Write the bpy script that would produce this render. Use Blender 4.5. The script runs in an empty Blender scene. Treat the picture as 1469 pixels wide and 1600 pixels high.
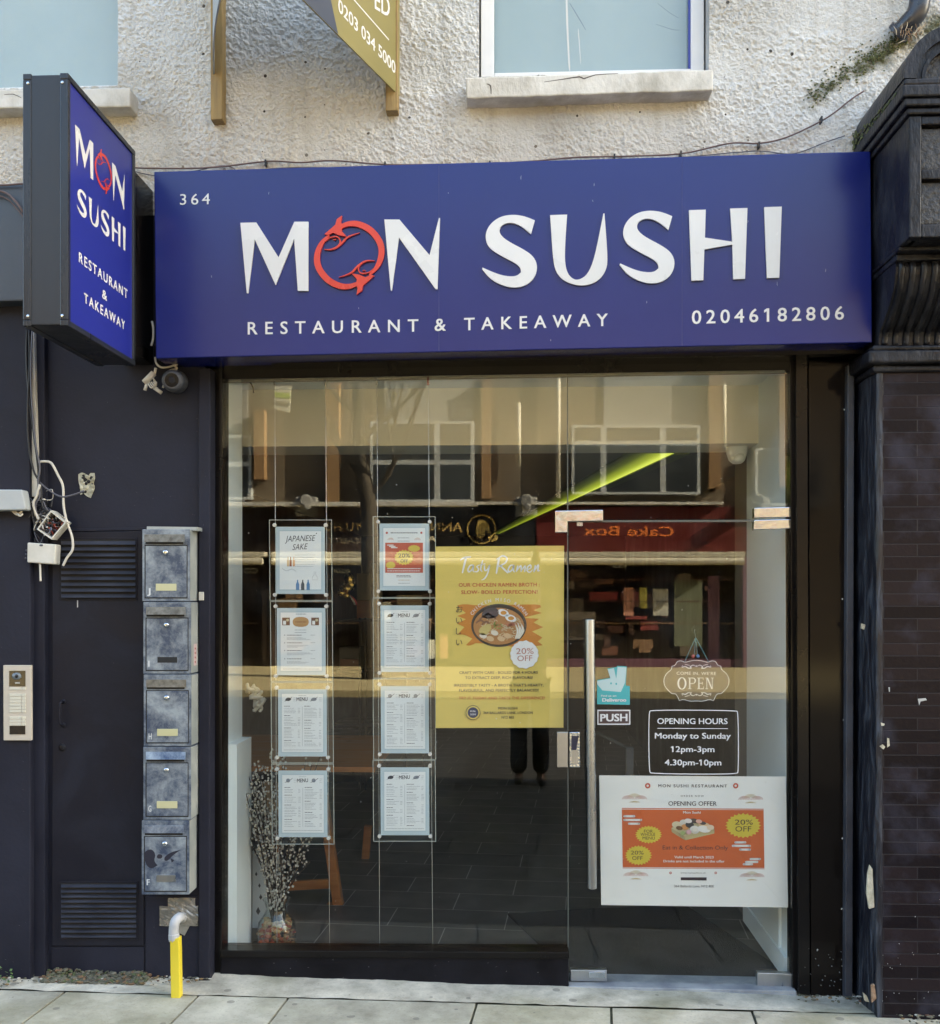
import bpy, math, random, os
import numpy as np
from mathutils import Vector
random.seed(7)
SC = bpy.context.scene
COL = SC.collection
R = math.radians

# ------------------------------------------------------------------ camera, sky, sun, exposure
FPX, CXP, CYP = 1600.0, 734.0, 930.0          # focal length and principal point of the photograph in its own pixels
TH = math.atan(71 / FPX)                      # the camera looks a little to the left of square-on
CAM_D, CAM_H = 4.44, 1.71
COS_T, SIN_T = math.cos(TH), math.sin(TH)
cam_data = bpy.data.cameras.new('camera')
cam = bpy.data.objects.new('camera', cam_data)
COL.objects.link(cam)
cam.location = (0, -CAM_D, CAM_H)
cam.rotation_euler = (R(90), 0, TH)
cam_data.sensor_fit = 'VERTICAL'
cam_data.sensor_height = 24
cam_data.lens = 24 * FPX / 1600
cam_data.shift_y = (CYP - 800) / 1600
cam_data.clip_start = 0.02
cam_data.clip_end = 2000
SC.camera = cam

SUN_AZ, SUN_EL = R(16), R(32)
sdir = Vector((math.cos(SUN_AZ) * math.cos(SUN_EL), math.sin(SUN_AZ) * math.cos(SUN_EL), math.sin(SUN_EL)))
world = bpy.data.worlds.new('World')
SC.world = world
world.use_nodes = True
wn = world.node_tree
sky = wn.nodes.new('ShaderNodeTexSky')
sky.sky_type = 'NISHITA'
sky.sun_disc = False
sky.sun_elevation = SUN_EL
sky.sun_rotation = R(90) - SUN_AZ
sky.air_density = 1.0
sky.dust_density = 3.0
sky.ozone_density = 1.0
bg = wn.nodes['Background']
bg.inputs[1].default_value = 0.075
wn.links.new(sky.outputs[0], bg.inputs[0])
ld = bpy.data.lights.new('sun', 'SUN')
ld.energy = 5.0
ld.angle = R(0.5)
ld.color = (1, 0.9, 0.76)
lo = bpy.data.objects.new('sun', ld)
COL.objects.link(lo)
lo.rotation_euler = (-sdir).to_track_quat('-Z', 'Y').to_euler()
lo.location = (20, 5, 20)
vs = SC.view_settings
vs.view_transform = 'Standard'
vs.look = 'None'
vs.gamma = 1
vs.exposure = 3.75
vs.use_white_balance = True
vs.white_balance_temperature = 7350
vs.white_balance_tint = 4
SC.cycles.use_denoising = True
SC.cycles.max_bounces = 10
SC.cycles.transparent_max_bounces = 24
SC.cycles.caustics_reflective = False
SC.cycles.caustics_refractive = False
SC.cycles.sample_clamp_indirect = 6

# ------------------------------------------------------------------ photograph pixels to points in the place
def W(u, v, y):
    a, b = (u - CXP) / FPX, (v - CYP) / FPX
    dx, dy = a * COS_T - SIN_T, a * SIN_T + COS_T
    t = (y + CAM_D) / dy
    return Vector((dx * t, y, CAM_H - b * t))
def G(u, v, z):                                # on a level plane
    a, b = (u - CXP) / FPX, (v - CYP) / FPX
    t = (CAM_H - z) / b
    return Vector(((a * COS_T - SIN_T) * t, -CAM_D + (a * SIN_T + COS_T) * t, z))
GY = 0.10                                      # plane of the shop glass
def WM(u, v, yr):                              # a point seen mirrored in the glass, put where it really stands
    p = W(u, v, 2 * GY - yr)
    return Vector((p.x, yr, p.z))

# ------------------------------------------------------------------ things
def tag(o, label=None, cat=None, group=None, kind=None):
    for k, x in (('label', label), ('category', cat), ('group', group), ('kind', kind)):
        if x: o[k] = x
    return o
def thing(name, label, cat, loc=(0, 0, 0), group=None):
    o = bpy.data.objects.new(name, None)
    COL.objects.link(o)
    o.empty_display_size = 0.1
    o.location = loc
    return tag(o, label, cat, group)
def root_of(o):
    while o.parent: o = o.parent
    return o

class MB:
    def __init__(s):
        s.v, s.f, s.m, s.mats = [], [], [], []
    def mi(s, mat):
        if mat is None: return 0
        if mat not in s.mats: s.mats.append(mat)
        return s.mats.index(mat)
    def face(s, pts, mat=None):
        n = len(s.v)
        s.v += [tuple(p) for p in pts]
        s.f.append(tuple(range(n, n + len(pts))))
        s.m.append(s.mi(mat))
        return s
    def raw(s, vs_, fs, mat=None):
        n = len(s.v)
        s.v += [tuple(p) for p in vs_]
        k = s.mi(mat)
        for f in fs:
            s.f.append(tuple(i + n for i in f)); s.m.append(k)
        return s
    def prism(s, front, back, mat=None):
        n = len(front)
        fs = [tuple(range(n)), tuple(range(2 * n - 1, n - 1, -1))]
        for i in range(n):
            j = (i + 1) % n
            fs.append((i, i + n, j + n, j))
        return s.raw(list(front) + list(back), fs, mat)
    def slab(s, px, yf, yb, mat=None):         # outline on the plane y=yf, carried straight back to y=yb
        fr = [W(u, v, yf) for u, v in px]
        return s.prism(fr, [Vector((p.x, yb, p.z)) for p in fr], mat)
    def rect(s, u0, v0, u1, v1, yf, yb, mat=None, sk=0.0):
        return s.slab([(u0, v0), (u1, v0 + sk), (u1, v1 + sk), (u0, v1)], yf, yb, mat)
    def box(s, x0, x1, y0, y1, z0, z1, mat=None):
        f = [Vector((x0, y0, z1)), Vector((x1, y0, z1)), Vector((x1, y0, z0)), Vector((x0, y0, z0))]
        return s.prism(f, [Vector((p.x, y1, p.z)) for p in f], mat)
    def tube(s, pts, r, n=8, mat=None, cap=True):
        pts = [Vector(p) for p in pts]
        rr = r if isinstance(r, (list, tuple)) else [r] * len(pts)
        base = len(s.v); k = s.mi(mat)
        nrm = None
        for i, p in enumerate(pts):
            d = (pts[min(i + 1, len(pts) - 1)] - pts[max(i - 1, 0)])
            d = d.normalized() if d.length > 1e-9 else Vector((0, 0, 1))
            if nrm is None:
                nrm = d.orthogonal().normalized()
            nrm = (nrm - d * nrm.dot(d))
            nrm = nrm.normalized() if nrm.length > 1e-6 else d.orthogonal().normalized()
            b = d.cross(nrm)
            for q in range(n):
                a = 2 * math.pi * q / n
                s.v.append(tuple(p + (nrm * math.cos(a) + b * math.sin(a)) * rr[i]))
        for i in range(len(pts) - 1):
            for q in range(n):
                a, c = base + i * n + q, base + i * n + (q + 1) % n
                s.f.append((a, c, c + n, a + n)); s.m.append(k)
        if cap:
            s.f.append(tuple(base + q for q in reversed(range(n)))); s.m.append(k)
            e = base + (len(pts) - 1) * n
            s.f.append(tuple(e + q for q in range(n))); s.m.append(k)
        return s
    def lathe(s, c, prof, n=24, mat=None, axis='z'):   # prof: (radius, height along axis)
        base = len(s.v); k = s.mi(mat)
        for r_, h in prof:
            for q in range(n):
                a = 2 * math.pi * q / n
                x, y_ = r_ * math.cos(a), r_ * math.sin(a)
                o = (x, y_, h) if axis == 'z' else ((x, h, y_) if axis == 'y' else (h, x, y_))
                s.v.append((c[0] + o[0], c[1] + o[1], c[2] + o[2]))
        for i in range(len(prof) - 1):
            for q in range(n):
                a, b = base + i * n + q, base + i * n + (q + 1) % n
                s.f.append((a, b, b + n, a + n)); s.m.append(k)
        return s
    def ball(s, c, r, n=8, mat=None, sc=(1, 1, 1)):
        prof = [(math.sin(math.pi * i / n) * r + 1e-6, -math.cos(math.pi * i / n) * r) for i in range(n + 1)]
        b = len(s.v)
        s.lathe((0, 0, 0), prof, max(8, n), mat)
        for i in range(b, len(s.v)):
            q = s.v[i]; s.v[i] = (c[0] + q[0] * sc[0], c[1] + q[1] * sc[1], c[2] + q[2] * sc[2])
        return s
    def build(s, name, mat=None, parent=None, smooth=False, bevel=0, seg=2):
        me = bpy.data.meshes.new(name)
        L = Vector((0, 0, 0)) if parent is None else root_of(parent).location
        me.from_pydata([(p[0] - L.x, p[1] - L.y, p[2] - L.z) for p in s.v], [], s.f)
        for m in (s.mats or [mat]): me.materials.append(m)
        if s.mats: me.polygons.foreach_set('material_index', s.m)
        if smooth: me.polygons.foreach_set('use_smooth', [True] * len(s.f))
        me.validate(); me.update()
        import bmesh
        bm = bmesh.new(); bm.from_mesh(me)
        if s.weld: bmesh.ops.remove_doubles(bm, verts=bm.verts, dist=1e-5)
        if s.norm: bmesh.ops.recalc_face_normals(bm, faces=bm.faces)
        bm.to_mesh(me); bm.free()
        o = bpy.data.objects.new(name, me)
        COL.objects.link(o)
        if parent: o.parent = parent
        if bevel:
            b = o.modifiers.new('bevel', 'BEVEL'); b.width = bevel; b.segments = seg; b.limit_method = 'ANGLE'; b.angle_limit = R(40)
            b.harden_normals = False
        return o
    weld = False
    norm = True

def catmull(pts, n=6, closed=False):
    P = [Vector(p) for p in pts]; out = []
    m = len(P)
    for i in range(m if closed else m - 1):
        p0 = P[(i - 1) % m] if closed or i > 0 else P[i]
        p1, p2 = P[i], P[(i + 1) % m]
        p3 = P[(i + 2) % m] if closed or i + 2 < m else p2
        for k in range(n):
            t = k / n
            out.append(0.5 * ((2 * p1) + (p2 - p0) * t + (2 * p0 - 5 * p1 + 4 * p2 - p3) * t * t + (3 * p1 - p0 - 3 * p2 + p3) * t ** 3))
    if not closed: out.append(P[-1])
    return out
def chaikin(pts, it=2, corner=50):             # rounds an outline but keeps its sharp corners
    P = [Vector((p[0], p[1])) for p in pts]
    for _ in range(it):
        out = []; m = len(P)
        for i in range(m):
            a, b, c = P[i - 1], P[i], P[(i + 1) % m]
            d1, d2 = b - a, c - b
            ang = 0
            if d1.length > 1e-6 and d2.length > 1e-6: ang = math.degrees(d1.angle(d2))
            if ang > corner: out.append(b)
            else: out += [b.lerp(a, .25), b.lerp(c, .25)]
        P = out
    return [(p.x, p.y) for p in P]

# ------------------------------------------------------------------ materials
MATS = {}
def nodes_of(name):
    m = bpy.data.materials.new(name); m.use_nodes = True
    return m, m.node_tree.nodes, m.node_tree.links, m.node_tree.nodes['Principled BSDF']
def flat(rgb, rough=0.6, name=None, emit=0):    # printed ink, vinyl, plain plastic: a trace of unevenness only
    key = (tuple(rgb), rough, emit)
    if key in MATS: return MATS[key]
    m, N, L, P = nodes_of(name or 'paint')
    P.inputs['Roughness'].default_value = rough
    P.inputs['Base Color'].default_value = (*rgb, 1)
    if emit:
        P.inputs['Emission Color'].default_value = (*rgb, 1)
        P.inputs['Emission Strength'].default_value = emit
    else:
        tc = N.new('ShaderNodeTexCoord'); nz = N.new('ShaderNodeTexNoise'); nz.inputs['Scale'].default_value = 9
        nz.inputs['Detail'].default_value = 4
        L.new(tc.outputs['Object'], nz.inputs['Vector'])
        mx = N.new('ShaderNodeMix'); mx.data_type = 'RGBA'; mx.inputs['Factor'].default_value = 0.5
        mx.inputs['A'].default_value = (*[c * .9 for c in rgb], 1); mx.inputs['B'].default_value = (*[min(1, c * 1.06) for c in rgb], 1)
        L.new(nz.outputs['Fac'], mx.inputs['Factor']); L.new(mx.outputs['Result'], P.inputs['Base Color'])
    MATS[key] = m
    return m
def ramp(N, stops):
    r = N.new('ShaderNodeValToRGB'); e = r.color_ramp.elements
    while len(e) > 1: e.remove(e[-1])
    e[0].position = stops[0][0]; e[0].color = stops[0][1] if len(stops[0][1]) == 4 else (*stops[0][1], 1)
    for p, c in stops[1:]:
        x = e.new(p); x.color = c if len(c) == 4 else (*c, 1)
    return r
def g3(x): return (x, x, x)
def worn(name, c1, c2, scale=6, rough=0.5, bump=0.15, bscale=90, metal=0, specks=0, speck_col=(.6, .6, .58), stretch=(1, 1, 1), lo_=.35, hi=.65, coat=0, rvar=.15, dist=0.0):
    m, N, L, P = nodes_of(name)
    tc = N.new('ShaderNodeTexCoord'); mp = N.new('ShaderNodeMapping'); mp.inputs['Scale'].default_value = stretch
    L.new(tc.outputs['Object'], mp.inputs['Vector']); oi = N.new('ShaderNodeObjectInfo'); of = N.new('ShaderNodeVectorMath'); of.operation = 'SCALE'; of.inputs[0].default_value = (9, 7, 11); L.new(oi.outputs['Random'], of.inputs['Scale']); L.new(of.outputs[0], mp.inputs['Location'])
    n1 = N.new('ShaderNodeTexNoise'); n1.inputs['Scale'].default_value = scale; n1.inputs['Detail'].default_value = 8; n1.inputs['Roughness'].default_value = .62; n1.inputs['Distortion'].default_value = dist
    L.new(mp.outputs['Vector'], n1.inputs['Vector'])
    r1 = ramp(N, [(lo_, c1), (hi, c2)]); L.new(n1.outputs['Fac'], r1.inputs['Fac'])
    out = r1.outputs['Color']
    if specks:
        vo = N.new('ShaderNodeTexVoronoi'); vo.inputs['Scale'].default_value = 38; vo.inputs['Randomness'].default_value = 1
        L.new(tc.outputs['Object'], vo.inputs['Vector'])
        n3 = N.new('ShaderNodeTexNoise'); n3.inputs['Scale'].default_value = 5; L.new(tc.outputs['Object'], n3.inputs['Vector'])
        mlt = N.new('ShaderNodeMath'); mlt.operation = 'MULTIPLY'; L.new(n3.outputs['Fac'], mlt.inputs[0]); mlt.inputs[1].default_value = specks
        ls = N.new('ShaderNodeMath'); ls.operation = 'LESS_THAN'; L.new(vo.outputs['Distance'], ls.inputs[0]); L.new(mlt.outputs[0], ls.inputs[1])
        mx = N.new('ShaderNodeMix'); mx.data_type = 'RGBA'; L.new(ls.outputs[0], mx.inputs['Factor']); L.new(out, mx.inputs['A']); mx.inputs['B'].default_value = (*speck_col, 1)
        out = mx.outputs['Result']
    L.new(out, P.inputs['Base Color'])
    P.inputs['Metallic'].default_value = metal
    if coat: P.inputs['Coat Weight'].default_value = coat; P.inputs['Coat Roughness'].default_value = .08
    mr = N.new('ShaderNodeMapRange'); L.new(n1.outputs['Fac'], mr.inputs['Value']); mr.inputs['From Min'].default_value = .3; mr.inputs['From Max'].default_value = .7
    mr.inputs['To Min'].default_value = max(.02, rough - rvar); mr.inputs['To Max'].default_value = min(1, rough + rvar)
    L.new(mr.outputs['Result'], P.inputs['Roughness'])
    if bump:
        n2 = N.new('ShaderNodeTexNoise'); n2.inputs['Scale'].default_value = bscale; n2.inputs['Detail'].default_value = 5
        L.new(mp.outputs['Vector'], n2.inputs['Vector'])
        b = N.new('ShaderNodeBump'); b.inputs['Strength'].default_value = bump; b.inputs['Distance'].default_value = .01
        L.new(n2.outputs['Fac'], b.inputs['Height']); L.new(b.outputs['Normal'], P.inputs['Normal'])
    return m
def glass_mat(name, tint=(.93, .96, .94), boost=0.0, dirt=0.0):
    m, N, L, P = nodes_of(name)
    N.remove(P)
    out = N['Material Output']
    geo = N.new('ShaderNodeNewGeometry')
    ior = N.new('ShaderNodeMapRange'); L.new(geo.outputs['Backfacing'], ior.inputs['Value'])
    ior.inputs['To Min'].default_value = 1.52; ior.inputs['To Max'].default_value = 1 / 1.52
    fr = N.new('ShaderNodeFresnel'); L.new(ior.outputs['Result'], fr.inputs['IOR'])
    ad = N.new('ShaderNodeMath'); ad.operation = 'ADD'; ad.use_clamp = True; ad.inputs[1].default_value = boost; L.new(fr.outputs['Fac'], ad.inputs[0])
    tr = N.new('ShaderNodeBsdfTransparent'); tr.inputs['Color'].default_value = (*tint, 1)
    gl = N.new('ShaderNodeBsdfGlossy'); gl.inputs['Roughness'].default_value = 0.0
    mx = N.new('ShaderNodeMixShader'); L.new(ad.outputs[0], mx.inputs['Fac']); L.new(tr.outputs[0], mx.inputs[1]); L.new(gl.outputs[0], mx.inputs[2])
    res = mx.outputs[0]
    if dirt:
        tc = N.new('ShaderNodeTexCoord')
        vo = N.new('ShaderNodeTexVoronoi'); vo.inputs['Scale'].default_value = 14; L.new(tc.outputs['Object'], vo.inputs['Vector'])
        n3 = N.new('ShaderNodeTexNoise'); n3.inputs['Scale'].default_value = 3; L.new(tc.outputs['Object'], n3.inputs['Vector'])
        ml = N.new('ShaderNodeMath'); ml.operation = 'MULTIPLY'; ml.inputs[1].default_value = dirt; L.new(n3.outputs['Fac'], ml.inputs[0])
        ls = N.new('ShaderNodeMath'); ls.operation = 'LESS_THAN'; L.new(vo.outputs['Distance'], ls.inputs[0]); L.new(ml.outputs[0], ls.inputs[1])
        nd = N.new('ShaderNodeTexNoise'); nd.inputs['Scale'].default_value = 2.2; nd.inputs['Detail'].default_value = 6; L.new(tc.outputs['Object'], nd.inputs['Vector'])
        md = N.new('ShaderNodeMapRange'); L.new(nd.outputs['Fac'], md.inputs['Value']); md.inputs['From Min'].default_value = .5; md.inputs['From Max'].default_value = .8; md.inputs['To Max'].default_value = .02
        sm = N.new('ShaderNodeMath'); sm.operation = 'MAXIMUM'; L.new(ls.outputs[0], sm.inputs[0]); L.new(md.outputs['Result'], sm.inputs[1])
        df = N.new('ShaderNodeBsdfDiffuse'); df.inputs['Color'].default_value = (.6, .6, .56, 1)
        m2 = N.new('ShaderNodeMixShader'); L.new(sm.outputs[0], m2.inputs['Fac']); L.new(res, m2.inputs[1]); L.new(df.outputs[0], m2.inputs[2])
        res = m2.outputs[0]
    L.new(res, out.inputs['Surface'])
    return m

# ------------------------------------------------------------------ lettering and flat printed art, laid on a plane of its own
FD = None
try: FD = bpy.utils.system_resource('DATAFILES', path='fonts')
except Exception: FD = None
FONTS = {}
def font(fn):
    if fn not in FONTS:
        try: FONTS[fn] = bpy.data.fonts.load(os.path.join(FD, fn))
        except Exception: FONTS[fn] = None
    return FONTS[fn]
SANS, CJK = None, 'Noto Sans CJK Regular.woff2'     # None: Blender's built-in face
def glyphs(body, fn=SANS, bold=0.0, space=1.0, shear=0.0, res=3):
    V_, F_ = glyphs0(body, fn, bold, space, shear, res)
    if fn is None and '1' in body:             # the built-in face draws 1 as a bare bar: give it its flag
        H_ = caph(None); one = glyphs0('1', None)[0]; bw = max(p[0] for p in one) - min(p[0] for p in one)
        for i, ch in enumerate(body):
            if ch != '1': continue
            xr = max(p[0] for p in glyphs0(body[:i + 1], fn, bold, space, shear, res)[0]) - bw; n = len(V_)
            V_ += [(xr, H_), (xr - .13, H_ - .09), (xr - .13, H_ - .20), (xr, H_ - .12)]; F_.append((n, n + 1, n + 2, n + 3))
    return V_, F_
def glyphs0(body, fn=SANS, bold=0.0, space=1.0, shear=0.0, res=3):
    c = bpy.data.curves.new('t', 'FONT'); c.body = body; c.size = 1
    f = font(fn) if fn else None
    if f: c.font = f
    c.space_character = space; c.shear = shear; c.resolution_u = res; c.fill_mode = 'FRONT'
    o = bpy.data.objects.new('t', c); COL.objects.link(o)
    me = bpy.data.meshes.new_from_object(o)
    V_ = [(v.co.x, v.co.y) for v in me.vertices]; F_ = [tuple(p.vertices) for p in me.polygons]
    bpy.data.objects.remove(o); bpy.data.curves.remove(c); bpy.data.meshes.remove(me)
    return V_, F_
CAPH = {}
def caph(fn):
    if fn not in CAPH:
        V_, _ = glyphs0('H', fn); CAPH[fn] = max(p[1] for p in V_)
    return CAPH[fn]

class Art:
    """flat coloured shapes given by an outline, each layer half a millimetre proud of the one below"""
    def __init__(s, y, to=None, step=-0.0005):
        s.mb = MB(); s.mb.norm = False; s.y = y; s.k = 0; s.step = step
        s.to = to or (lambda u, v, d: W(u, v, s.y + d))
    def layer(s): s.k += 1; return s
    def poly(s, pts, mat):
        s.mb.face([s.to(p[0], p[1], s.k * s.step) for p in pts][::-1], mat); return s
    def rect(s, u0, v0, u1, v1, mat, sk=0.0): return s.poly([(u0, v0), (u1, v0 + sk), (u1, v1 + sk), (u0, v1)], mat)
    def ell(s, cu, cv, ru, rv, mat, n=28, rot=0, a0=0, a1=360):
        pts = []
        full = (a1 - a0) >= 360
        for i in range(n if full else n + 1):
            a = R(a0 + (a1 - a0) * i / n); x, y_ = ru * math.cos(a), rv * math.sin(a)
            pts.append((cu + x * math.cos(rot) - y_ * math.sin(rot), cv + x * math.sin(rot) + y_ * math.cos(rot)))
        return s.poly(pts, mat)
    def star(s, cu, cv, r0, r1, n, mat, sv=1.0):
        return s.poly([(cu + (r1 if i % 2 else r0) * math.cos(math.pi * i / n), cv + sv * (r1 if i % 2 else r0) * math.sin(math.pi * i / n)) for i in range(2 * n)], mat)
    def stroke(s, pts, w, mat, smooth=4, closed=False):
        P3 = [Vector((p[0], p[1], (p[2] if len(p) > 2 else w))) for p in pts]
        if smooth: P3 = catmull(P3, smooth, closed)
        if closed: P3.append(P3[0])
        Lf, Rt = [], []
        for i, p in enumerate(P3):
            a, b = P3[max(i - 1, 0)], P3[min(i + 1, len(P3) - 1)]
            if closed and (i == 0 or i == len(P3) - 1): a, b = P3[-2], P3[1]
            d = Vector((b.x - a.x, b.y - a.y)); d = d.normalized() if d.length > 1e-6 else Vector((1, 0))
            h = max(p.z, 1e-5) / 2
            Lf.append((p.x - d.y * h, p.y + d.x * h)); Rt.append((p.x + d.y * h, p.y - d.x * h))
        vs_ = [s.to(q[0], q[1], s.k * s.step) for q in Lf + Rt]; n = len(Lf)
        s.mb.raw(vs_, [(i, i + 1, i + 1 + n, i + n) for i in range(n - 1)], mat)
        return s
    def text(s, body, p0, p1, h, mat, fn=SANS, bold=0.01, space=1.0, shear=0.0, mirror=False):
        V_, F_ = glyphs(body, fn, bold, space, shear)
        if not V_: return s
        x0, x1 = min(p[0] for p in V_), max(p[0] for p in V_)
        sx = 1 / (x1 - x0); k = h / caph(fn)
        du, dv = p1[0] - p0[0], p1[1] - p0[1]
        s.inked(lambda x, y_, d: s.to(p0[0] + du * ((1 - (x - x0) * sx) if mirror else (x - x0) * sx), p0[1] + dv * (x - x0) * sx - y_ * k, d), V_, F_, mat, bold)
        return s
    def inked(s, to, V_, F_, mat, bold):       # weight is built up from copies a hair apart, each a little prouder than the last
        sh = [(0, 0)] if bold <= 0 else [(-bold, -bold * .6), (bold, -bold * .6), (-bold, bold * .6), (bold, bold * .6)]
        for i, (ox, oy) in enumerate(sh):
            e = (1 if s.step > 0 else -1) * .00005 * i
            s.mb.raw([to(x + ox, y_ + oy, s.k * s.step + e) for x, y_ in V_], [f[::-1] for f in F_], mat)
    def build(s, name, parent=None): return s.mb.build(name, None, parent)
# ------------------------------------------------------------------ palette
def stucco_mat():
    m, N, L, P = nodes_of('pebble_dash')
    P.inputs['Roughness'].default_value = .9
    geo = N.new('ShaderNodeTexCoord')
    n1 = N.new('ShaderNodeTexNoise'); n1.inputs['Scale'].default_value = 1.7; n1.inputs['Detail'].default_value = 7; L.new(geo.outputs['Object'], n1.inputs['Vector'])
    r1 = ramp(N, [(.3, (.41, .40, .375)), (.5, (.57, .57, .555)), (.72, (.61, .61, .595))]); L.new(n1.outputs['Fac'], r1.inputs['Fac'])
    # grey green growth low on the right, by the bracket
    sp = N.new('ShaderNodeSeparateXYZ'); L.new(geo.outputs['Object'], sp.inputs[0])
    def lin(ax, az, c):                        # ax*x + az*z + c
        a = N.new('ShaderNodeMath'); a.operation = 'MULTIPLY_ADD'; L.new(sp.outputs['X'], a.inputs[0]); a.inputs[1].default_value = ax; a.inputs[2].default_value = c
        b = N.new('ShaderNodeMath'); b.operation = 'MULTIPLY_ADD'; L.new(sp.outputs['Z'], b.inputs[0]); b.inputs[1].default_value = az; L.new(a.outputs[0], b.inputs[2])
        return b.outputs[0]
    nm = N.new('ShaderNodeTexNoise'); nm.inputs['Scale'].default_value = 6; nm.inputs['Detail'].default_value = 9; nm.inputs['Roughness'].default_value = .7; L.new(geo.outputs['Object'], nm.inputs['Vector'])
    def band(dist, w, amp):
        ab = N.new('ShaderNodeMath'); ab.operation = 'ABSOLUTE'; L.new(dist, ab.inputs[0])
        mr = N.new('ShaderNodeMapRange'); L.new(ab.outputs[0], mr.inputs['Value']); mr.inputs['From Min'].default_value = 0; mr.inputs['From Max'].default_value = w
        mr.inputs['To Min'].default_value = amp; mr.inputs['To Max'].default_value = -.25
        ad = N.new('ShaderNodeMath'); ad.operation = 'ADD'; L.new(mr.outputs['Result'], ad.inputs[0]); L.new(nm.outputs['Fac'], ad.inputs[1])
        gt = N.new('ShaderNodeMapRange'); L.new(ad.outputs[0], gt.inputs['Value']); gt.inputs['From Min'].default_value = .62; gt.inputs['From Max'].default_value = .8
        return gt.outputs['Result']
    a_, b_ = W(1262, 158, 0), W(1425, 60, 0)   # the line the growth follows
    d_ = (b_ - a_).normalized()
    growth = band(lin(-d_.z, d_.x, d_.z * a_.x - d_.x * a_.z), .15, .30)
    side = N.new('ShaderNodeMapRange'); L.new(sp.outputs['X'], side.inputs['Value']); side.inputs['From Min'].default_value = a_.x - .06; side.inputs['From Max'].default_value = a_.x + .1
    gm = N.new('ShaderNodeMath'); gm.operation = 'MULTIPLY'; L.new(growth, gm.inputs[0]); L.new(side.outputs['Result'], gm.inputs[1])
    c1 = N.new('ShaderNodeMix'); c1.data_type = 'RGBA'; L.new(gm.outputs[0], c1.inputs['Factor']); L.new(r1.outputs['Color'], c1.inputs['A']); c1.inputs['B'].default_value = (.10, .105, .06, 1)
    # small black holes and chips
    vo = N.new('ShaderNodeTexVoronoi'); vo.voronoi_dimensions = '2D'; vo.inputs['Scale'].default_value = 11; cb_ = N.new('ShaderNodeCombineXYZ'); L.new(sp.outputs['X'], cb_.inputs[0]); L.new(sp.outputs['Z'], cb_.inputs[1]); L.new(cb_.outputs[0], vo.inputs['Vector'])
    vr = N.new('ShaderNodeSeparateColor'); L.new(vo.outputs['Color'], vr.inputs[0])
    sz = N.new('ShaderNodeMapRange'); L.new(vr.outputs['Red'], sz.inputs['Value']); sz.inputs['From Min'].default_value = .78; sz.inputs['From Max'].default_value = 1; sz.inputs['To Max'].default_value = .085
    ls = N.new('ShaderNodeMath'); ls.operation = 'LESS_THAN'; L.new(vo.outputs['Distance'], ls.inputs[0]); L.new(sz.outputs['Result'], ls.inputs[1])
    c2 = N.new('ShaderNodeMix'); c2.data_type = 'RGBA'; L.new(ls.outputs[0], c2.inputs['Factor']); L.new(c1.outputs['Result'], c2.inputs['A']); c2.inputs['B'].default_value = (.05, .045, .04, 1)
    # rain streaks and soot
    mpz = N.new('ShaderNodeMapping'); mpz.inputs['Scale'].default_value = (14, 14, 1.1); L.new(geo.outputs['Object'], mpz.inputs['Vector'])
    nst = N.new('ShaderNodeTexNoise'); nst.inputs['Scale'].default_value = 1; nst.inputs['Detail'].default_value = 6; L.new(mpz.outputs['Vector'], nst.inputs['Vector'])
    rst = ramp(N, [(.5, g3(0)), (.8, g3(.5))]); L.new(nst.outputs['Fac'], rst.inputs['Fac'])
    c2b = N.new('ShaderNodeMix'); c2b.data_type = 'RGBA'; L.new(rst.outputs['Color'], c2b.inputs['Factor']); L.new(c2.outputs['Result'], c2b.inputs['A']); c2b.inputs['B'].default_value = (.30, .28, .235, 1); c2 = c2b
    # ochre stain along the foot of the wall, above the sign
    zr = N.new('ShaderNodeMapRange'); L.new(sp.outputs['Z'], zr.inputs['Value']); z0 = W(700, 270, 0).z; zr.inputs['From Min'].default_value = z0 + .22; zr.inputs['From Max'].default_value = z0
    zm = N.new('ShaderNodeMath'); zm.operation = 'MULTIPLY'; L.new(zr.outputs['Result'], zm.inputs[0]); L.new(nm.outputs['Fac'], zm.inputs[1])
    zm2 = N.new('ShaderNodeMath'); zm2.operation = 'MULTIPLY'; L.new(zm.outputs[0], zm2.inputs[0]); zm2.inputs[1].default_value = .8
    c3 = N.new('ShaderNodeMix'); c3.data_type = 'RGBA'; L.new(zm2.outputs[0], c3.inputs['Factor']); L.new(c2.outputs['Result'], c3.inputs['A']); c3.inputs['B'].default_value = (.50, .42, .31, 1)
    L.new(c3.outputs['Result'], P.inputs['Base Color'])
    nb = N.new('ShaderNodeTexNoise'); nb.inputs['Scale'].default_value = 140; nb.inputs['Detail'].default_value = 4; L.new(geo.outputs['Object'], nb.inputs['Vector'])
    bp = N.new('ShaderNodeBump'); bp.inputs['Strength'].default_value = .5; bp.inputs['Distance'].default_value = .004; L.new(nb.outputs['Fac'], bp.inputs['Height']); L.new(bp.outputs['Normal'], P.inputs['Normal'])
    return m
M = {}
M['stucco'] = stucco_mat()
M['navy'] = worn('navy_paint', (.0135, .0145, .024), (.022, .0235, .037), 2.2, .55, .12, 60, specks=.05, speck_col=(.25, .26, .28), dist=.6)
M['navy_door'] = worn('navy_door_paint', (.0125, .013, .0205), (.024, .026, .038), 3.0, .5, .08, 60, specks=.022, lo_=.45, hi=.85, dist=1.0)
M['navy_peel'] = worn('navy_peeling_paint', (.008, .009, .016), (.12, .14, .18), 20, .42, .9, 30, stretch=(1.6, 1.6, .22), specks=.05, lo_=.47, hi=.86, dist=.8)
M['black_gloss'] = worn('black_gloss', (.006, .005, .005), (.009, .008, .008), 3, .16, 0, rvar=.04)
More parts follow.
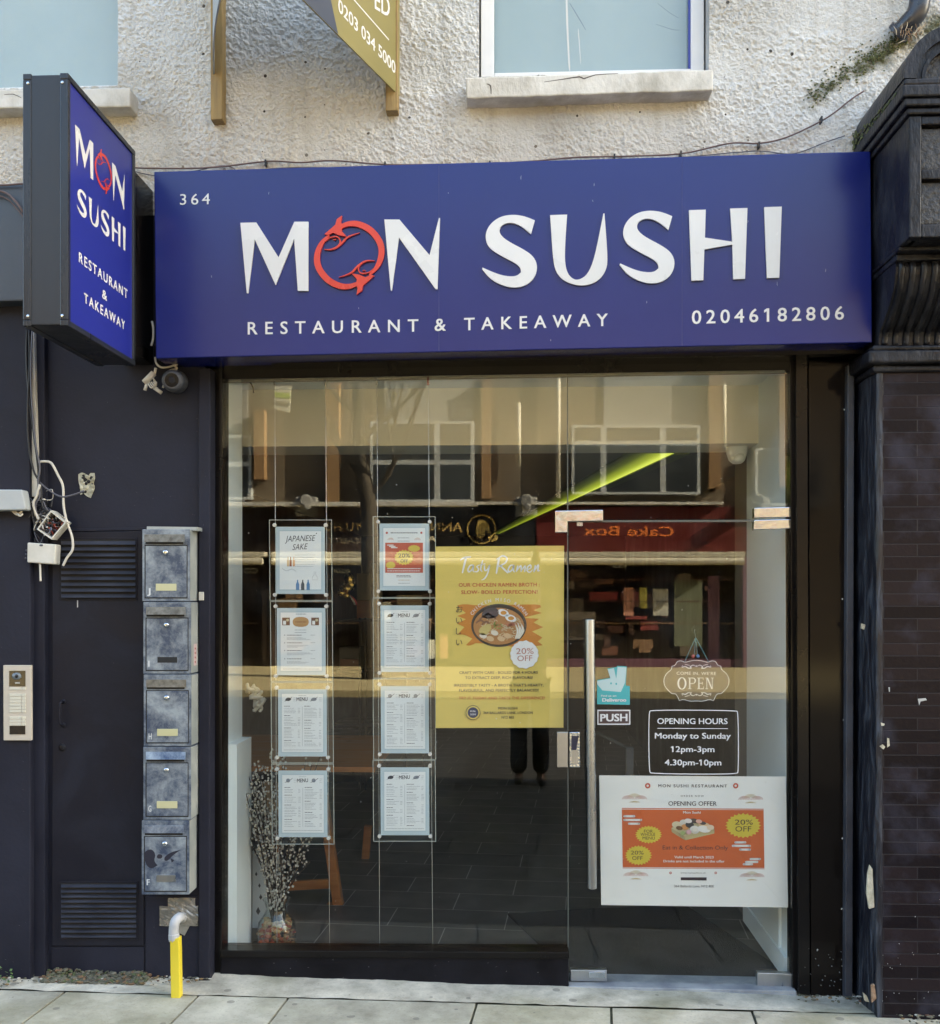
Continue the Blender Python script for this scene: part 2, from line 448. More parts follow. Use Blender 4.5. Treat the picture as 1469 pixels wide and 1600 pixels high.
M['black_panel'] = worn('black_gloss_panel', (.008, .006, .005), (.011, .009, .008), 2, .09, .015, 4, rvar=.05)
M['riser'] = worn('black_riser', (.004, .004, .006), (.010, .010, .014), 6, .55, .1, 60, specks=.07)
M['old_black'] = worn('old_black_paint', (.006, .006, .009), (.038, .042, .054), 7, .42, .5, 45, stretch=(1.5, 1.5, .7), specks=.03, lo_=.45, hi=.8)
M['render'] = worn('sill_paint', (.40, .375, .32), (.66, .645, .60), 6, .8, .4, 60, lo_=.3, hi=.55, stretch=(1, 1, .6))
M['upvc'] = worn('white_plastic_frame', (.70, .70, .70), (.78, .78, .78), 3, .35, 0)
M['sky_board'] = worn('pale_blue_sky_board', (.40, .47, .48), (.47, .53, .54), 1.3, .7, .02, 40)  # pale blue board; the sky's reflection in the panes is in its colour
M['wood'] = worn('post_timber', (.23, .15, .055), (.36, .25, .10), 7, .7, .2, 60, stretch=(6, 6, .5))
M['alu'] = worn('brushed_metal', (.38, .41, .44), (.50, .53, .56), 8, .32, .03, 200, metal=1, stretch=(1, 1, .1), rvar=.08)
M['chrome'] = worn('polished_metal', (.52, .58, .66), (.60, .66, .74), 3, .07, .35, 26, metal=1, rvar=.03)
M['blue_sign'] = worn('blue_sign_panel', (.004, .0115, .135), (.005, .014, .15), 1.2, .24, 0, coat=0, rvar=.02)
M['blue_sign'].node_tree.nodes['Principled BSDF'].inputs['IOR'].default_value = 1.5
M['blue_blade'] = worn('blue_blade_panel', (.014, .022, .22), (.017, .026, .25), 1.2, .3, 0, rvar=.03)
M['letter'] = worn('white_acrylic', (.66, .66, .65), (.74, .74, .73), 2, .3, 0)
M['red'] = worn('red_acrylic', (.62, .045, .022), (.68, .055, .028), 2, .35, 0)
M['dark_alu'] = worn('dark_sign_casing', (.013, .015, .021), (.022, .026, .034), 4, .34, .04, 60, stretch=(1, 1, .1), metal=.1)
M['cable_black'] = flat((.012, .012, .015), .5, 'cable_black')
M['cable_white'] = flat((.62, .58, .50), .5, 'cable_white')
M['cable_grey'] = flat((.10, .10, .12), .5, 'cable_grey')
M['cable_brown'] = flat((.13, .08, .07), .5, 'cable_brown')
M['wall_white'] = worn('interior_white_wall', (.79, .85, .85), (.84, .89, .89), 1.5, .6, .05, 30)
M['wall_dark'] = worn('interior_dark_wall', (.030, .020, .015), (.050, .034, .026), 2.5, .6, .05, 30)
M['ceil_dark'] = worn('interior_grey_ceiling', (.13, .12, .115), (.16, .15, .14), 2, .8, .02, 30)
M['table_wood'] = worn('orange_wood', (.34, .12, .03), (.48, .19, .055), 5, .4, .05, 60, stretch=(.5, 4, 4))
M['steel_dark'] = worn('dark_steel', (.015, .013, .012), (.025, .022, .02), 6, .4, .03, 60)
M['glass'] = glass_mat('window_glass', (.982, .99, .982), -.011, .05)
M['acrylic'] = glass_mat('acrylic_sheet', (.97, .985, .985), 0.0)
M['clear'] = glass_mat('clear_glass', (.95, .97, .96), .01)
M['edge'] = flat((.42, .46, .42), .3, 'acrylic_edge')
M['mailbox'] = worn('weathered_mailbox_steel', (.055, .08, .135), (.32, .37, .41), 10, .42, .15, 50, metal=.3, lo_=.40, hi=.64, rvar=.14, dist=.25)
for n_ in M['mailbox'].node_tree.nodes:
    if n_.type == 'TEX_NOISE' and n_.inputs['Scale'].default_value == 10: n_.inputs['Detail'].default_value = 14; n_.inputs['Roughness'].default_value = .74
M['mailbox_side'] = worn('weathered_lit_mailbox_side', (.30, .33, .32), (.45, .47, .44), 8, .5, .1, 40, metal=.2)  # lightened steel: the light on the mailbox sides is in the colour
M['flap'] = worn('rusty_flap', (.10, .085, .06), (.24, .22, .18), 30, .55, .3, 60, metal=.3)
M['cream_plate'] = worn('cream_plate', (.52, .50, .28), (.58, .55, .33), 8, .5, 0)
M['yellow'] = worn('yellow_plastic', (.66, .52, .035), (.72, .58, .05), 5, .45, .03, 40)
M['pipe_grey'] = worn('grey_pipe', (.36, .37, .38), (.46, .47, .48), 9, .5, .06, 40)
M['tape'] = worn('silver_tape', (.20, .19, .17), (.34, .33, .30), 8, .3, .6, 22, metal=.5)
M['plastic_box'] = worn('weathered_white_plastic', (.55, .53, .46), (.68, .66, .60), 6, .5, .05, 40)
M['slat'] = worn('lit_slat_paint', (.022, .023, .033), (.042, .045, .062), 9, .6, .08, 60)  # door paint lightened, so the sky light on the slats is painted in
M['plaster'] = worn('broken_plaster', (.28, .27, .19), (.60, .58, .46), 20, .9, .9, 30)
M['hole_shade'] = worn('dark_hole', (.01, .01, .01), (.03, .03, .03), 6, .9, .3, 30)  # near-black colour stands for the shade inside slots, vents and gaps

def stone_mat(name, c1, c2, moss=True, scale=4):
    m, N, L, P = nodes_of(name)
    P.inputs['Roughness'].default_value = .85
    tc = N.new('ShaderNodeTexCoord')
    n1 = N.new('ShaderNodeTexNoise'); n1.inputs['Scale'].default_value = scale; n1.inputs['Detail'].default_value = 10; n1.inputs['Roughness'].default_value = .68; L.new(tc.outputs['Object'], n1.inputs['Vector'])
    r1 = ramp(N, [(.32, c1), (.68, c2)]); L.new(n1.outputs['Fac'], r1.inputs['Fac']); out = r1.outputs['Color']
    if moss:
        n2 = N.new('ShaderNodeTexNoise'); n2.inputs['Scale'].default_value = 2.3; n2.inputs['Detail'].default_value = 8; L.new(tc.outputs['Object'], n2.inputs['Vector'])
        r2 = ramp(N, [(.5, g3(0)), (.72, g3(.6))]); L.new(n2.outputs['Fac'], r2.inputs['Fac'])
        mx = N.new('ShaderNodeMix'); mx.data_type = 'RGBA'; L.new(r2.outputs['Color'], mx.inputs['Factor']); L.new(out, mx.inputs['A']); mx.inputs['B'].default_value = (.19, .185, .10, 1); out = mx.outputs['Result']
    gs = N.new('ShaderNodeTexVoronoi'); gs.voronoi_dimensions = '2D'; gs.inputs['Scale'].default_value = 9; L.new(tc.outputs['Object'], gs.inputs['Vector'])
    gr = N.new('ShaderNodeSeparateColor'); L.new(gs.outputs['Color'], gr.inputs[0]); gm2 = N.new('ShaderNodeMapRange'); L.new(gr.outputs['Green'], gm2.inputs['Value']); gm2.inputs['From Min'].default_value = .78; gm2.inputs['To Max'].default_value = .16
    gl_ = N.new('ShaderNodeMath'); gl_.operation = 'LESS_THAN'; L.new(gs.outputs['Distance'], gl_.inputs[0]); L.new(gm2.outputs['Result'], gl_.inputs[1]); gk = N.new('ShaderNodeMath'); gk.operation = 'MULTIPLY'; gk.inputs[1].default_value = .55; L.new(gl_.outputs[0], gk.inputs[0])
    m9 = N.new('ShaderNodeMix'); m9.data_type = 'RGBA'; L.new(gk.outputs[0], m9.inputs['Factor']); L.new(out, m9.inputs['A']); m9.inputs['B'].default_value = (.12, .115, .10, 1); out = m9.outputs['Result']
    n3 = N.new('ShaderNodeTexVoronoi'); n3.inputs['Scale'].default_value = 150; L.new(tc.outputs['Object'], n3.inputs['Vector'])
    sc_ = N.new('ShaderNodeSeparateColor'); L.new(n3.outputs['Color'], sc_.inputs[0])
    gt = N.new('ShaderNodeMath'); gt.operation = 'GREATER_THAN'; gt.inputs[1].default_value = .93; L.new(sc_.outputs['Red'], gt.inputs[0])
    m2 = N.new('ShaderNodeMix'); m2.data_type = 'RGBA'; mu = N.new('ShaderNodeMath'); mu.operation = 'MULTIPLY'; mu.inputs[1].default_value = .16; L.new(gt.outputs[0], mu.inputs[0]); L.new(mu.outputs[0], m2.inputs['Factor'])
    L.new(out, m2.inputs['A']); m2.inputs['B'].default_value = (.10, .095, .085, 1)
    L.new(m2.outputs['Result'], P.inputs['Base Color'])
    nb = N.new('ShaderNodeTexNoise'); nb.inputs['Scale'].default_value = 35; nb.inputs['Detail'].default_value = 8; L.new(tc.outputs['Object'], nb.inputs['Vector'])
    bp = N.new('ShaderNodeBump'); bp.inputs['Strength'].default_value = .45; bp.inputs['Distance'].default_value = .008; L.new(nb.outputs['Fac'], bp.inputs['Height']); L.new(bp.outputs['Normal'], P.inputs['Normal'])
    return m
M['paving'] = stone_mat('paving_stone', (.28, .265, .21), (.58, .555, .455))
M['paving_dark'] = stone_mat('paving_stone_worn', (.23, .22, .17), (.50, .48, .395))
M['paving_warm'] = stone_mat('paving_stone_stained', (.27, .255, .185), (.54, .515, .41))
M['old_paving'] = stone_mat('old_paving_stone', (.07, .07, .065), (.13, .13, .12))
M['far_paving'] = stone_mat('sunlit_paving', (.36, .30, .165), (.45, .38, .22), False)
M['step'] = stone_mat('step_concrete', (.30, .28, .225), (.68, .635, .525), True, 6)
M['joint'] = stone_mat('joint_dirt', (.05, .05, .035), (.12, .12, .08), True, 12)
M['asphalt'] = stone_mat('asphalt', (.010, .010, .012), (.020, .020, .021), False, 20)
M['soil'] = stone_mat('dirt', (.06, .055, .04), (.17, .16, .12), True, 18)

def brick_mat(name, c1, c2, mort, bw, bh, rough=.5, bump=.6, ms=.012, grime=None):
    m, N, L, P = nodes_of(name)
    tc = N.new('ShaderNodeTexCoord'); mp = N.new('ShaderNodeMapping'); mp.inputs['Rotation'].default_value = (R(-90), 0, 0)
    L.new(tc.outputs['Object'], mp.inputs['Vector'])
    b = N.new('ShaderNodeTexBrick'); b.inputs['Scale'].default_value = 1; b.inputs['Brick Width'].default_value = bw; b.inputs['Row Height'].default_value = bh
    b.inputs['Mortar Size'].default_value = ms * bh * 4; b.inputs['Mortar Smooth'].default_value = .3; b.inputs['Bias'].default_value = 0
    b.inputs['Color1'].default_value = (*c1, 1); b.inputs['Color2'].default_value = (*c2, 1); b.inputs['Mortar'].default_value = (*mort, 1)
    L.new(mp.outputs['Vector'], b.inputs['Vector'])
    n = N.new('ShaderNodeTexNoise'); n.inputs['Scale'].default_value = 7; n.inputs['Detail'].default_value = 8; L.new(tc.outputs['Object'], n.inputs['Vector'])
    out = b.outputs['Color']
    if grime:
        r = ramp(N, [(.5, g3(0)), (.75, g3(.7))]); L.new(n.outputs['Fac'], r.inputs['Fac'])
        mx = N.new('ShaderNodeMix'); mx.data_type = 'RGBA'; L.new(r.outputs['Color'], mx.inputs['Factor']); L.new(out, mx.inputs['A']); mx.inputs['B'].default_value = (*grime, 1); out = mx.outputs['Result']
    L.new(out, P.inputs['Base Color'])
    P.inputs['Roughness'].default_value = rough
    nf = N.new('ShaderNodeTexNoise'); nf.inputs['Scale'].default_value = 45; L.new(tc.outputs['Object'], nf.inputs['Vector'])
    ma = N.new('ShaderNodeMath'); ma.operation = 'MULTIPLY_ADD'; L.new(nf.outputs['Fac'], ma.inputs[0]); ma.inputs[1].default_value = .35
    iv = N.new('ShaderNodeMath'); iv.operation = 'SUBTRACT'; iv.inputs[0].default_value = 1; L.new(b.outputs['Fac'], iv.inputs[1]); L.new(iv.outputs[0], ma.inputs[2])
    bp = N.new('ShaderNodeBump'); bp.inputs['Strength'].default_value = bump; bp.inputs['Distance'].default_value = .006; L.new(ma.outputs[0], bp.inputs['Height']); L.new(bp.outputs['Normal'], P.inputs['Normal'])
    return m
M['black_brick'] = brick_mat('black_glazed_brick', (.009, .007, .009), (.024, .017, .019), (.026, .024, .028), .27, .0505, .30, .7, .012, (.05, .05, .07))
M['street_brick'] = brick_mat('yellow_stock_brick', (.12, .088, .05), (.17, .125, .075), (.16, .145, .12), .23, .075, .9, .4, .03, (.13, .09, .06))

# ------------------------------------------------------------------ ground
for k_, i_ in (('navy', 1.28), ('navy_door', 1.28), ('black_gloss', 1.3), ('black_panel', 1.22), ('riser', 1.25), ('black_brick', 1.2), ('old_black', 1.35)):
    M[k_].node_tree.nodes['Principled BSDF'].inputs['IOR'].default_value = i_
def gz(x): return 0.004 - 0.0105 * max(-3, min(3, x))
pav = MB()
xs = [-40, -3, 3, 40]
for i in range(3):
    a, b = xs[i], xs[i + 1]
    pav.face([(a, -4.95, gz(a) - .012), (b, -4.95, gz(b) - .012), (b, .0, gz(b) - .012), (a, .0, gz(a) - .012)], M['joint'])
    pav.face([(a, -4.95, gz(a) - .012), (b, -4.95, gz(b) - .012), (b, -4.95, -.13), (a, -4.95, -.13)], M['paving'])
# slab rows; the first row's joints stand where the photo shows them
jn = [G(u, 1585, .005).x for u in (-160, 62, 283, 430, 735, 950, 1172, 1420)]
rows = [(-.165, -.66)] + [(-.66 - .47 * i, -.66 - .47 * (i + 1)) for i in range(9)]
rs = random.Random(3)
for k, (ya, yb) in enumerate(rows):
    if k == 0: cuts = [-2.9] + jn + [2.6]
    else:
        cuts, x = [], -6 + rs.random() * .5
        while x < 6: cuts.append(x); x += rs.choice((.45, .6, .6, .75))
    for a, b in zip(cuts, cuts[1:]):
        g_ = .0055; dz = rs.uniform(-.002, .002)
        sk_ = .05 if k == 0 else 0
        f = [Vector((a + g_ + sk_ * .4, ya - g_, gz(a) + dz)), Vector((b - g_ + sk_ * .4, ya - g_, gz(b) + dz)), Vector((b - g_ - sk_ * .4, yb + g_, gz(b) + dz)), Vector((a + g_ - sk_ * .4, yb + g_, gz(a) + dz))]
        pav.prism(f, [p - Vector((0, 0, .02)) for p in f], [M['paving'], M['paving_dark'], M['paving_warm']][(k + cuts.index(a)) % 3] if k < 1 else M['old_paving'])
tag(pav.build('pavement', None), kind='structure')
tag(MB().face([(-60, -13.6, -.12), (60, -13.6, -.12), (60, -4.95, -.12), (-60, -4.95, -.12)], M['asphalt']).build('road'), kind='structure')
rp = MB()
rp.box(-60, 60, -20.3, -13.6, -.2, .0, M['far_paving'])
tag(rp.build('far_pavement'), kind='structure')
tag(MB().face([(-900, -900, -.3), (900, -900, -.3), (900, 900, -.3), (-900, 900, -.3)], M['asphalt']).build('ground'), kind='structure')

# concrete step strip along the front: uneven top, dirt at the wall
def strip_mesh(name, u_list, mat, yb=.09):
    mb = MB(); n = 90; top = []
    for j, yy in enumerate(np.linspace(-.168, yb, 9)):
        for i in range(n + 1):
            x = -2.4 + 5.2 * i / n
            t = j / 8
            z = gz(x) + .004 + (-.004 - .010 * x) * t + .003 * math.sin(x * 9 + j) * t + rs.uniform(-.0025, .0025)
            top.append((x, yy + rs.uniform(-.004, .004) * (j not in (8,)), z))
    fs = [(j * (n + 1) + i, j * (n + 1) + i + 1, (j + 1) * (n + 1) + i + 1, (j + 1) * (n + 1) + i) for j in range(8) for i in range(n)]
    mb.raw(top, fs, mat)
    return mb.build(name, None, None, smooth=True)
tag(strip_mesh('step_strip', None, M['step']), kind='structure')

# ------------------------------------------------------------------ the shop's building: pebble-dashed upper wall with two windows
bld = thing('building', 'white pebble-dashed upper storey with pale blue windows above the blue shop sign', 'building', (0, 0, 0))
x_l, x_r = W(185, 60, 0).x, W(748, 60, 0).x     # wall between the windows
x_w2 = W(1107, 60, 0).x
z_s1, z_s2 = W(100, 138, 0).z, W(915, 118, 0).z
Z0, ZT, ZF = W(700, 330, 0).z, W(700, -260, 0).z, 12.0
def vnoise(X, Z, cell, seed):
    rg = np.random.default_rng(seed); T = rg.random((256, 256)).astype(np.float32)
    gx, gz_ = X / cell + 1000, Z / cell + 1000
    ix, iz = np.floor(gx).astype(int), np.floor(gz_).astype(int); fx, fz = gx - ix, gz_ - iz
    fx = fx * fx * (3 - 2 * fx); fz = fz * fz * (3 - 2 * fz)
    g_ = lambda a, b: T[a % 256, b % 256]
    return (g_(ix, iz) * (1 - fx) + g_(ix + 1, iz) * fx) * (1 - fz) + (g_(ix, iz + 1) * (1 - fx) + g_(ix + 1, iz + 1) * fx) * fz
def rough_patch(x0, x1, z0, z1, st_=.0042):
    nx, nz = int((x1 - x0) / st_) + 1, int((z1 - z0) / st_) + 1
    X, Z = np.meshgrid(np.linspace(x0, x1, nx + 1), np.linspace(z0, z1, nz + 1))
    wob = .010 * vnoise(X, Z, .03, 9)
    A = vnoise(X + wob, Z * .85 + X * .25, .0135, 1); B = vnoise(X + Z * .3, Z, .0082, 2); C = vnoise(X, Z, .006, 4); E_ = vnoise(X, Z, .3, 5)
    H = .0075 * np.clip(A - .2, 0, 1) + .0062 * B + .0030 * C + .004 * E_
    sm = np.clip((vnoise(X, Z, .22, 8) - .62) * 6, 0, 1); H = H * (1 - .55 * sm)
    H = H + np.random.default_rng(3).random(H.shape).astype(np.float32) * .0022
    Y = -H
    return X, Y, Z
def add_patch(V_, F_, x0, x1, z0, z1):
    X, Y, Z = rough_patch(x0, x1, z0, z1); b = sum(len(v) for v in V_)
    V_.append(np.stack([X.ravel(), Y.ravel(), Z.ravel()], 1)); h, w = X.shape
    i = np.arange(h * w).reshape(h, w)
    F_.append(np.stack([i[:-1, :-1].ravel(), i[:-1, 1:].ravel(), i[1:, 1:].ravel(), i[1:, :-1].ravel()], 1) + b)
V_, F_ = [], []
xa, xb_ = W(-90, 60, 0).x, W(1600, 60, 0).x
add_patch(V_, F_, xa, x_l, Z0, z_s1)            # below the left window
add_patch(V_, F_, x_l, x_r, Z0, ZT)             # between
add_patch(V_, F_, x_r, x_w2, Z0, z_s2)          # below the right window
add_patch(V_, F_, x_w2, xb_, Z0, ZT)            # right of it
V_, F_ = np.concatenate(V_), np.concatenate(F_)
me = bpy.data.meshes.new('pebble_dash_wall')
me.vertices.add(len(V_)); me.vertices.foreach_set('co', V_.astype(np.float32).ravel())
me.loops.add(F_.size); me.loops.foreach_set('vertex_index', F_.ravel().astype(np.int32))
me.polygons.add(len(F_)); me.polygons.foreach_set('loop_start', np.arange(0, F_.size, 4, dtype=np.int32)); me.polygons.foreach_set('use_smooth', np.zeros(len(F_), bool))
me.update(calc_edges=True); me.validate(); me.materials.append(M['stucco'])
ow = bpy.data.objects.new('pebble_dash_wall', me); COL.objects.link(ow); ow.parent = bld
# plain continuation out of the picture, the reveals, and the mass of the terrace behind
wm = MB()
def wbox(x0, x1, z0, z1): wm.box(x0, x1, 0.0, .25, z0, z1, M['stucco'])
XR = 36
wz = ZT
for (a, b) in ((-XR, xa), (xb_, XR)): wbox(a, b, Z0 - .2, ZF)
z_top = ZT + .35                                # window heads, out of the picture
wbox(x_l + .001, x_r - .001, ZT, ZF); wbox(x_w2 + .001, xb_, ZT, ZF)
wbox(xa, x_l, z_top, ZF); wbox(x_r, x_w2, z_top, ZF)
wm.box(x_l + .002, x_r - .002, .012, .25, Z0, ZT, M['stucco']); wm.box(x_w2 + .002, xb_, .012, .25, Z0, ZT, M['stucco'])
wm.box(xa, x_l, .012, .25, Z0, z_s1, M['stucco']); wm.box(x_r, x_w2, .012, .25, Z0, z_s2, M['stucco'])
wm.box(-XR, XR, 9.6, 9.8, -.2, ZF, M['wall_dark'])
wm.box(-XR, XR, 0, 9.8, ZF, ZF + .2, M['wall_dark'])
for xx in (-XR, XR): wm.box(xx - .1, xx + .1, .3, 9.6, -.2, ZF, M['wall_dark'])
for (a, b) in ((-XR, -2.2), (1.75, XR)): wm.box(a, b, .0, .25, -.1, Z0 - .201, M['navy'])
wm.box(-XR, XR, .3, 9.6, 3.2, 3.3, M['wall_dark'])
wm.build('wall', None, bld)

def window_unit(u0, u1, vb, zt, left_cut=False):
    x0, x1 = W(u0, vb, .0).x, W(u1, vb, .0).x; zb = W((u0 + u1) / 2, vb, 0).z + .012
    fy0, fy1 = .075, .14
    f = MB(); w_ = .058
    f.box(x0, x0 + w_, fy0, fy1, zb, zt); f.box(x1 - w_, x1, fy0, fy1, zb, zt)
    f.box(x0 + w_, x1 - w_, fy0, fy1, zb, zb + .02); f.box(x0 + w_, x1 - w_, fy0, fy1, zt - w_, zt)
    o = f.build('window', M['upvc'], bld, bevel=.004)
    g_ = MB(); g_.box(x0 + w_, x1 - w_, fy0 + .022, fy0 + .030, zb + .02, zt - w_); g_.build('pane', M['clear'], o)
    b_ = MB(); b_.box(x0 + w_ * .6, x1 - w_ * .6, fy1 + .01, fy1 + .025, zb, zt); b_.build('sky_board', M['sky_board'], o)
    return o, x0 + w_, x1 - w_, zb, zt, fy0
w2, wx0, wx1, wzb, wzt, wfy = window_unit(750, 1105, 108, z_top)
w1, *_ = window_unit(-330, 206, 136, z_top)
bt = MB(); bt.box(wx1 - .010, wx1 - .001, wfy + .004, wfy + .02, wzb + .02, wzt - .06); bt.build('edge_reflection', flat((.03, .05, .30), .4), w2)  # blue bar painted as the reflection along the glass edge
# cracks and streaks on the right pane
cr = Art(.0, to=lambda u, v, d: W(u, v, wfy + .0215 + d))
wh = flat((.62, .62, .60), .8)
cr.stroke([(884, -40, 2.5), (886, 40, 3), (889, 100, 2.4), (890, 111, 1.2)], 2, wh)
cr.stroke([(890, 5, .8), (905, 30, 1.2), (915, 47, .5)], 1, flat((.16, .2, .25), .6)); cr.stroke([(1027, 5, .6), (1046, 20, .8), (1060, 28, .5)], 1, flat((.2, .24, .26), .6))
cr.stroke([(1025, 38, .6), (1050, 46, .9), (1062, 47, .6)], 1, flat((.2, .24, .26), .6))
cr.stroke([(903, 45, .9), (905, 70, 1.4), (907, 100, .6)], 1, wh)
cr.build('dirt_streak', w2)
def sill(u0, v0, u1, v1, h, y=-.10):
    n = 24; mb = MB(); top, bot = [], []
    for i in range(n + 1):
        t = i / n; u, v = u0 + (u1 - u0) * t, v0 + (v1 - v0) * t
        top.append((u, v + rs.uniform(-.8, .8))); bot.append((u, v + h + rs.uniform(-1.0, 1.0)))
    mb.slab(top + bot[::-1], y, .11)
    return mb.build('window_sill', M['render'], bld, bevel=.006)
s2 = sill(728, 121, 1114, 108, 33)
s1 = sill(-340, 144, 203, 137, 30)
ck = Art(-.10); dk = flat((.10, .09, .08), .9)
ck.layer(); ck.stroke([(850, 128, .7), (878, 124, 1.4), (905, 120, 2.2), (912, 123, 2), (930, 117, 1.5), (965, 115, .8)], 1, dk, 2)
ck.stroke([(760, 131, 1), (766, 134, 2.4), (767, 147, 1.0)], 1, dk, 2); ck.build('crack', s2)
c3 = Art(-.10); c3.layer(); c3.stroke([(6, 148, .6), (20, 147, 1.3), (33, 153, .8)], 1, dk, 2); c3.build('crack', s1)

# dark painted ground-floor wall left of the shop front, with its mouldings
lw = thing('painted_wall', 'navy painted wall between the blade sign and the mailboxes', 'wall', (W(200, 1540, 0).x, 0, 0))
a = MB()
a.slab([(52, 300), (320, 300), (320, 1570), (52, 1570)], 0.0, .24); a.build('wall_face', M['navy'], lw)
a = MB(); a.slab([(310, 575), (328, 575), (327, 1548), (310, 1548)], -.022, .1); a.build('trim', M['navy'], lw, bevel=.004)
a = MB(); a.slab([(-200, 300), (47, 300), (47, 1575), (-200, 1575)], -.07, .1); a.build('pilaster', M['navy'], lw, bevel=.006)
a = MB(); a.slab([(50, 480), (69, 480), (70, 1550), (50, 1550)], -.035, .1); a.build('trim', M['navy'], lw, bevel=.004)
a = MB(); a.slab([(79, 1480), (224, 1480), (224, 1575), (79, 1575)], -.006, .1); a.build('base_board', M['navy'], lw, bevel=.002)
a = MB(); a.slab([(227, 1400), (311, 1400), (311, 1565), (227, 1565)], -.006, .1); a.build('base_board', M['navy'], lw, bevel=.002)
a = MB()
for (u, v, s_, dv) in ((-60, 290, 98, 180),):
    fr = [W(p[0], p[1], -.15) for p in ((-160, 292), (40, 286), (40, 470), (-160, 474))]
    a.prism(fr, [Vector((p.x, .1, p.z)) for p in fr])
a.build('neighbour_fascia', worn('slate_fascia', (.045, .055, .07), (.062, .074, .09), 3, .45, .05, 40), lw, bevel=.006)
a = MB(); a.tube(catmull([W(-40, 296, -.17), W(5, 300, -.17), W(25, 316, -.18), W(38, 334, -.17), W(60, 360, -.1)], 6), .005)
a.tube(catmull([W(-40, 300, -.165), W(5, 308, -.165), W(25, 325, -.165), W(40, 345, -.165), W(60, 380, -.1)], 6), .003)
a.tube(catmull([W(-40, 291, -.165), W(10, 289, -.165), W(40, 288, -.165), W(70, 300, -.1)], 6), .004); a.build('wire', M['cable_brown'], lw)
# sweepings at the foot of the wall
db = MB()
for i in range(420):
    u = rs.uniform(0, 330) if i < 300 else rs.uniform(1240, 1469); x = W(u, 1540, 0).x
    yy = -rs.random() ** 2 * .10 - .004 if u < 320 else -rs.random() ** 2 * .08 - (.2 if u > 1370 else 0.02)
    if u < 52: yy -= .07
    r_ = rs.uniform(.002, .008)
    db.ball((x, yy, gz(x) + .016 + r_ * .2), r_, 4, [M['soil'], M['soil'], M['joint'], flat((.45, .43, .37), .9), flat((.10, .05, .03), .9), flat((.2, .13, .06), .9)][rs.randrange(6)], (rs.uniform(.7, 1.8), rs.uniform(.7, 1.5), .5))
tag(db.build('sweepings', None), 'dirt and small debris gathered along the foot of the dark walls', 'debris', kind='stuff')
dm = MB(); mossc = worn('dirt_moss', (.06, .075, .03), (.12, .14, .06), 30, .95, .5, 80); leafc = worn('dead_leaf', (.10, .055, .03), (.22, .14, .08), 30, .9, .3)
x0_, x1_ = W(78, 1540, 0).x, W(236, 1540, 0).x
for i in range(900):
    x = x0_ + (x1_ - x0_) * rs.random(); d = rs.random() ** 1.6 * .085; hm = .045 * (.35 + .65 * float(vnoise(np.array([x]), np.array([.3]), .07, 6)[0])) * max(0, 1 - d / .085) ** 1.5
    r_ = rs.choice((.003, .004, .005, .006, .009)); dm.ball((x, -.010 - d, gz(x) + .012 + hm * rs.random()), r_, 4, [M['soil'], M['soil'], mossc, M['soil'], leafc, M['joint'], M['joint']][rs.randrange(7)], (rs.uniform(.7, 2.0), rs.uniform(.7, 1.6), rs.uniform(.4, .9)))
tag(dm.build('dirt_bank', None), 'mossy dirt and dead leaves heaped against the base board of the meter cupboard', 'dirt', kind='stuff')
# a few weeds at the corner
wd = MB(); gm_ = worn('weed_leaf', (.05, .10, .03), (.10, .17, .05), 20, .6, 0)
for i in range(46):
    c = G(rs.uniform(2, 34), rs.uniform(1512, 1534), gz(-1.9)); c.y = -.09 - rs.random() * .05; c.z = gz(c.x) + .02 + rs.random() * .05
    a_ = rs.uniform(0, 6.28); l_ = rs.uniform(.008, .018)
    d1 = Vector((math.cos(a_), math.sin(a_) * .6, .5)) * l_; d2 = Vector((-math.sin(a_), math.cos(a_), .3)) * l_ * .6
    wd.face([c, c + d1 * .5 + d2, c + d1, c + d1 * .5 - d2])
tag(wd.build('weed', gm_), 'small green weed growing at the foot of the left pilaster', 'weed')

# ------------------------------------------------------------------ shop front: black frame, glass, riser, panel
sf = thing('shopfront', 'black framed glass shopfront under the blue sign', 'shopfront', (W(790, 1540, GY).x, GY, 0))
a = MB()
a.slab([(327, 575), (347, 575), (346, 1492), (344, 1545), (327, 1545)], .055, .16)
a.build('frame', M['black_gloss'], sf, bevel=.003)
a = MB(); a.slab([(1234, 560), (1242, 560), (1246, 1548), (1238, 1548)], .07, .16)
a.build('frame', M['black_gloss'], sf, bevel=.003)
a = MB(); fr = [W(u, v, .0) for u, v in ((316, 570), (1330, 548), (1330, 577.5), (316, 592))]
a.slab([(300, 548), (1345, 530), (1345, 576), (300, 593.5)], .075, .16); a.build('head', M['black_gloss'], sf, bevel=.003)
a = MB(); a.slab([(240, 540), (1350, 520), (1350, 553), (240, 569)], -.06, .2); a.build('soffit', M['black_gloss'], sf, bevel=.003)
a = MB(); a.slab([(346, 1487), (888, 1489), (888, 1545), (342, 1542)], .045, .14, M['riser']); a.slab([(344, 1485), (889, 1488), (889, 1498), (344, 1496)], .035, .14, M['black_gloss'])
a.build('stall_riser', None, sf, bevel=.003)
a = MB(); a.slab([(1243, 560), (1262, 560), (1266, 1556), (1247, 1552)], .03, .16); a.build('jamb', M['black_gloss'], sf, bevel=.004)
a = MB(); a.slab([(1263, 565), (1326, 565), (1322, 1556), (1267, 1556)], .035, .16); a.build('side_panel', M['black_panel'], sf, bevel=.003)
a = MB(); a.slab([(1324, 570), (1335, 570), (1332, 1560), (1320, 1560)], .0, .16); a.build('edge_strip', worn('grey_edge', (.03, .033, .045), (.055, .06, .075), 6, .5, .1), sf, bevel=.004)
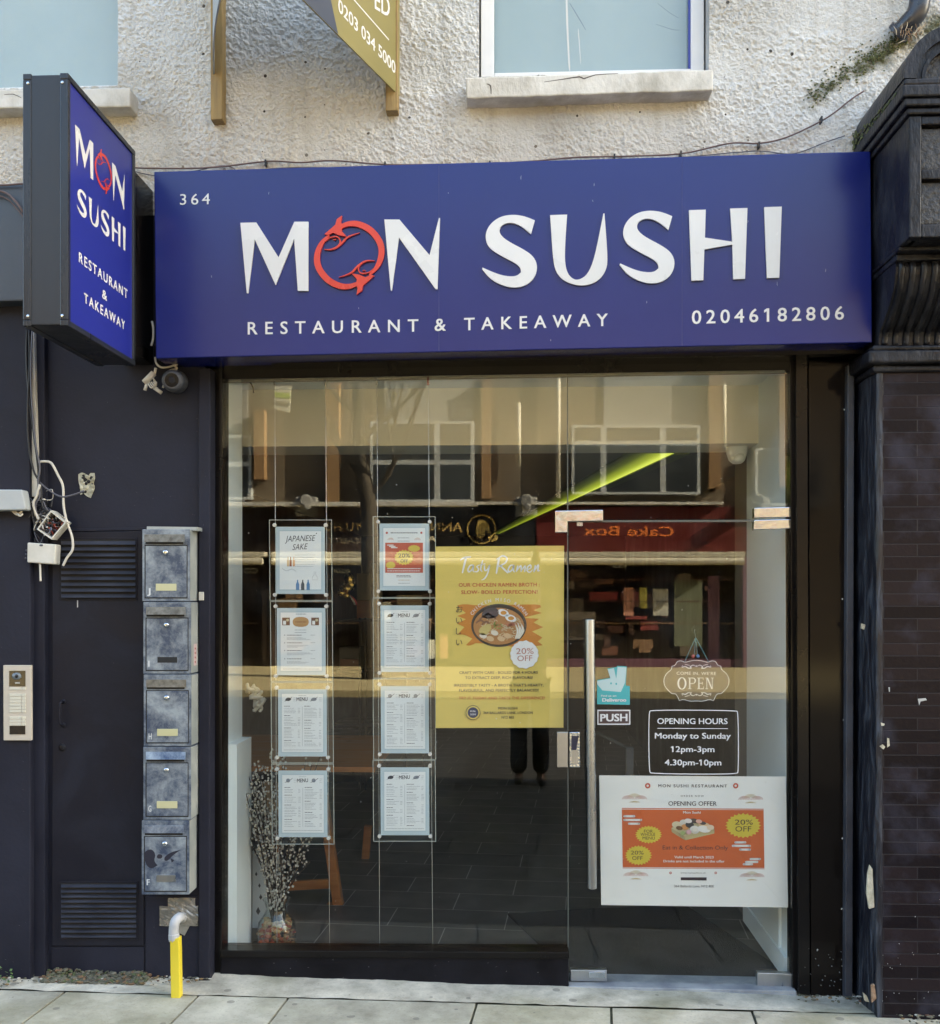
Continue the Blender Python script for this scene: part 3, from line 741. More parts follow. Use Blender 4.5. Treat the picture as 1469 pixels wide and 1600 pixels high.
a = MB(); a.slab([(888, 1541), (1244, 1548), (1246, 1562), (888, 1558)], .04, .2); a.build('threshold', worn('worn_threshold', (.20, .22, .25), (.38, .40, .41), 9, .5, .1, 40), sf, bevel=.004)
def pane(name, px, parent):
    m_ = MB(); m_.slab(px, GY, GY + .010); return m_.build(name, M['glass'], parent)
pane('fixed_pane', [(345, 588), (885.6, 579), (887.4, 1490), (344, 1488)], sf)
pane('transom_pane', [(887, 579), (1236, 574), (1238, 811), (887.6, 811.5)], sf)
def seam(px): 
    m_ = MB(); m_.slab(px, GY - .0006, GY + .0104); return m_
sm_ = flat((.10, .11, .10), .3, 'glass_edge')
seam([(885.6, 580), (887.2, 580), (888.4, 1540), (886.8, 1540)]).build('glass_joint', sm_, sf)
# glass door
gd = thing('glass_door', 'frameless glass door with long steel pull handle, right of the fixed window', 'door', (W(1063, 1540, GY).x, GY, 0))
pane('pane', [(889, 816), (1237, 815), (1239.5, 1541), (889, 1535)], gd)
seam([(888, 813), (1180, 812), (1180, 815.5), (888, 816)]).build('glass_edge', sm_, gd)
seam([(889, 1537.5), (1239, 1543.5), (1239, 1546), (889, 1540)]).build('glass_edge', sm_, gd)
m_ = MB(); m_.slab([(1178, 793.5), (1239.5, 792), (1239.5, 808), (1178, 809.5)], GY - .014, GY + .024, M['chrome']); m_.build('hinge', None, gd, bevel=.003)
m_ = MB(); m_.slab([(1178, 812.5), (1238, 811), (1238, 826), (1177, 828)], GY - .014, GY + .024, M['chrome']); m_.build('hinge', None, gd, bevel=.003)
m_ = MB(); m_.slab([(867, 798), (942, 796.5), (942, 814), (886.5, 815), (886, 832), (867, 832.5)], GY - .014, GY + .024, M['chrome']); m_.build('corner_fitting', None, gd, bevel=.003)
m_ = MB(); m_.slab([(901, 816), (910, 816), (910, 822), (901, 822)], GY - .006, GY + .016, M['alu']); m_.build('stop', None, gd, bevel=.001)
m_ = MB(); m_.slab([(891, 1515.5), (948, 1516), (948, 1534), (891, 1533)], GY - .012, GY + .022, M['alu']); o = m_.build('floor_lock', None, gd, bevel=.002)
m_ = MB(); m_.slab([(920, 1519), (945, 1519), (945, 1529), (920, 1528)], GY - .018, GY - .012, M['chrome']); m_.build('keyhole_plate', None, o, bevel=.001)
m_ = MB(); m_.slab([(1183, 1520), (1240, 1522), (1240, 1542), (1183, 1541)], GY - .012, GY + .022, M['alu']); m_.build('floor_hinge', None, gd, bevel=.002)
m_ = MB(); m_.slab([(870, 1144), (887, 1144), (887, 1199), (870, 1199)], GY - .014, GY + .024, M['alu']); m_.build('lock_keep', None, gd, bevel=.002)
m_ = MB(); m_.slab([(889.5, 1144), (906, 1144), (906.5, 1199), (889.5, 1199)], GY - .016, GY + .024, M['chrome']); o = m_.build('lock', None, gd, bevel=.002)
m_ = MB(); m_.slab([(892.5, 1150), (904, 1150), (900, 1172), (892.5, 1172)], GY - .0175, GY - .016, flat((.02, .025, .06), .2)); m_.slab([(893, 1172), (902.5, 1172), (902.5, 1194), (893, 1194)], GY - .019, GY - .016, M['alu']); m_.build('thumb_turn', None, o)
p0, p1 = W(921.5, 968, .03), W(925, 1388, .03)
m_ = MB(); m_.tube([p0, p1], .0195, 20); m_.build('pull_handle', M['alu'], gd, smooth=False, bevel=.002)
m_ = MB()
for t in (.12, .88):
    q = p0.lerp(p1, t); m_.tube([q, q + Vector((0, .075, 0))], .009, 12)
m_.build('handle_mount', M['alu'], gd)
# tiny chips of paint and screws on the black panel
m_ = MB()
for (u, v) in ((1319, 640), (1320, 792), (1316, 936), (1318, 1125), (1316, 1310), (1315, 1420), (1277, 1484), (1255, 1406), (1320, 1380)):
    m_.ball(W(u, v, .0345), .0035, 5, None, (1, .4, 1.2))
m_.build('screw', flat((.5, .5, .48), .6), sf)
# ------------------------------------------------------------------ lettering outlines of the sign (photograph pixels)
z4 = lambda L: [(360 + x / 3.4976, 320 + y / 3.4976) for x, y in L]
z5 = lambda L: [(740 + x / 2.3317, 300 + y / 2.3317) for x, y in L]
GL = {}
GL['M'] = z4([(53, 98), (140, 96), (262, 287), (348, 92), (424, 92), (424, 470), (367, 470), (347, 185), (245, 437), (131, 187), (95, 482), (88, 482)])
GL['N'] = z4([(840, 80), (922, 80), (1087, 275), (1138, 72), (1144, 72), (1130, 462), (1120, 460), (920, 178), (881, 468), (875, 468)])
S_ = [(222, 103), (180, 86), (135, 82), (95, 90), (60, 115), (42, 150), (45, 185), (65, 212), (110, 238), (150, 258), (170, 275), (172, 292), (158, 305), (135, 308), (100, 303), (65, 290), (32, 275), (30, 280), (55, 312), (90, 335), (135, 349), (175, 346), (208, 328), (228, 298), (231, 262), (215, 232), (180, 208), (135, 185), (105, 165), (92, 145), (97, 125), (118, 112), (145, 112), (175, 125), (208, 153)]
GL['S'] = chaikin(z5(S_), 2)
GL['U'] = chaikin(z5([(278, 84), (340, 82), (330, 230), (337, 290), (360, 318), (385, 320), (415, 300), (440, 240), (472, 78), (476, 78), (489, 250), (480, 290), (455, 322), (415, 340), (370, 340), (325, 322), (298, 290), (288, 240)]), 2)
GL['S2'] = chaikin(z5([(x + 501, y - 15) for x, y in S_]), 2)
GL['H'] = z5([(784, 66), (845, 64), (842, 166), (942, 181), (934, 60), (997, 58), (988, 316), (945, 318), (942, 191), (840, 209), (836, 321), (793, 323)])
GL['I'] = z5([(1058, 55), (1122, 53), (1113, 312), (1068, 313)])
fishA = [[(538, 165, 10), (500, 205, 22), (477, 255, 30), (472, 310, 33), (490, 360, 35), (535, 412, 35), (595, 442, 32), (650, 445, 27), (698, 428, 20)]]
fish_thin = [[(510, 243, 2), (555, 242, 8), (598, 217, 10), (640, 176, 8), (705, 152, 2)], [(516, 200, 3), (540, 180, 5), (578, 174, 6), (597, 190, 6), (594, 215, 7), (570, 240, 5)], [(558, 186, 2), (566, 191, 3), (576, 186, 2)]]
fish_tail = [(512, 160), (545, 132), (572, 108), (580, 78), (608, 58), (602, 92), (612, 112), (606, 142), (636, 174), (592, 166), (560, 152), (530, 166)]
rot = lambda L: [tuple([1296 - p[0], 548 - p[1]] + list(p[2:])) for p in L]
FISH_STROKES = fishA + [rot(s) for s in fishA] + fish_thin + [rot(s) for s in fish_thin]
FISH_TAILS = [fish_tail, rot(fish_tail)]
def ribbon(pts, smooth=5):
    P3 = catmull([Vector(p) for p in pts], smooth); Lf, Rt = [], []
    for i, p in enumerate(P3):
        a, b = P3[max(i - 1, 0)], P3[min(i + 1, len(P3) - 1)]
        d = Vector((b.x - a.x, b.y - a.y)).normalized(); h = max(p.z, 1) / 2
        Lf.append((p.x - d.y * h, p.y + d.x * h)); Rt.append((p.x + d.y * h, p.y - d.x * h))
    return Lf, Rt

# ------------------------------------------------------------------ the fascia sign
YF = -.18
fs_ = thing('fascia_sign', 'long blue shop sign with raised white letters and red fish emblem', 'sign', tuple(W(800, 545, -.05)))
a = MB(); a.slab([(240, 268), (1360, 236), (1362.5, 535), (243, 560)], YF, -.01); a.build('sign_panel', M['blue_sign'], fs_, bevel=.004)
for k, nm in (('M', 'letter'), ('N', 'letter'), ('S', 'letter'), ('U', 'letter'), ('S2', 'letter'), ('H', 'letter'), ('I', 'letter')):
    a = MB(); a.slab(GL[k], YF - .011, YF - .0015); a.build(nm, M['letter'], fs_)
a = MB()
for k, s_ in enumerate(FISH_STROKES):
    Lf, Rt = ribbon(s_); n = len(Lf); e_ = .0002 * k
    f3 = [W(*z4([q])[0], YF - .011 - e_) for q in Lf + Rt]; b3 = [Vector((p.x, YF - .0015, p.z)) for p in f3]
    a.raw(f3 + b3, [(i, i + 1, i + 1 + n, i + n) for i in range(n - 1)] + [(i, i + 1, i + 1 + 2 * n, i + 2 * n) for i in range(n - 1)] + [(n + i, n + i + 1, 3 * n + i + 1, 3 * n + i) for i in range(n - 1)])
for k, t_ in enumerate(FISH_TAILS): a.slab(z4(t_), YF - .0135 - .0002 * k, YF - .0015)
a.build('fish_emblem', M['red'], fs_)
LT = M['letter']
a = Art(YF - .003); a.text('364', (281, 320), (327.5, 319), 16.5, LT, bold=.004, space=1.35); a.build('street_number', fs_)
a = Art(YF - .003); a.text('RESTAURANT', (387, 522.5), (653, 518), 19, LT, bold=.012, space=1.75)
a.text('&', (679, 517), (696, 516.5), 19, LT, bold=.012); a.text('TAKEAWAY', (725, 516), (949, 509), 19, LT, bold=.012, space=1.75); a.build('tagline', fs_)
a = Art(YF - .003); a.text('02046182806', (1081, 506), (1318, 499), 20.5, LT, bold=.012, space=1.4); a.build('phone_number', fs_)
a = Art(YF); a.k = 1; sj = flat((.018, .024, .15), .4)
for u in (685, 1065): a.rect(u, 259 - (u - 685) * .0286, u + .9, 548 - (u - 685) * .022, sj)
a.build('panel_joint', fs_)
a = Art(YF); a.k = 1; sc2 = flat((.30, .33, .42), .7); rq = random.Random(9)
for u, v, l_ in ((928, 286, 5), (926, 312, 3), (814, 274, 7), (1168, 344, 4), (700, 300, 3), (420, 300, 4), (560, 480, 3), (1010, 470, 4), (1290, 420, 5), (330, 430, 4), (860, 530, 3), (1214, 440, 7)): a.stroke([(u, v, .3), (u + rq.uniform(-.6, .6), v + l_ * .6, .7), (u + rq.uniform(-1, 1), v + l_, .2)], .5, sc2, 2)
a.build('scratch', fs_)

# ------------------------------------------------------------------ the projecting sign
def WX(u, v, x0):
    a_, b_ = (u - CXP) / FPX, (v - CYP) / FPX
    dx, dy = a_ * COS_T - SIN_T, a_ * SIN_T + COS_T
    t = x0 / dx
    return Vector((x0, -CAM_D + dy * t, CAM_H - b_ * t))
BY1 = -.25; BX1 = W(211, 400, BY1).x; BY0 = WX(106, 300, BX1).y; BX0 = W(35, 300, BY0).x; BZ1 = W(211, 236, BY1).z; BZ0 = W(213, 572, BY1).z
bs = thing('projecting_sign', 'blue and black box sign sticking out from the wall on the left', 'sign', ((BX0 + BX1) / 2, BY1, BZ0))
a = MB(); a.box(BX0 + .012, BX1 - .012, BY0 + .004, BY1, BZ0 + .004, BZ1 - .004); a.build('case', M['dark_alu'], bs, bevel=.004)
for x0, x1 in ((BX0, BX0 + .030), (BX1 - .030, BX1)):
    a = MB(); w_ = .022
    for y0, y1, za, zb in ((BY0, BY1 + .003, BZ1 - w_, BZ1), (BY0, BY1 + .003, BZ0, BZ0 + w_), (BY0, BY0 + w_, BZ0 + w_, BZ1 - w_), (BY1 - w_, BY1 + .003, BZ0 + w_, BZ1 - w_)):
        a.box(x0, x1, y0, y1, za, zb)
    a.build('side_frame', M['dark_alu'], bs, bevel=.003)
a = MB(); a.box(BX1 - .016, BX1 - .006, BY0 + w_, BY1 - w_, BZ0 + w_, BZ1 - w_); a.build('face_panel', M['blue_blade'], bs)
a = MB(); a.box(BX0 + .006, BX0 + .011, BY0 + w_, BY1 - w_, BZ0 + w_, BZ1 - w_); a.build('face_panel', M['blue_blade'], bs)
XB = BX1 - .005
plane = lambda s_, t_, d: Vector((XB - d, s_, -t_))
def blade_map(u_, v_, src, y0, y1, zt0, zb0):
    return (y0 + (u_ - src[0]) / (src[2] - src[0]) * (y1 - y0), -(zt0 + (v_ - src[1]) / (src[3] - src[1]) * (zb0 - zt0)))
ya, yb = WX(117, 200, XB).y, WX(194.3, 300, XB).y; zt, zb_ = WX(117, 194, XB).z, WX(120, 258, XB).z
srcM = (375.2, 347, 687, 456)
art = Art(0, to=plane)
mp_ = lambda L, src, y0, y1, z0, z1: [blade_map(p[0], p[1], src, y0, y1, z0, z1) for p in L]
for k in 'MN': art.poly(mp_(GL[k], srcM, ya, yb, zt, zb_), LT)
ys0, ys1 = WX(119.8, 300, XB).y, WX(195.8, 360, XB).y; zs0, zs1 = WX(121, 286, XB).z, WX(122, 333, XB).z
srcS = (753, 323, 1221, 449)
for k in ('S', 'U', 'S2', 'H', 'I'): art.poly(mp_(GL[k], srcS, ys0, ys1, zs0, zs1), LT)
art.mb.build('lettering', None, bs)
art = Art(0, to=plane)
sc_ = (yb - ya) / (srcM[2] - srcM[0])
for s_ in FISH_STROKES:
    L2 = [z4([p[:2]])[0] + (p[2] / 3.4976,) for p in s_]
    art.stroke([blade_map(p[0], p[1], srcM, ya, yb, zt, zb_) + (p[2] * sc_ * 1.0,) for p in L2], .001, M['red'], 5)
for t_ in FISH_TAILS: art.layer().poly(mp_(z4(t_), srcM, ya, yb, zt, zb_), M['red'])
art.mb.build('fish_emblem', None, bs)
art = Art(0, to=plane)
def btext(body, pl, pr, hpx, **k):
    q0, q1 = WX(*pl, XB), WX(*pr, XB); h = (WX(pl[0], pl[1] - hpx, XB) - q0).z
    zz = (q0.z + q1.z) / 2
    art.text(body, (q0.y, -zz), (q1.y, -zz), h, LT, **k)
btext('RESTAURANT', (123, 412.5), (198.7, 464), 15.5, bold=.02, space=1.3)
btext('&', (159.5, 466.5), (166.5, 469), 14, bold=.02)
btext('TAKEAWAY', (131, 474.5), (194.7, 513.5), 15, bold=.02, space=1.3)
art.mb.build('tagline', None, bs)
a = MB()
for xx in (BX0 + .020, BX1 - .020):
    for zz in (BZ0 + .035, BZ1 - .035): a.lathe((xx, BY0 + .001, zz), [(.006, 0), (.005, -.004), (.0001, -.005)], 12, None, 'y')
a.build('screw', M['chrome'], bs)
a = MB(); a.box(BX0 + .02, BX1 - .012, BY1, -.001, BZ0 + .06, BZ1 - .07); a.build('bracket', M['black_gloss'], bs, bevel=.004)

# ------------------------------------------------------------------ agent's board on two timber posts
ab = thing('agent_board', 'olive letting board standing out on two timber posts, telephone number in white', 'sign board', (-.92, 0, 3.9))
def post(u0, u1, vb, yy=-.075):
    p = MB(); p.slab([(u0, -200), (u1, -200), (u1, vb), (u0, vb + 1)], yy, -.004); return p.build('post', M['wood'], ab, bevel=.003)
post(328.5, 347, 186, -.065); post(602, 621, 172, -.065)
P0 = W(624, 150, -.03); dr = Vector((-.255, -.69, 0)).normalized()
nrm = Vector((-dr.y, dr.x, 0)).normalized()
if nrm.x < 0: nrm = -nrm
def WB(u, v):
    a_, b_ = (u - CXP) / FPX, (v - CYP) / FPX
    d = Vector((a_ * COS_T - SIN_T, a_ * SIN_T + COS_T, -b_)); o = Vector((0, -CAM_D, CAM_H))
    return o + d * ((P0 - o).dot(nrm) / d.dot(nrm))
bz0 = P0.z; LEN = 1.0
def bpt(s_, z_, d=0): q = P0 + dr * s_ + nrm * d; return Vector((q.x, q.y, z_))
olive = worn('olive_board', (.20, .17, .055), (.24, .205, .07), 3, .5, .02, 30); navyb = flat((.035, .045, .075), .5)
a = MB(); cut = [bpt(0, bz0), bpt(LEN, bz0), bpt(LEN, bz0 + .6), bpt(0, bz0 + .6)]
a.prism(cut, [p - nrm * .005 for p in cut]); o_b = a.build('board', olive, ab)
q = P0; bl_s = lambda w: (w - P0).dot(dr)
art = Art(0, to=lambda s_, t_, d: bpt(s_, t_, .0006 - d))
s1_, s0_ = bl_s(WB(517, 1)), bl_s(WB(528, 50))
art.poly([(s0_, bz0 + .001), (LEN - .002, bz0 + .001), (LEN - .002, bz0 + .59), (s0_ + (s1_ - s0_) * 6, bz0 + .59)][::-1], navyb)
art.layer()
def bt_(body, pl, pr, hpx, sp=1.0):
    A_, B_ = WB(*pl), WB(*pr); V_, F_ = glyphs(body, SANS, .012, sp); x0_, x1_ = min(p[0] for p in V_), max(p[0] for p in V_)
    h_ = abs((WB(pr[0], pr[1] - hpx) - B_).z) / caph(SANS)
    art.inked(lambda x, y_, d: art.to(bl_s(A_) + (bl_s(B_) - bl_s(A_)) * (x - x0_) / (x1_ - x0_), A_.z + (B_.z - A_.z) * (x - x0_) / (x1_ - x0_) + y_ * h_, d), V_, F_, LT, .012)
bt_('0203 034 5000', (528, 17), (617, 116), 18)
A_, B_ = WB(552, 0), WB(607, 63.5)
bt_('ED', (585, 13), (608, 28), 30)
art.poly([(bl_s(A_) + .03, A_.z), (bl_s(B_), B_.z), (bl_s(B_), B_.z + .006), (bl_s(A_) + .03, A_.z + .006)], LT)
art.build('lettering', o_b)
P1 = W(333, 122, -.03); d2 = Vector((.250, -.69, 0)).normalized(); n2 = Vector((-d2.y, d2.x, 0))
a = MB(); pts = []
for i in range(13):
    s_ = LEN * i / 12; b_ = -.02 * math.sin(math.pi * min(1, s_ / .8))
    pts.append(P1 + d2 * s_ + n2 * b_)
lo_p = [Vector((p.x, p.y, P1.z)) for p in pts]; hi_p = [Vector((p.x, p.y, P1.z + .6)) for p in pts]
for i in range(12):
    a.prism([lo_p[i], lo_p[i + 1], hi_p[i + 1], hi_p[i]], [x + n2 * .006 for x in (lo_p[i], lo_p[i + 1], hi_p[i + 1], hi_p[i])])
a.build('board', worn('board_back', (.34, .37, .39), (.42, .45, .46), 4, .6, .02, 30), ab)

# ------------------------------------------------------------------ pilaster, console bracket on the right
PYF = -.20; PX0 = W(1369, 1000, PYF).x; PX1 = PX0 + .33
pl = thing('pilaster', 'black painted brick pilaster with carved console bracket at the right edge', 'pilaster', ((PX0 + PX1) / 2, -.1, 0))
a = MB(); a.box(PX0 + .012, PX1, PYF, .2, -.03, 2.64, M['black_brick']); a.build('shaft', None, pl, bevel=.008)
a = MB(); n = 50
rw = random.Random(4); cols_ = [.2, .0, -.06, -.12, -.165, -.192, -.2005, -.2005]; xo = [0, 0, -.004, .0, .002, -.001, .003, .024]
vv = []
for i in range(n + 1):
    z = -.03 + 2.66 * i / n
    for j, (c, x) in enumerate(zip(cols_, xo)): vv.append((PX0 + x + (rw.uniform(-.003, .003) if 0 < j < 7 else 0), c - (rw.uniform(0, .0025) if 0 < j else 0), z))
k_ = len(cols_)
a.raw(vv, [(i * k_ + j, i * k_ + j + 1, (i + 1) * k_ + j + 1, (i + 1) * k_ + j) for i in range(n) for j in range(k_ - 1)]); a.build('rendered_edge', M['navy_peel'], pl, smooth=True)
# chips where pale plaster and timber show
a = MB(); chip = worn('chipped_plaster', (.42, .38, .26), (.66, .62, .5), 30, .9, .5, 60); ti = worn('bare_brick', (.22, .13, .08), (.35, .24, .16), 30, .9, .5, 60)
def chips(pts, y, mat): a.slab(pts, y, y + .012, mat)
chips([(1356, 1365), (1359, 1352), (1363, 1358), (1366, 1418), (1358, 1420), (1354, 1395)], -.19, chip)
chips([(1361, 1540), (1366, 1538), (1369, 1560), (1362, 1567)], -.2035, ti); chips([(1349, 1552), (1354, 1556), (1358, 1566), (1351, 1564)], -.17, chip)
chips([(1346, 974), (1352, 976), (1350, 984), (1346, 982)], -.13, chip)
chips([(1374, 1166), (1379, 1163), (1383, 1167), (1380, 1171)], -.2025, chip); chips([(1386, 1153), (1389, 1154), (1390, 1165), (1386, 1168)], -.2025, chip); chips([(1376, 1129), (1382, 1131), (1381, 1134), (1377, 1134)], -.2025, chip)
chips([(1434, 1092), (1446, 1091), (1448, 1094), (1438, 1096), (1436, 1102)], -.2025, flat((.5, .5, .48), .8)); chips([(1388, 1074), (1390, 1074), (1390, 1081), (1389, 1081)], -.2025, flat((.5, .5, .48), .8))
for i in range(22):
    u, v = rw.uniform(1378, 1468), rw.uniform(1400, 1565) ; s_ = rw.uniform(.35, .9)
    if rw.random() < .6: v = 1560 - (1560 - v) * rw.random()
    chips([(u, v), (u + s_, v - s_ * .5), (u + s_ * 1.3, v + s_), (u, v + s_ * 1.2)], -.2022, flat((.42, .42, .40), .9))
for i in range(26):
    u, v = rw.uniform(1248, 1320), rw.uniform(1480, 1548); s_ = rw.uniform(.5, 1.0)
    chips([(u, v), (u + s_, v), (u + s_, v + s_), (u, v + s_)], .0290, flat((.3, .3, .29), .9))
a.build('paint_chip', None, pl)
OB = M['old_black']
a = MB()
for z0, z1, e in ((2.615, 2.645, .018), (2.645, 2.70, .045), (2.70, 2.725, .022)): a.box(PX0 - e, PX1 + e, PYF - e, .15, z0, z1)
a.build('neck_moulding', OB, pl, bevel=.012, seg=3)
prof = [(-.205, 2.725), (-.215, 2.775), (-.25, 2.80), (-.29, 2.83), (-.335, 2.868), (-.368, 2.91), (-.388, 2.955), (-.392, 2.985), (-.385, 3.005)]
pr = [(p.x, p.y) for p in catmull([(y, z, 0) for y, z in prof], 3)]
a = MB()
fr = [Vector((PX0 + .008, y, z)) for y, z in pr] + [Vector((PX0 + .008, .1, 3.005)), Vector((PX0 + .008, .1, 2.725))]
a.prism(fr, [Vector((PX1 - .008, p.y, p.z)) for p in fr]); a.build('corbel', OB, pl)
a = MB()
for i in range(7):
    x = PX0 + .03 + i * .042
    a.tube([Vector((x + (0 if i else 0), y - .001, z - .001)) for y, z in pr], .0125, 8)
a.build('reeding', OB, pl, smooth=True)
a = MB(); a.box(PX0 + .003, PX1 - .003, -.41, .1, 3.005, 3.03); a.box(PX0 - .002, PX1 + .002, -.45, .1, 3.03, 3.047); a.build('corbel_moulding', OB, pl, bevel=.006)
YC = -.55
a = MB(); a.box(PX0 + .02, PX1 - .02, YC + .035, .1, 3.045, 3.50)
a.box(PX0, PX0 + .045, YC, .1, 3.045, 3.5); a.box(PX1 - .045, PX1, YC, .1, 3.045, 3.5)
for z0, z1 in ((3.046, 3.095), (3.262, 3.30), (3.465, 3.499)): a.box(PX0 + .045, PX1 - .045, YC + .002, .1, z0, z1)
a.build('panelled_block', OB, pl, bevel=.005)
rp_ = worn('rough_black_stone', (.008, .008, .010), (.06, .063, .07), 40, .5, 1.0, 50, lo_=.4, hi=.8)
a = MB()
for z0, z1 in ((3.10, 3.257), (3.305, 3.46)): a.box(PX0 + .05, PX1 - .05, YC + .022, YC + .05, z0, z1)
a.build('carved_panel', rp_, pl, bevel=.004)
a = MB()
for z0, z1, e in ((3.50, 3.525, .012), (3.525, 3.555, .026), (3.555, 3.60, .036), (3.60, 3.625, .030)): a.box(PX0 - e, PX1 + e, YC - e, .1, z0, z1)
a.build('cornice', OB, pl, bevel=.007)
cx_, cz_ = (PX0 + PX1) / 2, 3.625
def arc(r_, n=28): return [(cx_ - r_ * math.cos(math.pi * i / n), cz_ + r_ * math.sin(math.pi * i / n)) for i in range(n + 1)]
def ring(ro, ri, y0, y1, mb):
    O, I_ = arc(ro), arc(ri); n = len(O)
    for i in range(n - 1):
        f = [Vector((O[i][0], y0, O[i][1])), Vector((O[i + 1][0], y0, O[i + 1][1])), Vector((I_[i + 1][0], y0, I_[i + 1][1])), Vector((I_[i][0], y0, I_[i][1]))]
        mb.prism(f, [Vector((p.x, y1, p.z)) for p in f])
a = MB(); a.weld = True; ring(.197, .150, YC - .03, .1, a); ring(.150, .128, YC - .012, .1, a); ring(.128, .115, YC - .02, .1, a); a.build('arched_hood', OB, pl)
a = MB(); fr = [Vector((x, YC + .012, z)) for x, z in arc(.116)]; a.prism(fr, [Vector((p.x, .1, p.z)) for p in fr]); a.build('tympanum', rp_, pl)
# growth on the hood's shoulder
ms = MB(); mm = worn('moss', (.04, .055, .02), (.15, .165, .075), 30, .95, .6, 80)
for i in range(420):
    t = rw.random() ** .8; u, v = 1255 + 172 * t, 156 - 108 * t + rw.gauss(0, 6 + 12 * rw.random() ** 2)
    p = W(u, v, -.008 - rw.random() * .008); ms.ball(p, rw.uniform(.0018, .005), 4, None, (1.3, .7, .9))
for i in range(120):
    t = rw.random(); yy = -.02 - .5 * t * t; x = PX0 - .036 + rw.uniform(-.002, .012)
    ms.ball((x, yy, 3.60 + rw.random() * .09 * (1 - t)), rw.uniform(.003, .007), 4, None, (.6, 1.5, 1))
for i in range(160):
    t = rw.random(); u, v = 1350 + 80 * t, 95 - 55 * t + rw.gauss(0, 8); p = W(u, v, -.012 - rw.random() * .02); a_ = rw.uniform(0, 6.28); l_ = rw.uniform(.006, .013)
    ms.face([p, p + Vector((math.cos(a_) * l_ * .5 - math.sin(a_) * l_ * .3, -.004, math.sin(a_) * l_ * .5 + math.cos(a_) * l_ * .3)), p + Vector((math.cos(a_) * l_, -.006, math.sin(a_) * l_)), p + Vector((math.cos(a_) * l_ * .5 + math.sin(a_) * l_ * .3, -.004, math.sin(a_) * l_ * .5 - math.cos(a_) * l_ * .3))])
tag(ms.build('moss', mm), 'moss growing in the angle between white wall and black bracket', 'moss', kind='stuff')
dp = thing('drainpipe', 'short black drainpipe elbow at the top right corner of the wall', 'drainpipe', tuple(W(1437, 0, -.07)))
a = MB(); path = catmull([W(1442, -140, -.09), W(1440, -40, -.09), W(1437, 0, -.09), W(1432, 20, -.085), W(1418, 38, -.065), W(1404, 52, -.035)], 6); a.tube(path, .042, 18); a.build('pipe', worn('black_pipe', (.02, .022, .03), (.04, .045, .06), 6, .3, .04), dp, smooth=True)
a = MB(); a.tube([W(1440, -12, -.09), W(1439, -4, -.09)], .047, 18); a.tube([W(1408, 46, -.045), W(1401, 54, -.03)], .049, 18); a.build('collar', worn('black_pipe', (.02, .022, .03), (.04, .045, .06), 6, .3, .04), dp, smooth=False, bevel=.003)
dw = MB(); pal = flat((.55, .47, .36), .9); pal2 = flat((.25, .16, .10), .9)
for i in range(70):
    c = W(rw.gauss(1420, 12), rw.gauss(48, 9), -.05 - rw.random() * .05); a_ = rw.uniform(.2, 2.9)
    e = c + Vector((math.cos(a_) * .03, rw.uniform(-.02, .01), math.sin(a_) * .035)); dw.tube([c, (c + e) / 2 + Vector((.004, 0, .003)), e], [.0012, .002, .0006], 4, pal if i % 3 else pal2)
tag(dw.build('dry_weed', None), 'dried brown weed sprouting under the drainpipe elbow', 'weed')

# ------------------------------------------------------------------ cables along the top of the sign
def cable(name, pts, r_, mat, label, cat='cable', n=6, group=None):
    return tag(MB().tube(catmull(pts, 6), r_, n).build(name, mat, None, smooth=True), label, cat, group)
YW = -.03
cable('cable', [W(u, v, YW) for u, v in ((205, 262), (240, 263), (300, 263), (350, 260), (420, 252), (470, 254), (520, 251), (600, 257), (680, 257), (760, 256), (830, 252), (900, 246), (985, 244), (1065, 240), (1140, 224), (1185, 224), (1230, 214), (1290, 185), (1330, 155), (1350, 142))], .0034, M['cable_brown'], 'thin brown cable draped along the blue sign top edge and up to the moss')
cable('cable', [W(u, v, YW + .008) for u, v in ((210, 268), (250, 275), (300, 268), (345, 259), (365, 263), (372, 268), (450, 262), (560, 262), (640, 260), (740, 259), (850, 253), (950, 249), (1060, 246), (1150, 238), (1190, 236), (1240, 240), (1290, 222), (1320, 212))], .0022, M['cable_grey'], 'thinner grey wire just above the top edge of the blue sign')
ct_ = MB()
for u, v in ((414, 254), (601, 257), (960, 245), (1064, 240), (1186, 226), (1284, 186), (765, 256)): ct_.slab([(u - 1.2, v - 5), (u + 1.2, v - 5), (u + 1.2, v + 4), (u - 1.2, v + 4)], YW - .006, 0)
tag(ct_.build('cable_clip', M['cable_black']), 'small black clips fixing the brown cable to the white wall', 'cable clips', kind='stuff')

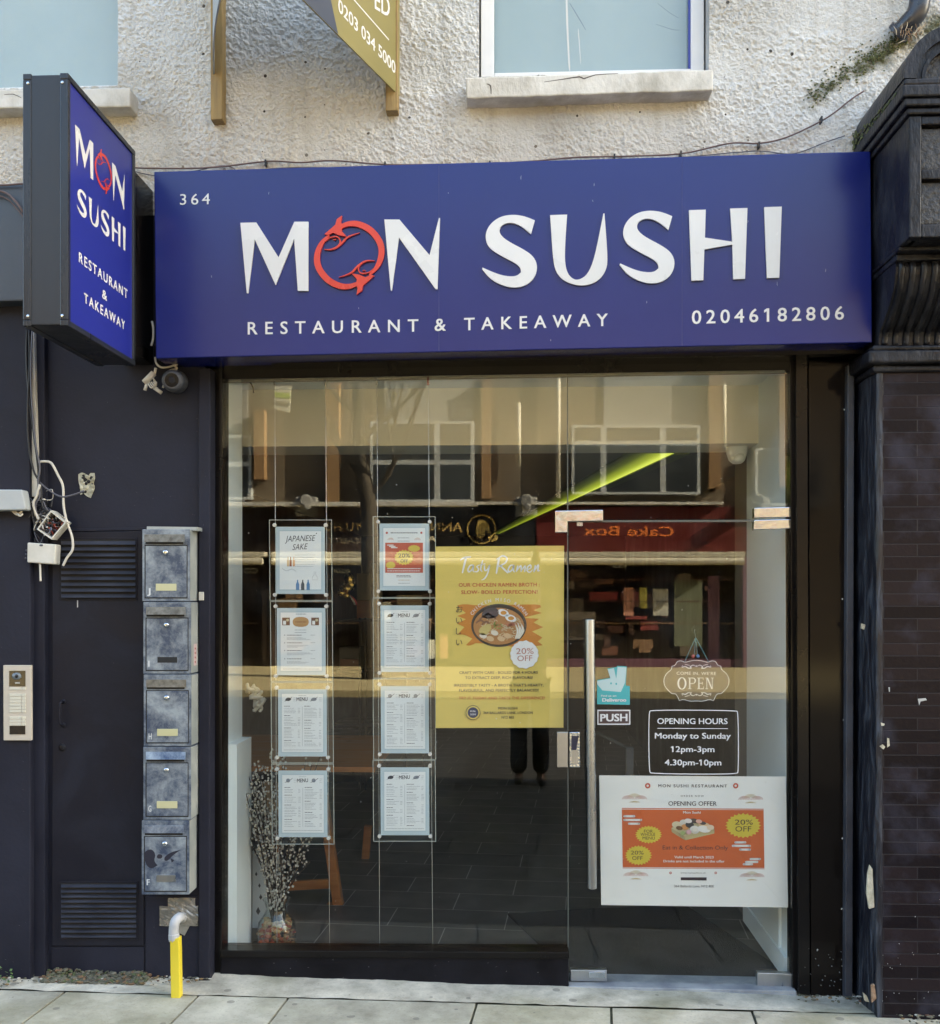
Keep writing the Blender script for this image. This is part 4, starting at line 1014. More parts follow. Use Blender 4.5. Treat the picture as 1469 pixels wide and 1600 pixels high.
# ------------------------------------------------------------------ left wall: meter cupboard, mailboxes, pipe, intercom, boxes, camera
cup = thing('meter_cupboard_door', 'tall navy meter cupboard door with two louvred vents', 'cupboard door', tuple(W(152, 1478, -.01)))
a = MB(); a.slab([(81, 832), (224, 829), (224, 1478), (80, 1478)], -.010, .02); a.build('door_panel', M['navy_door'], cup, bevel=.003)
a = MB(); a.slab([(76, 827), (226, 824), (226, 828.5), (76, 831)], -.012, .02); a.slab([(74, 832), (79, 832), (78, 1540), (74, 1540)], .012, .03); a.build('surround', M['navy'], cup, bevel=.002)
def louvre(u0, u1, v0, v1, n):
    vent = MB(); vent.rect(u0, v0, u1, v1, -.0115, -.008, M['hole_shade']); ov = vent.build('vent', None, cup)
    s = MB(); h = (v1 - v0) / n
    for i in range(n):
        va = v0 + i * h
        p0_, p1_ = W(u0, va + h * .30, -.0125), W(u1, va + h * .30, -.0125); q0, q1 = W(u0, va + h * .86, -.027), W(u1, va + h * .86, -.027)
        f = [p0_, p1_, q1, q0]; s.prism(f, [p + Vector((0, .003, .002)) for p in f])
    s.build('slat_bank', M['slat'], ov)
    f = MB()
    for aa in ((u0 - 3, v0 - 3, u1 + 3, v0), (u0 - 3, v1, u1 + 3, v1 + 3), (u0 - 3, v0, u0, v1), (u1, v0, u1 + 3, v1)): f.rect(*aa, -.0135, -.008)
    f.build('rim', M['navy_door'], ov, bevel=.001)
louvre(95, 211, 843, 935, 10); louvre(95, 212, 1380, 1466, 11)
a = MB(); a.tube(catmull([W(99, 1096, -.01), W(95, 1097, -.035), W(93, 1104, -.042), W(93, 1126, -.042), W(95, 1132, -.035), W(99, 1133, -.01)], 5), .0055, 10)
a.ball(W(99, 1096, -.011), .011, 8, None, (1, .4, 1)); a.ball(W(99, 1133, -.011), .011, 8, None, (1, .4, 1)); a.build('handle', M['navy_door'], cup, smooth=True)
a = MB(); a.lathe(tuple(W(97, 1168, -.010)), [(.017, 0), (.015, -.004), (.008, -.006), (.0001, -.006)], 16, None, 'y'); a.build('keyhole', M['old_black'], cup, smooth=True)
a = Art(-.0105); a.k = 1; a.rect(120, 938, 121.6, 949, flat((.5, .5, .5), .8)); a.build('paint_drip', cup)

MBX = [(827, 940, 'J', 222, 'cream', 'top mailbox of the stack, cream name plate and rusty flap, marked J'),
       (940.5, 1053.5, 'I', 223.5, 'slot', 'second mailbox from the top, empty black name slot, marked I'),
       (1054, 1166.5, 'H', 224, 'cream', 'middle mailbox of the stack, cream name plate, marked H'),
       (1167, 1281.5, 'G', 223.5, 'cream', 'fourth mailbox down, cream name plate, marked G'),
       (1282, 1398.5, 'F', 221, 'grey', 'bottom mailbox of the stack, dark paint patches and grey name plate')]
for v0, v1, ch, u0, plate, lab in MBX:
    yF = -.115; u1 = u0 + 74
    mb = thing('mailbox', lab, 'mailbox', tuple(W(u0 + 37, v1, -.05)), 'mailboxes stacked beside the shop window')
    fr = [W(u0, v0, yF), W(u1, v0, yF), W(u1, v1 - .7, yF), W(u0, v1 - .7, yF)]
    a = MB(); a.prism(fr, [Vector((p.x, -.002, p.z)) for p in fr], M['mailbox']); 
    sidef = [fr[1] + Vector((.0006, .006, -.003)), Vector((fr[1].x + .0006, -.004, fr[1].z - .003)), Vector((fr[2].x + .0006, -.004, fr[2].z + .003)), fr[2] + Vector((.0006, .006, .003))]
    a.face(sidef, M['mailbox_side'])
    a.build('body', None, mb, bevel=.0015)
    a = MB(); du = u0 + 5; a.rect(du, v0 + 26, du + 64, v1 - 6.5, yF - .004, yF); d_ = a.build('door', M['mailbox'], mb, bevel=.0012)
    a = MB()
    for rr_ in ((du - 1.5, v0 + 24.3, du + 65.5, v0 + 26), (du - 1.5, v1 - 6.5, du + 65.5, v1 - 5), (du - 1.5, v0 + 26, du, v1 - 6.5), (du + 64, v0 + 26, du + 65.5, v1 - 6.5)): a.rect(*rr_, yF - .0012, yF)
    a.build('door_gap', M['hole_shade'], d_)
    a = MB(); a.lathe(tuple(W(u0 + 36.5, v0 + 36, yF - .004)), [(.0125, 0), (.012, -.005), (.008, -.010), (.0045, -.0105), (.0001, -.0105)], 18, None, 'y'); a.build('lock', M['chrome'], d_, smooth=True)
    a = MB()
    if plate == 'slot': a.rect(u0 + 22, v0 + 86, u0 + 53, v0 + 95, yF - .0046, yF - .003, M['hole_shade'])
    else: a.rect(u0 + 21 + (2 if plate == 'grey' else 0), v0 + 85, u0 + 53, v0 + 96, yF - .0062, yF - .003, M['cream_plate'] if plate == 'cream' else M['alu'])
    a.build('name_plate', None, d_, bevel=.0008)
    art = Art(yF - .0045); art.text(ch, (u0 + 8, v0 + 101), (u0 + (9.5 if ch == 'I' else 12.5), v0 + 101), 9.0, flat((.66, .69, .70), .7), bold=.02); art.build('letter_mark', d_)
    if ch == 'F':
        art = Art(yF - .0044); art.k = 1; dkp = flat((.012, .014, .03), .5)
        for pts in ([(226, 1330), (236, 1326), (243, 1334), (240, 1346), (246, 1352), (236, 1358), (228, 1352), (225, 1340)], [(246, 1334), (254, 1336), (252, 1342), (244, 1341)], [(257, 1338), (268, 1331), (282, 1328), (270, 1336), (262, 1345), (256, 1345)], [(266, 1341), (272, 1344), (268, 1348)]): art.poly(chaikin(pts, 2, 100), dkp)
        art.build('paint_patch', d_)
    fl = MB(); tilt = .020 if ch in 'JI' else (.016 if ch in 'G' else .006)
    A0 = [W(u0 + 3 + (1 if ch != 'J' else 0), v0 + 8, yF - .002), W(u0 + 66, v0 + 8, yF - .002), W(u0 + 66, v0 + 20, yF - .002 - tilt), W(u0 + 3 + (1 if ch != 'J' else 0), v0 + 20, yF - .002 - tilt)]
    fl.prism(A0, [p + Vector((0, .003, .001)) for p in A0]); fl.build('flap', M['flap'] if ch in 'JIH' else M['mailbox'], mb, bevel=.0008)
    sl = MB(); sl.rect(u0 + 5, v0 + 12, u0 + 64, v0 + 23, yF - .0012, yF); sl.build('slot', M['hole_shade'], mb)
st_p = MB(); sx_ = W(297, 1020, -.115).x + .002
st_p.face([Vector((sx_, -.075, W(302, 1006, -.06).z)), Vector((sx_, -.035, W(302, 1006, -.06).z)), Vector((sx_, -.035, W(302, 1040, -.06).z)), Vector((sx_, -.075, W(302, 1040, -.06).z))], flat((.62, .46, .44), .6)); st_p.norm = False
for q_ in range(4): zq = W(302, 1012 + 7 * q_, -.06).z; st_p.face([Vector((sx_ + .0006, -.064, zq)), Vector((sx_ + .0006, -.046, zq)), Vector((sx_ + .0006, -.048, zq - .009)), Vector((sx_ + .0006, -.062, zq - .007))], flat((.4, .12, .12), .6))
tag(st_p.build('sticker', None), 'small torn pink sticker on the side of the second mailbox', 'sticker')
cap_b = MB(); cap_b.slab([(229, 822.5), (308, 823.5), (308, 829), (229, 828)], -.09, 0); tag(cap_b.build('timber_batten', M['mailbox_side']), 'pale batten lying along the top of the mailbox stack', 'batten')
cl_ = MB(); cl_.slab([(310, 925), (317.5, 925), (317.5, 938), (310, 938)], -.03, -.02); tag(cl_.build('cable_clip', M['plastic_box'], bevel=.002), 'small white clip on the trim right of the top mailbox', 'clip')

pp = thing('yellow_pipe', 'yellow pipe with grey elbow rising from the pavement', 'pipe', tuple(G(273, 1562, .03)))
yP = -.20
a = MB(); pr_ = [W(x, y, yP) for x, y in ((265, 1468), (279, 1466), (281, 1562), (280, 1566), (276, 1566), (276, 1569), (266.5, 1568))]
a.prism(pr_, [p + Vector((0, .04, 0)) for p in pr_]); a.build('sleeve', M['yellow'], pp, bevel=.008, seg=3)
a = MB(); a.tube(catmull([W(271.5, 1470, yP + .02), W(271, 1455, yP + .02), W(273, 1441, yP + .024), W(279, 1434, yP + .05), W(283, 1434, yP + .10), W(284, 1435, -.012)], 6), .0205, 16); a.build('elbow', M['pipe_grey'], pp, smooth=True)
a = MB(); a.tube([W(271.5, 1468, yP + .02), W(271.3, 1459, yP + .02)], .0225, 16); a.build('collar', M['pipe_grey'], pp, bevel=.002)
tp = MB(); seg = 14; vv = []
for j in range(seg + 1):
    for i in range(seg + 1):
        u = 249 + 60 * i / seg; v = 1403 + 44 * j / seg
        d = math.hypot(u - 282, (v - 1434))
        p = W(u + rs.uniform(-.5, .5), v + rs.uniform(-.5, .5), -.009 - .012 * math.exp(-(d / 12) ** 2) - rs.uniform(0, .0035)); vv.append(p)
def keep(i, j):
    u, v = 249 + 60 * i / seg, 1403 + 44 * j / seg
    if v < 1413 and not (260 < u < 302): return False
    return not (u > 303 and v < 1408)
tp.raw(vv, [(j * (seg + 1) + i, j * (seg + 1) + i + 1, (j + 1) * (seg + 1) + i + 1, (j + 1) * (seg + 1) + i) for j in range(seg) for i in range(seg) if keep(i, j)])
tp.face([W(262, 1446, -.012), W(284, 1447, -.014), W(296, 1447, -.012), W(288, 1462, -.010), W(280, 1458, -.012)])
tag(tp.build('tape_patch', M['tape']), 'crumpled silver tape patch around the grey pipe elbow', 'tape')

ic = thing('intercom', 'cream door entry panel with camera and call buttons on the left pilaster', 'intercom', tuple(W(26, 1157, -.07)))
yI = -.086
a = MB(); a.slab([(4.5, 1039.5), (48, 1039.5), (48.5, 1157), (5, 1157)], yI, -.07); a.build('plate', worn('cream_metal', (.52, .46, .38), (.58, .52, .43), 5, .45, .02, 60), ic, bevel=.002)
blk = flat((.012, .009, .008), .12)
a = MB(); a.rect(14, 1048, 39, 1072.5, yI - .002, yI, blk); o = a.build('camera_window', None, ic)
a = MB(); a.ball(W(25.5, 1056.5, yI - .003), .020, 10, flat((.16, .19, .21), .12), (1.1, .4, .8)); a.ball(W(25.5, 1056.5, yI - .0095), .008, 8, flat((.01, .01, .012), .1), (1, .5, 1)); a.build('lens', None, o, smooth=True)
a = MB(); a.rect(23, 1066, 30.5, 1068, yI - .0026, yI - .001, flat((.5, .5, .48), .5)); a.build('speaker_slot', None, o)
cream = flat((.66, .63, .52), .5)
vb = [1073.5] + [1084 + 5 * i for i in range(6)] + [1119.5 + 5 * i for i in range(3)]
for v in vb:
    a = MB(); a.rect(14.5, v, 33, v + 4.2, yI - .0025, yI, cream); a.rect(33.6, v, 39.5, v + 4.2, yI - .0032, yI, cream); a.build('call_button', None, ic, bevel=.0006)
a = MB(); a.rect(14.5, 1134.2, 39, 1147.5, yI - .0015, yI, blk); a.build('reader', None, ic)

# white trunking and the tangle of cable beside it
tr = MB(); tr.slab([(47.5, 519), (53, 519), (55, 620), (57.5, 700), (57, 776), (46, 776), (45.5, 640)], -.055, -.034)
tag(tr.build('trunking', M['plastic_box'], bevel=.002), 'white cable trunking running down the left trim under the box sign', 'cable trunking')
for i, (pts, r_, mt, lab) in enumerate([
    ([(42, 515), (41, 560), (45, 620), (53, 680), (60, 740), (58, 775), (50, 800), (58, 830)], .0055, M['cable_black'], 'thick black cable hanging in front of the white trunking'),
    ([(45, 515), (46, 570), (43, 630), (44, 690), (52, 735), (63, 757), (66, 790), (76, 800)], .0045, M['cable_black'], 'black cable looping left of the white trunking'),
    ([(50, 516), (48, 600), (55, 690), (62, 730), (59, 752), (62, 775), (55, 790), (60, 815)], .004, M['cable_grey'], 'grey cable twisted down over the trunking'),
    ([(60, 722), (70, 721), (80, 724), (90, 742), (98, 760), (99, 790), (104, 815), (112, 838), (113, 858), (104, 872), (98, 884)], .0055, M['cable_white'], 'loose white cable looping out over the cupboard vent'),
    ([(58, 750), (75, 765), (95, 776), (115, 773), (131, 767)], .004, M['cable_grey'], 'grey cable sagging to the broken plaster hole'),
    ([(62, 757), (57, 775), (52, 786), (55, 800), (60, 812)], .006, M['cable_white'], 'white cable end curling into the open junction box'),
    ([(60, 756), (66, 780), (74, 798)], .0035, M['cable_grey'], 'short grey wire dropping to the open junction box'),
    ([(62, 878), (62.5, 890), (63, 908)], .0045, M['cable_white'], 'short white cable stub below the square white box')]):
    cable('cable', [W(u, v, -.075 - .004 * (i % 3)) for u, v in pts], r_, mt, lab, n=8)
jb = thing('junction_box', 'open white junction box hanging tilted with its wires showing', 'junction box', tuple(W(80, 843, -.07)))
cor = [W(u, v, -.10) for u, v in ((79, 797), (103, 816), (80, 843), (57, 827))]
ctr = sum(cor, Vector()) / 4
a = MB()
for i in range(4):
    p, q = cor[i], cor[(i + 1) % 4]; pi, qi = p.lerp(ctr, .13), q.lerp(ctr, .13)
    f = [p, q, qi, pi]; a.prism(f, [Vector((x.x, -.045, x.z)) for x in f])
a.prism([Vector((x.x, -.05, x.z)) for x in cor], [Vector((x.x, -.044, x.z)) for x in cor]); a.build('case', M['plastic_box'], jb)
a = MB(); rj = random.Random(5); inn = [Vector((p.x, -.052, p.z)).lerp(Vector((ctr.x, -.052, ctr.z)), .16) for p in cor]; a.face(inn, flat((.03, .02, .018), .6))
cl = [flat((.03, .03, .035), .5), flat((.30, .05, .03), .5), flat((.12, .14, .2), .5), flat((.55, .53, .5), .5), flat((.06, .035, .03), .5)]
for i in range(46):
    s_, t_ = rj.uniform(-.75, .75), rj.uniform(-.75, .75); c = ctr + (cor[1] - cor[3]) * .5 * s_ * .75 + (cor[0] - cor[2]) * .5 * t_ * (1 - abs(s_)) * .9
    pts = [Vector((c.x + rj.uniform(-.02, .02), -.06 - rj.random() * .04, c.z + rj.uniform(-.02, .02))) for _ in range(3)]
    a.tube(catmull(pts, 4), rj.uniform(.0015, .004), 5, cl[i % 5])
a.build('wiring', None, jb, smooth=True)
tg = MB()
for i in range(34):
    c = Vector(W(rj.gauss(65, 7), rj.gauss(805, 16), -.07)); pts = [c + Vector((rj.uniform(-.03, .03), rj.uniform(-.02, .02), rj.uniform(-.035, .035))) for _ in range(4)]
    tg.tube(catmull(pts, 4), rj.uniform(.0015, .0035), 5, [M['cable_black'], M['cable_grey'], M['cable_white'], M['cable_black']][i % 4])
tag(tg.build('wire_tangle', None, smooth=True), 'tangle of thin black and white wires left of the tilted junction box', 'wires', kind='stuff')
cb = thing('junction_box', 'closed square white junction box on the left trim, below the open one', 'junction box', tuple(W(63, 881, -.05)))
a = MB(); f = [W(u, v, -.092) for u, v in ((42, 847.5), (86.5, 850.5), (85, 882), (41.5, 879))]; a.prism(f, [Vector((p.x, -.036, p.z)) for p in f]); a.build('lid', M['plastic_box'], cb, bevel=.006, seg=3)
a = MB()
for u, v in ((41, 860), (40.5, 866), (40, 872)): a.ball(W(u, v, -.07), .005, 6, None)
a.ball(W(64, 852, -.093), .006, 8, M['cable_grey'], (1.4, .4, .8)); a.build('gland', M['plastic_box'], cb)
lb = thing('equipment_box', 'grey white plastic box cut by the left edge of the photo', 'equipment box', tuple(W(10, 797, -.1)))
a = MB(); f = [W(u, v, -.13) for u, v in ((-60, 764), (34, 765), (39, 790), (39.5, 794), (38, 797), (-60, 798))]; a.prism(f, [Vector((p.x, -.071, p.z)) for p in f]); a.build('case', worn('grey_white_plastic', (.42, .45, .46), (.50, .53, .53), 4, .5, .03), lb, bevel=.006, seg=3)
a = MB(); a.tube(catmull([W(18, 797, -.1), W(26, 804, -.1), W(34, 799, -.1)], 5), .005, 8); a.tube(catmull([W(24, 799, -.1), W(30, 806, -.11), W(35, 803, -.1)], 5), .004, 8); a.build('cable_end', M['cable_white'], lb, smooth=True)
sk = MB(); rr = random.Random(8)
outl = [(122, 741), (127, 738), (133, 740), (137, 744), (141, 739), (147, 739), (148, 748), (145, 755), (148, 761), (144, 771), (141, 778), (136, 776), (130, 771), (125, 773), (125, 762), (122, 752)]
sk.slab(chaikin(outl, 1), -.004, .0, M['plaster']); 
for i in range(26):
    p = W(rr.uniform(125, 145), rr.uniform(743, 771), -.006); sk.ball(p, rr.uniform(.004, .010), 5, M['plaster'] if i % 3 else M['hole_shade'], (1, .5, 1))
sk.slab([(128, 744), (134, 743), (136, 750), (131, 753)], -.0075, -.004, M['hole_shade'])
tag(sk.build('broken_socket', None), 'ragged patch of pale broken plaster on the navy wall', 'wall damage')

cc = thing('security_camera', 'grey dome security camera under the left end of the blue sign', 'security camera', tuple(W(276, 598, -.08)))
c0 = W(276, 597, -.02); dirc = Vector((.10, -1, -.12)).normalized()
a = MB(); a.tube([c0, c0 + dirc * .02, c0 + dirc * .055, c0 + dirc * .085, c0 + dirc * .098], [.050, .050, .049, .045, .036], 28); a.build('housing', worn('grey_camera_plastic', (.055, .06, .075), (.075, .08, .095), 4, .4, .02), cc, smooth=False, bevel=.003)
a = MB(); a.tube([c0 + dirc * .098, c0 + dirc * .101], [.030, .028], 24, flat((.008, .008, .01), .1)); a.tube([c0 + dirc * .1005, c0 + dirc * .106], [.015, .011], 20, flat((.02, .022, .03), .08)); a.build('lens', None, cc, smooth=False)
cable('cable', [W(u, v, -.06) for u, v in ((242, 558), (244, 568), (252, 574), (265, 573), (277, 569))], .0045, M['cable_white'], 'beige cable looping out from under the blue sign to the camera', n=8)
cable('cable', [W(u, v, -.06) for u, v in ((270, 570), (276, 576), (264, 580), (260, 592), (254, 606))], .0045, M['cable_white'], 'beige cable hanging left of the dome camera', n=8)
cable('cable', [W(u, v, -.13) for u, v in ((237, 502), (239, 512), (239, 528), (236, 540))], .005, M['cable_white'], 'short white cable loop between box sign bracket and blue sign', n=8)
kn = MB(); 
for p, q, r_ in (((225, 598), (240, 583), .014), ((226, 610), (229, 600), .007), ((241, 606), (252, 614), .008), ((243, 575), (241, 585), .006)): kn.tube([W(*p, -.06), W(*q, -.06)], r_, 10)
for i in range(5): kn.tube(catmull([W(230 + i * 3, 597, -.06), W(236 + i * 2, 606 - i * 2, -.075), W(244 - i, 600 + i * 2, -.055), W(238 + i * 2, 590 + i * 4, -.07)], 5), .003, 6)
tag(kn.build('cable_connector', M['cable_white'], smooth=True), 'white cable connectors dangling beside the dome camera', 'cable connectors')
# ------------------------------------------------------------------ what hangs in or sticks to the window
YD = .17
ra = random.Random(11)
ink = flat((.045, .05, .065), .6); inkl = flat((.22, .25, .29), .6); paper = flat((.72, .76, .77), .6); pblue = flat((.46, .57, .62), .5); pblue2 = flat((.40, .51, .57), .5)
def panel_holder(u0, v0, u1, v1, p, lab):
    h = thing('menu_holder', lab, 'menu holder', tuple(W((u0 + u1) / 2, v1, YD)), 'clear menu holders hung in the window')
    a = MB(); a.slab([(u0, v0), (u1, v0), (u1 + 1, v1), (u0 + 1, v1)], YD, YD + .004); a.build('clear_panel', M['acrylic'], h)
    a = MB(); e = .9
    for q in ([(u0, v0), (u1, v0), (u1, v0 + e), (u0, v0 + e)], [(u0 + 1, v1 - e), (u1 + 1, v1 - e), (u1 + 1, v1), (u0 + 1, v1)], [(u0, v0 + e), (u0 + e, v0 + e), (u0 + 1 + e, v1 - e), (u0 + 1, v1 - e)], [(u1 - e, v0 + e), (u1, v0 + e), (u1 + 1, v1 - e), (u1 + 1 - e, v1 - e)]):
        a.slab(q, YD - .0004, YD + .0044)
    a.build('polished_edge', M['edge'], h)
    for (u, v) in ((p[0] - 2, p[1] - 2.5), (p[2] + 1.5, p[1] - 2.5), (p[0] - 1.5, p[3] + 1.5), (p[2] + 2, p[3] + 1.5)):
        a = MB(); a.lathe(tuple(W(u, v, YD - .001)), [(.0088, .012), (.0088, -.004), (.0075, -.0065), (.0001, -.007)], 16, None, 'y'); a.build('standoff', worn('satin_standoff', (.62, .60, .56), (.72, .70, .66), 5, .3, 0) if 'so' not in M else M['so'], h, smooth=False)
M['so'] = worn('satin_standoff', (.62, .60, .56), (.72, .70, .66), 5, .3, 0)
def lines(art, u0, u1, v0, v1, n, mat, hmin=.5, gap=(.35, .95)):
    for i in range(n):
        v = v0 + (v1 - v0) * i / max(1, n - 1); w = (u1 - u0) * ra.uniform(*gap)
        u = u0
        while u < u0 + w - .5:                       # broken into word-like dashes
            e = min(u0 + w, u + ra.uniform(1.5, 5)); art.rect(u, v, e, v + hmin, mat); u = e + .5
def sheet(p, lab, kind):
    u0, v0, u1, v1 = p
    s = thing('menu_sheet', lab, 'menu', tuple(W((u0 + u1) / 2, v1, YD)), 'printed sheets in the clear window holders')
    a = MB(); a.slab([(u0, v0), (u1, v0), (u1 + .5, v1), (u0 + .5, v1)], YD - .0035, YD - .0015, pblue); a.build('card', None, s)
    art = Art(YD - .0035, step=-.0003); L = lambda x, y: (u0 + x, v0 + y); w, h = u1 - u0, v1 - v0
    art.layer(); art.rect(u0 + 4.5, v0 + 5, u1 - 4, v1 - 5, pblue2); art.layer(); art.rect(u0 + 6, v0 + 7, u1 - 5.5, v1 - 7, paper); art.layer()
    cu = (u0 + u1) / 2
    if kind == 'sake':
        art.text('JAPANESE', (u0 + 14.5, v0 + 23.5), (u0 + 62, v0 + 22), 9, ink, bold=-.012, shear=.25); art.text('SAKE', (u0 + 26, v0 + 36.5), (u0 + 50, v0 + 35), 9, ink, bold=-.012, shear=.25)
        for x, c in ((17.5, (.55, .40, .25)), (21.5, (.25, .06, .03)), (26.5, (.55, .30, .18))):
            m_ = flat(c, .5); art.rect(u0 + x, v0 + 52, u0 + x + 3.4, v0 + 62, m_); art.rect(u0 + x + 1, v0 + 47, u0 + x + 2.4, v0 + 52, m_)
        for x, c in ((31.5, (.10, .24, .45)), (39.5, (.06, .08, .10)), (48, (.08, .22, .42))):
            m_ = flat(c, .5); art.poly([(u0 + x, v0 + 99), (u0 + x, v0 + 90), (u0 + x + 1.6, v0 + 86), (u0 + x + 1.6, v0 + 83), (u0 + x + 3.6, v0 + 83), (u0 + x + 3.6, v0 + 86), (u0 + x + 5.2, v0 + 90), (u0 + x + 5.2, v0 + 99)], m_)
        art.stroke([(u0 + 60, v0 + 70), (u0 + 60, v0 + 75), (u0 + 57, v0 + 79), (u0 + 57, v0 + 83), (u0 + 65, v0 + 83), (u0 + 65, v0 + 79), (u0 + 62.5, v0 + 75), (u0 + 62.5, v0 + 70)], .35, inkl, 0)
        lines(art, u0 + 30, u0 + 66, v0 + 44, v0 + 62, 6, inkl, .4, (.8, 1)); art.stroke([(u0 + 10, v0 + 65), (u0 + 17, v0 + 69), (u0 + 25, v0 + 66), (u0 + 32, v0 + 70)], .5, inkl)
        art.ell(u0 + 63.5, v0 + 10.5, 1, 1, ink, 8)
    elif kind == 'set':
        lines(art, cu - 8, cu + 8, v0 + 9, v0 + 9, 1, inkl, 1, (1, 1))
        for x in (8.5, 54):
            art.rect(u0 + x, v0 + 15, u0 + x + 12, v0 + 27, flat((.16, .08, .05), .6)); art.layer(); art.rect(u0 + x + 1.5, v0 + 20, u0 + x + 6, v0 + 26, paper); art.ell(u0 + x + 8.5, v0 + 19, 2.4, 2.2, flat((.5, .45, .3), .6), 10); art.k -= 1
        art.poly(chaikin([(cu - 13, v0 + 14), (cu + 12, v0 + 14), (cu + 12, v0 + 29.5), (cu - 13, v0 + 29.5)], 2, 120), flat((.46, .27, .12), .6)); art.layer(); lines(art, cu - 9, cu + 8, v0 + 21, v0 + 22, 1, flat((.3, .15, .06), .6), 1.6, (1, 1)); art.k -= 1
        lines(art, cu - 10, cu + 10, v0 + 34, v0 + 38, 2, inkl, .7, (.9, 1))
        for y in (42, 54, 66, 79): lines(art, u0 + 16, u0 + 40, v0 + y, v0 + y, 1, ink, .9, (.95, 1)); art.ell(u0 + 12.5, v0 + y + .4, .9, .9, inkl, 8); lines(art, u0 + 53, u0 + 60, v0 + y, v0 + y, 1, inkl, .6, (1, 1)); lines(art, u0 + 16, u0 + 62, v0 + y + 4, v0 + y + 7, 3, inkl, .45)
        lines(art, u0 + 10, u1 - 10, v0 + 95, v0 + 96, 1, inkl, .6, (1, 1))
    elif kind == 'offer':
        lines(art, cu - 21, cu + 21, v0 + 14, v0 + 14, 1, ink, 1.2, (1, 1)); rd = flat((.50, .10, .06), .5); yl = flat((.60, .46, .08), .5)
        for x in (-27, 27): art.ell(cu + x, v0 + 14.5, 1.8, 1.8, rd, 12)
        lines(art, cu - 10, cu + 10, v0 + 22, v0 + 27, 2, inkl, .8, (.9, 1))
        for sx in (-21, 21): 
            for r_ in (5, 3.4, 1.8): art.stroke([(cu + sx - r_, v0 + 26), (cu + sx - r_ * .6, v0 + 26 - r_ * .5), (cu + sx, v0 + 26 - r_ * .7), (cu + sx + r_ * .6, v0 + 26 - r_ * .5), (cu + sx + r_, v0 + 26)], .5, flat((.55, .3, .22), .6))
        art.rect(u0 + 9, v0 + 30, u1 - 9, v0 + 77, rd); art.layer()
        art.star(cu, v0 + 53, 15.5, 13, 18, yl, .8); art.star(u0 + 54, v0 + 39, 10, 8.5, 16, yl, .55); art.star(u0 + 17.5, v0 + 65, 8, 6.5, 16, yl, .75); art.layer()
        art.text('20%', (cu - 9, v0 + 53), (cu + 9, v0 + 53), 6, ink); art.text('OFF', (cu - 5.5, v0 + 61), (cu + 6, v0 + 61), 5, ink)
        for i in range(3): art.rect(u0 + 12 + i * 3, v0 + 33 + i * 2, u0 + 22 + i * 3, v0 + 34.4 + i * 2, paper)
        lines(art, u0 + 12, u1 - 12, v0 + 70, v0 + 73.5, 2, paper, 1.1, (.9, 1)); art.k -= 2
        lines(art, cu - 12, cu + 12, v0 + 81, v0 + 83, 2, ink, .8, (.9, 1)); lines(art, cu - 9, cu + 9, v0 + 88, v0 + 88, 1, flat((.5, .35, .2), .6), .8, (1, 1)); lines(art, cu - 9, cu + 9, v0 + 93, v0 + 93, 1, inkl, .7, (1, 1))
    else:
        art.text('MENU', (cu - (9 if kind != 'c' else 10), v0 + 18.5), (cu + 8, v0 + 18), 5.6, ink, bold=.02); lines(art, cu - 6, cu + 6, v0 + 9.5, v0 + 9.5, 1, inkl, .5, (1, 1))
        sd = {'a': 1, 'b': 2, 'c': 3, 'd': 4, 'e': 5}[kind]; rk = random.Random(sd)
        for sx in (-23, 17):                        # little ink drawings beside the heading
            bx, by = cu + sx, v0 + 16
            if sd % 2: art.poly(chaikin([(bx - 4, by), (bx - 1, by - 3), (bx + 4, by - 3), (bx + 6, by - .5), (bx + 3, by + 2.5), (bx - 3, by + 2)], 1, 120), ink if sx < 0 else inkl)
            else: art.ell(bx, by - .5, 3.2, 3.2, inkl, 16); 
            art.stroke([(bx - 5, by + 2.5), (bx, by + 1), (bx + 7, by - 4)], .7, ink, 3); lines(art, bx + 9, bx + 14, by - 3, by + 2, 3, inkl, .4, (.6, 1))
        m = cu; art.rect(m - .2, v0 + 27, m + .2, v1 - 16, inkl)
        for (a0, a1) in ((u0 + 9.5, m - 3), (m + 3, u1 - 8)):
            v = v0 + 26
            while v < v1 - 15:
                n = rk.randrange(3, 9); lines(art, a0, a0 + (a1 - a0) * .55, v, v, 1, ink, .85, (.6, .9)); v += 3.4
                for _ in range(n):
                    if v > v1 - 15: break
                    lines(art, a0, a0 + (a1 - a0) * .8, v, v, 1, inkl, .5, (.5, 1)); lines(art, a1 - 4, a1, v, v, 1, inkl, .5, (.8, 1)); v += rk.choice((2.2, 2.2, 2.8))
                v += 2
        lines(art, u0 + 9, u1 - 8, v1 - 10.5, v1 - 10, 1, inkl, .6, (1, 1))
    art.build('print', s)
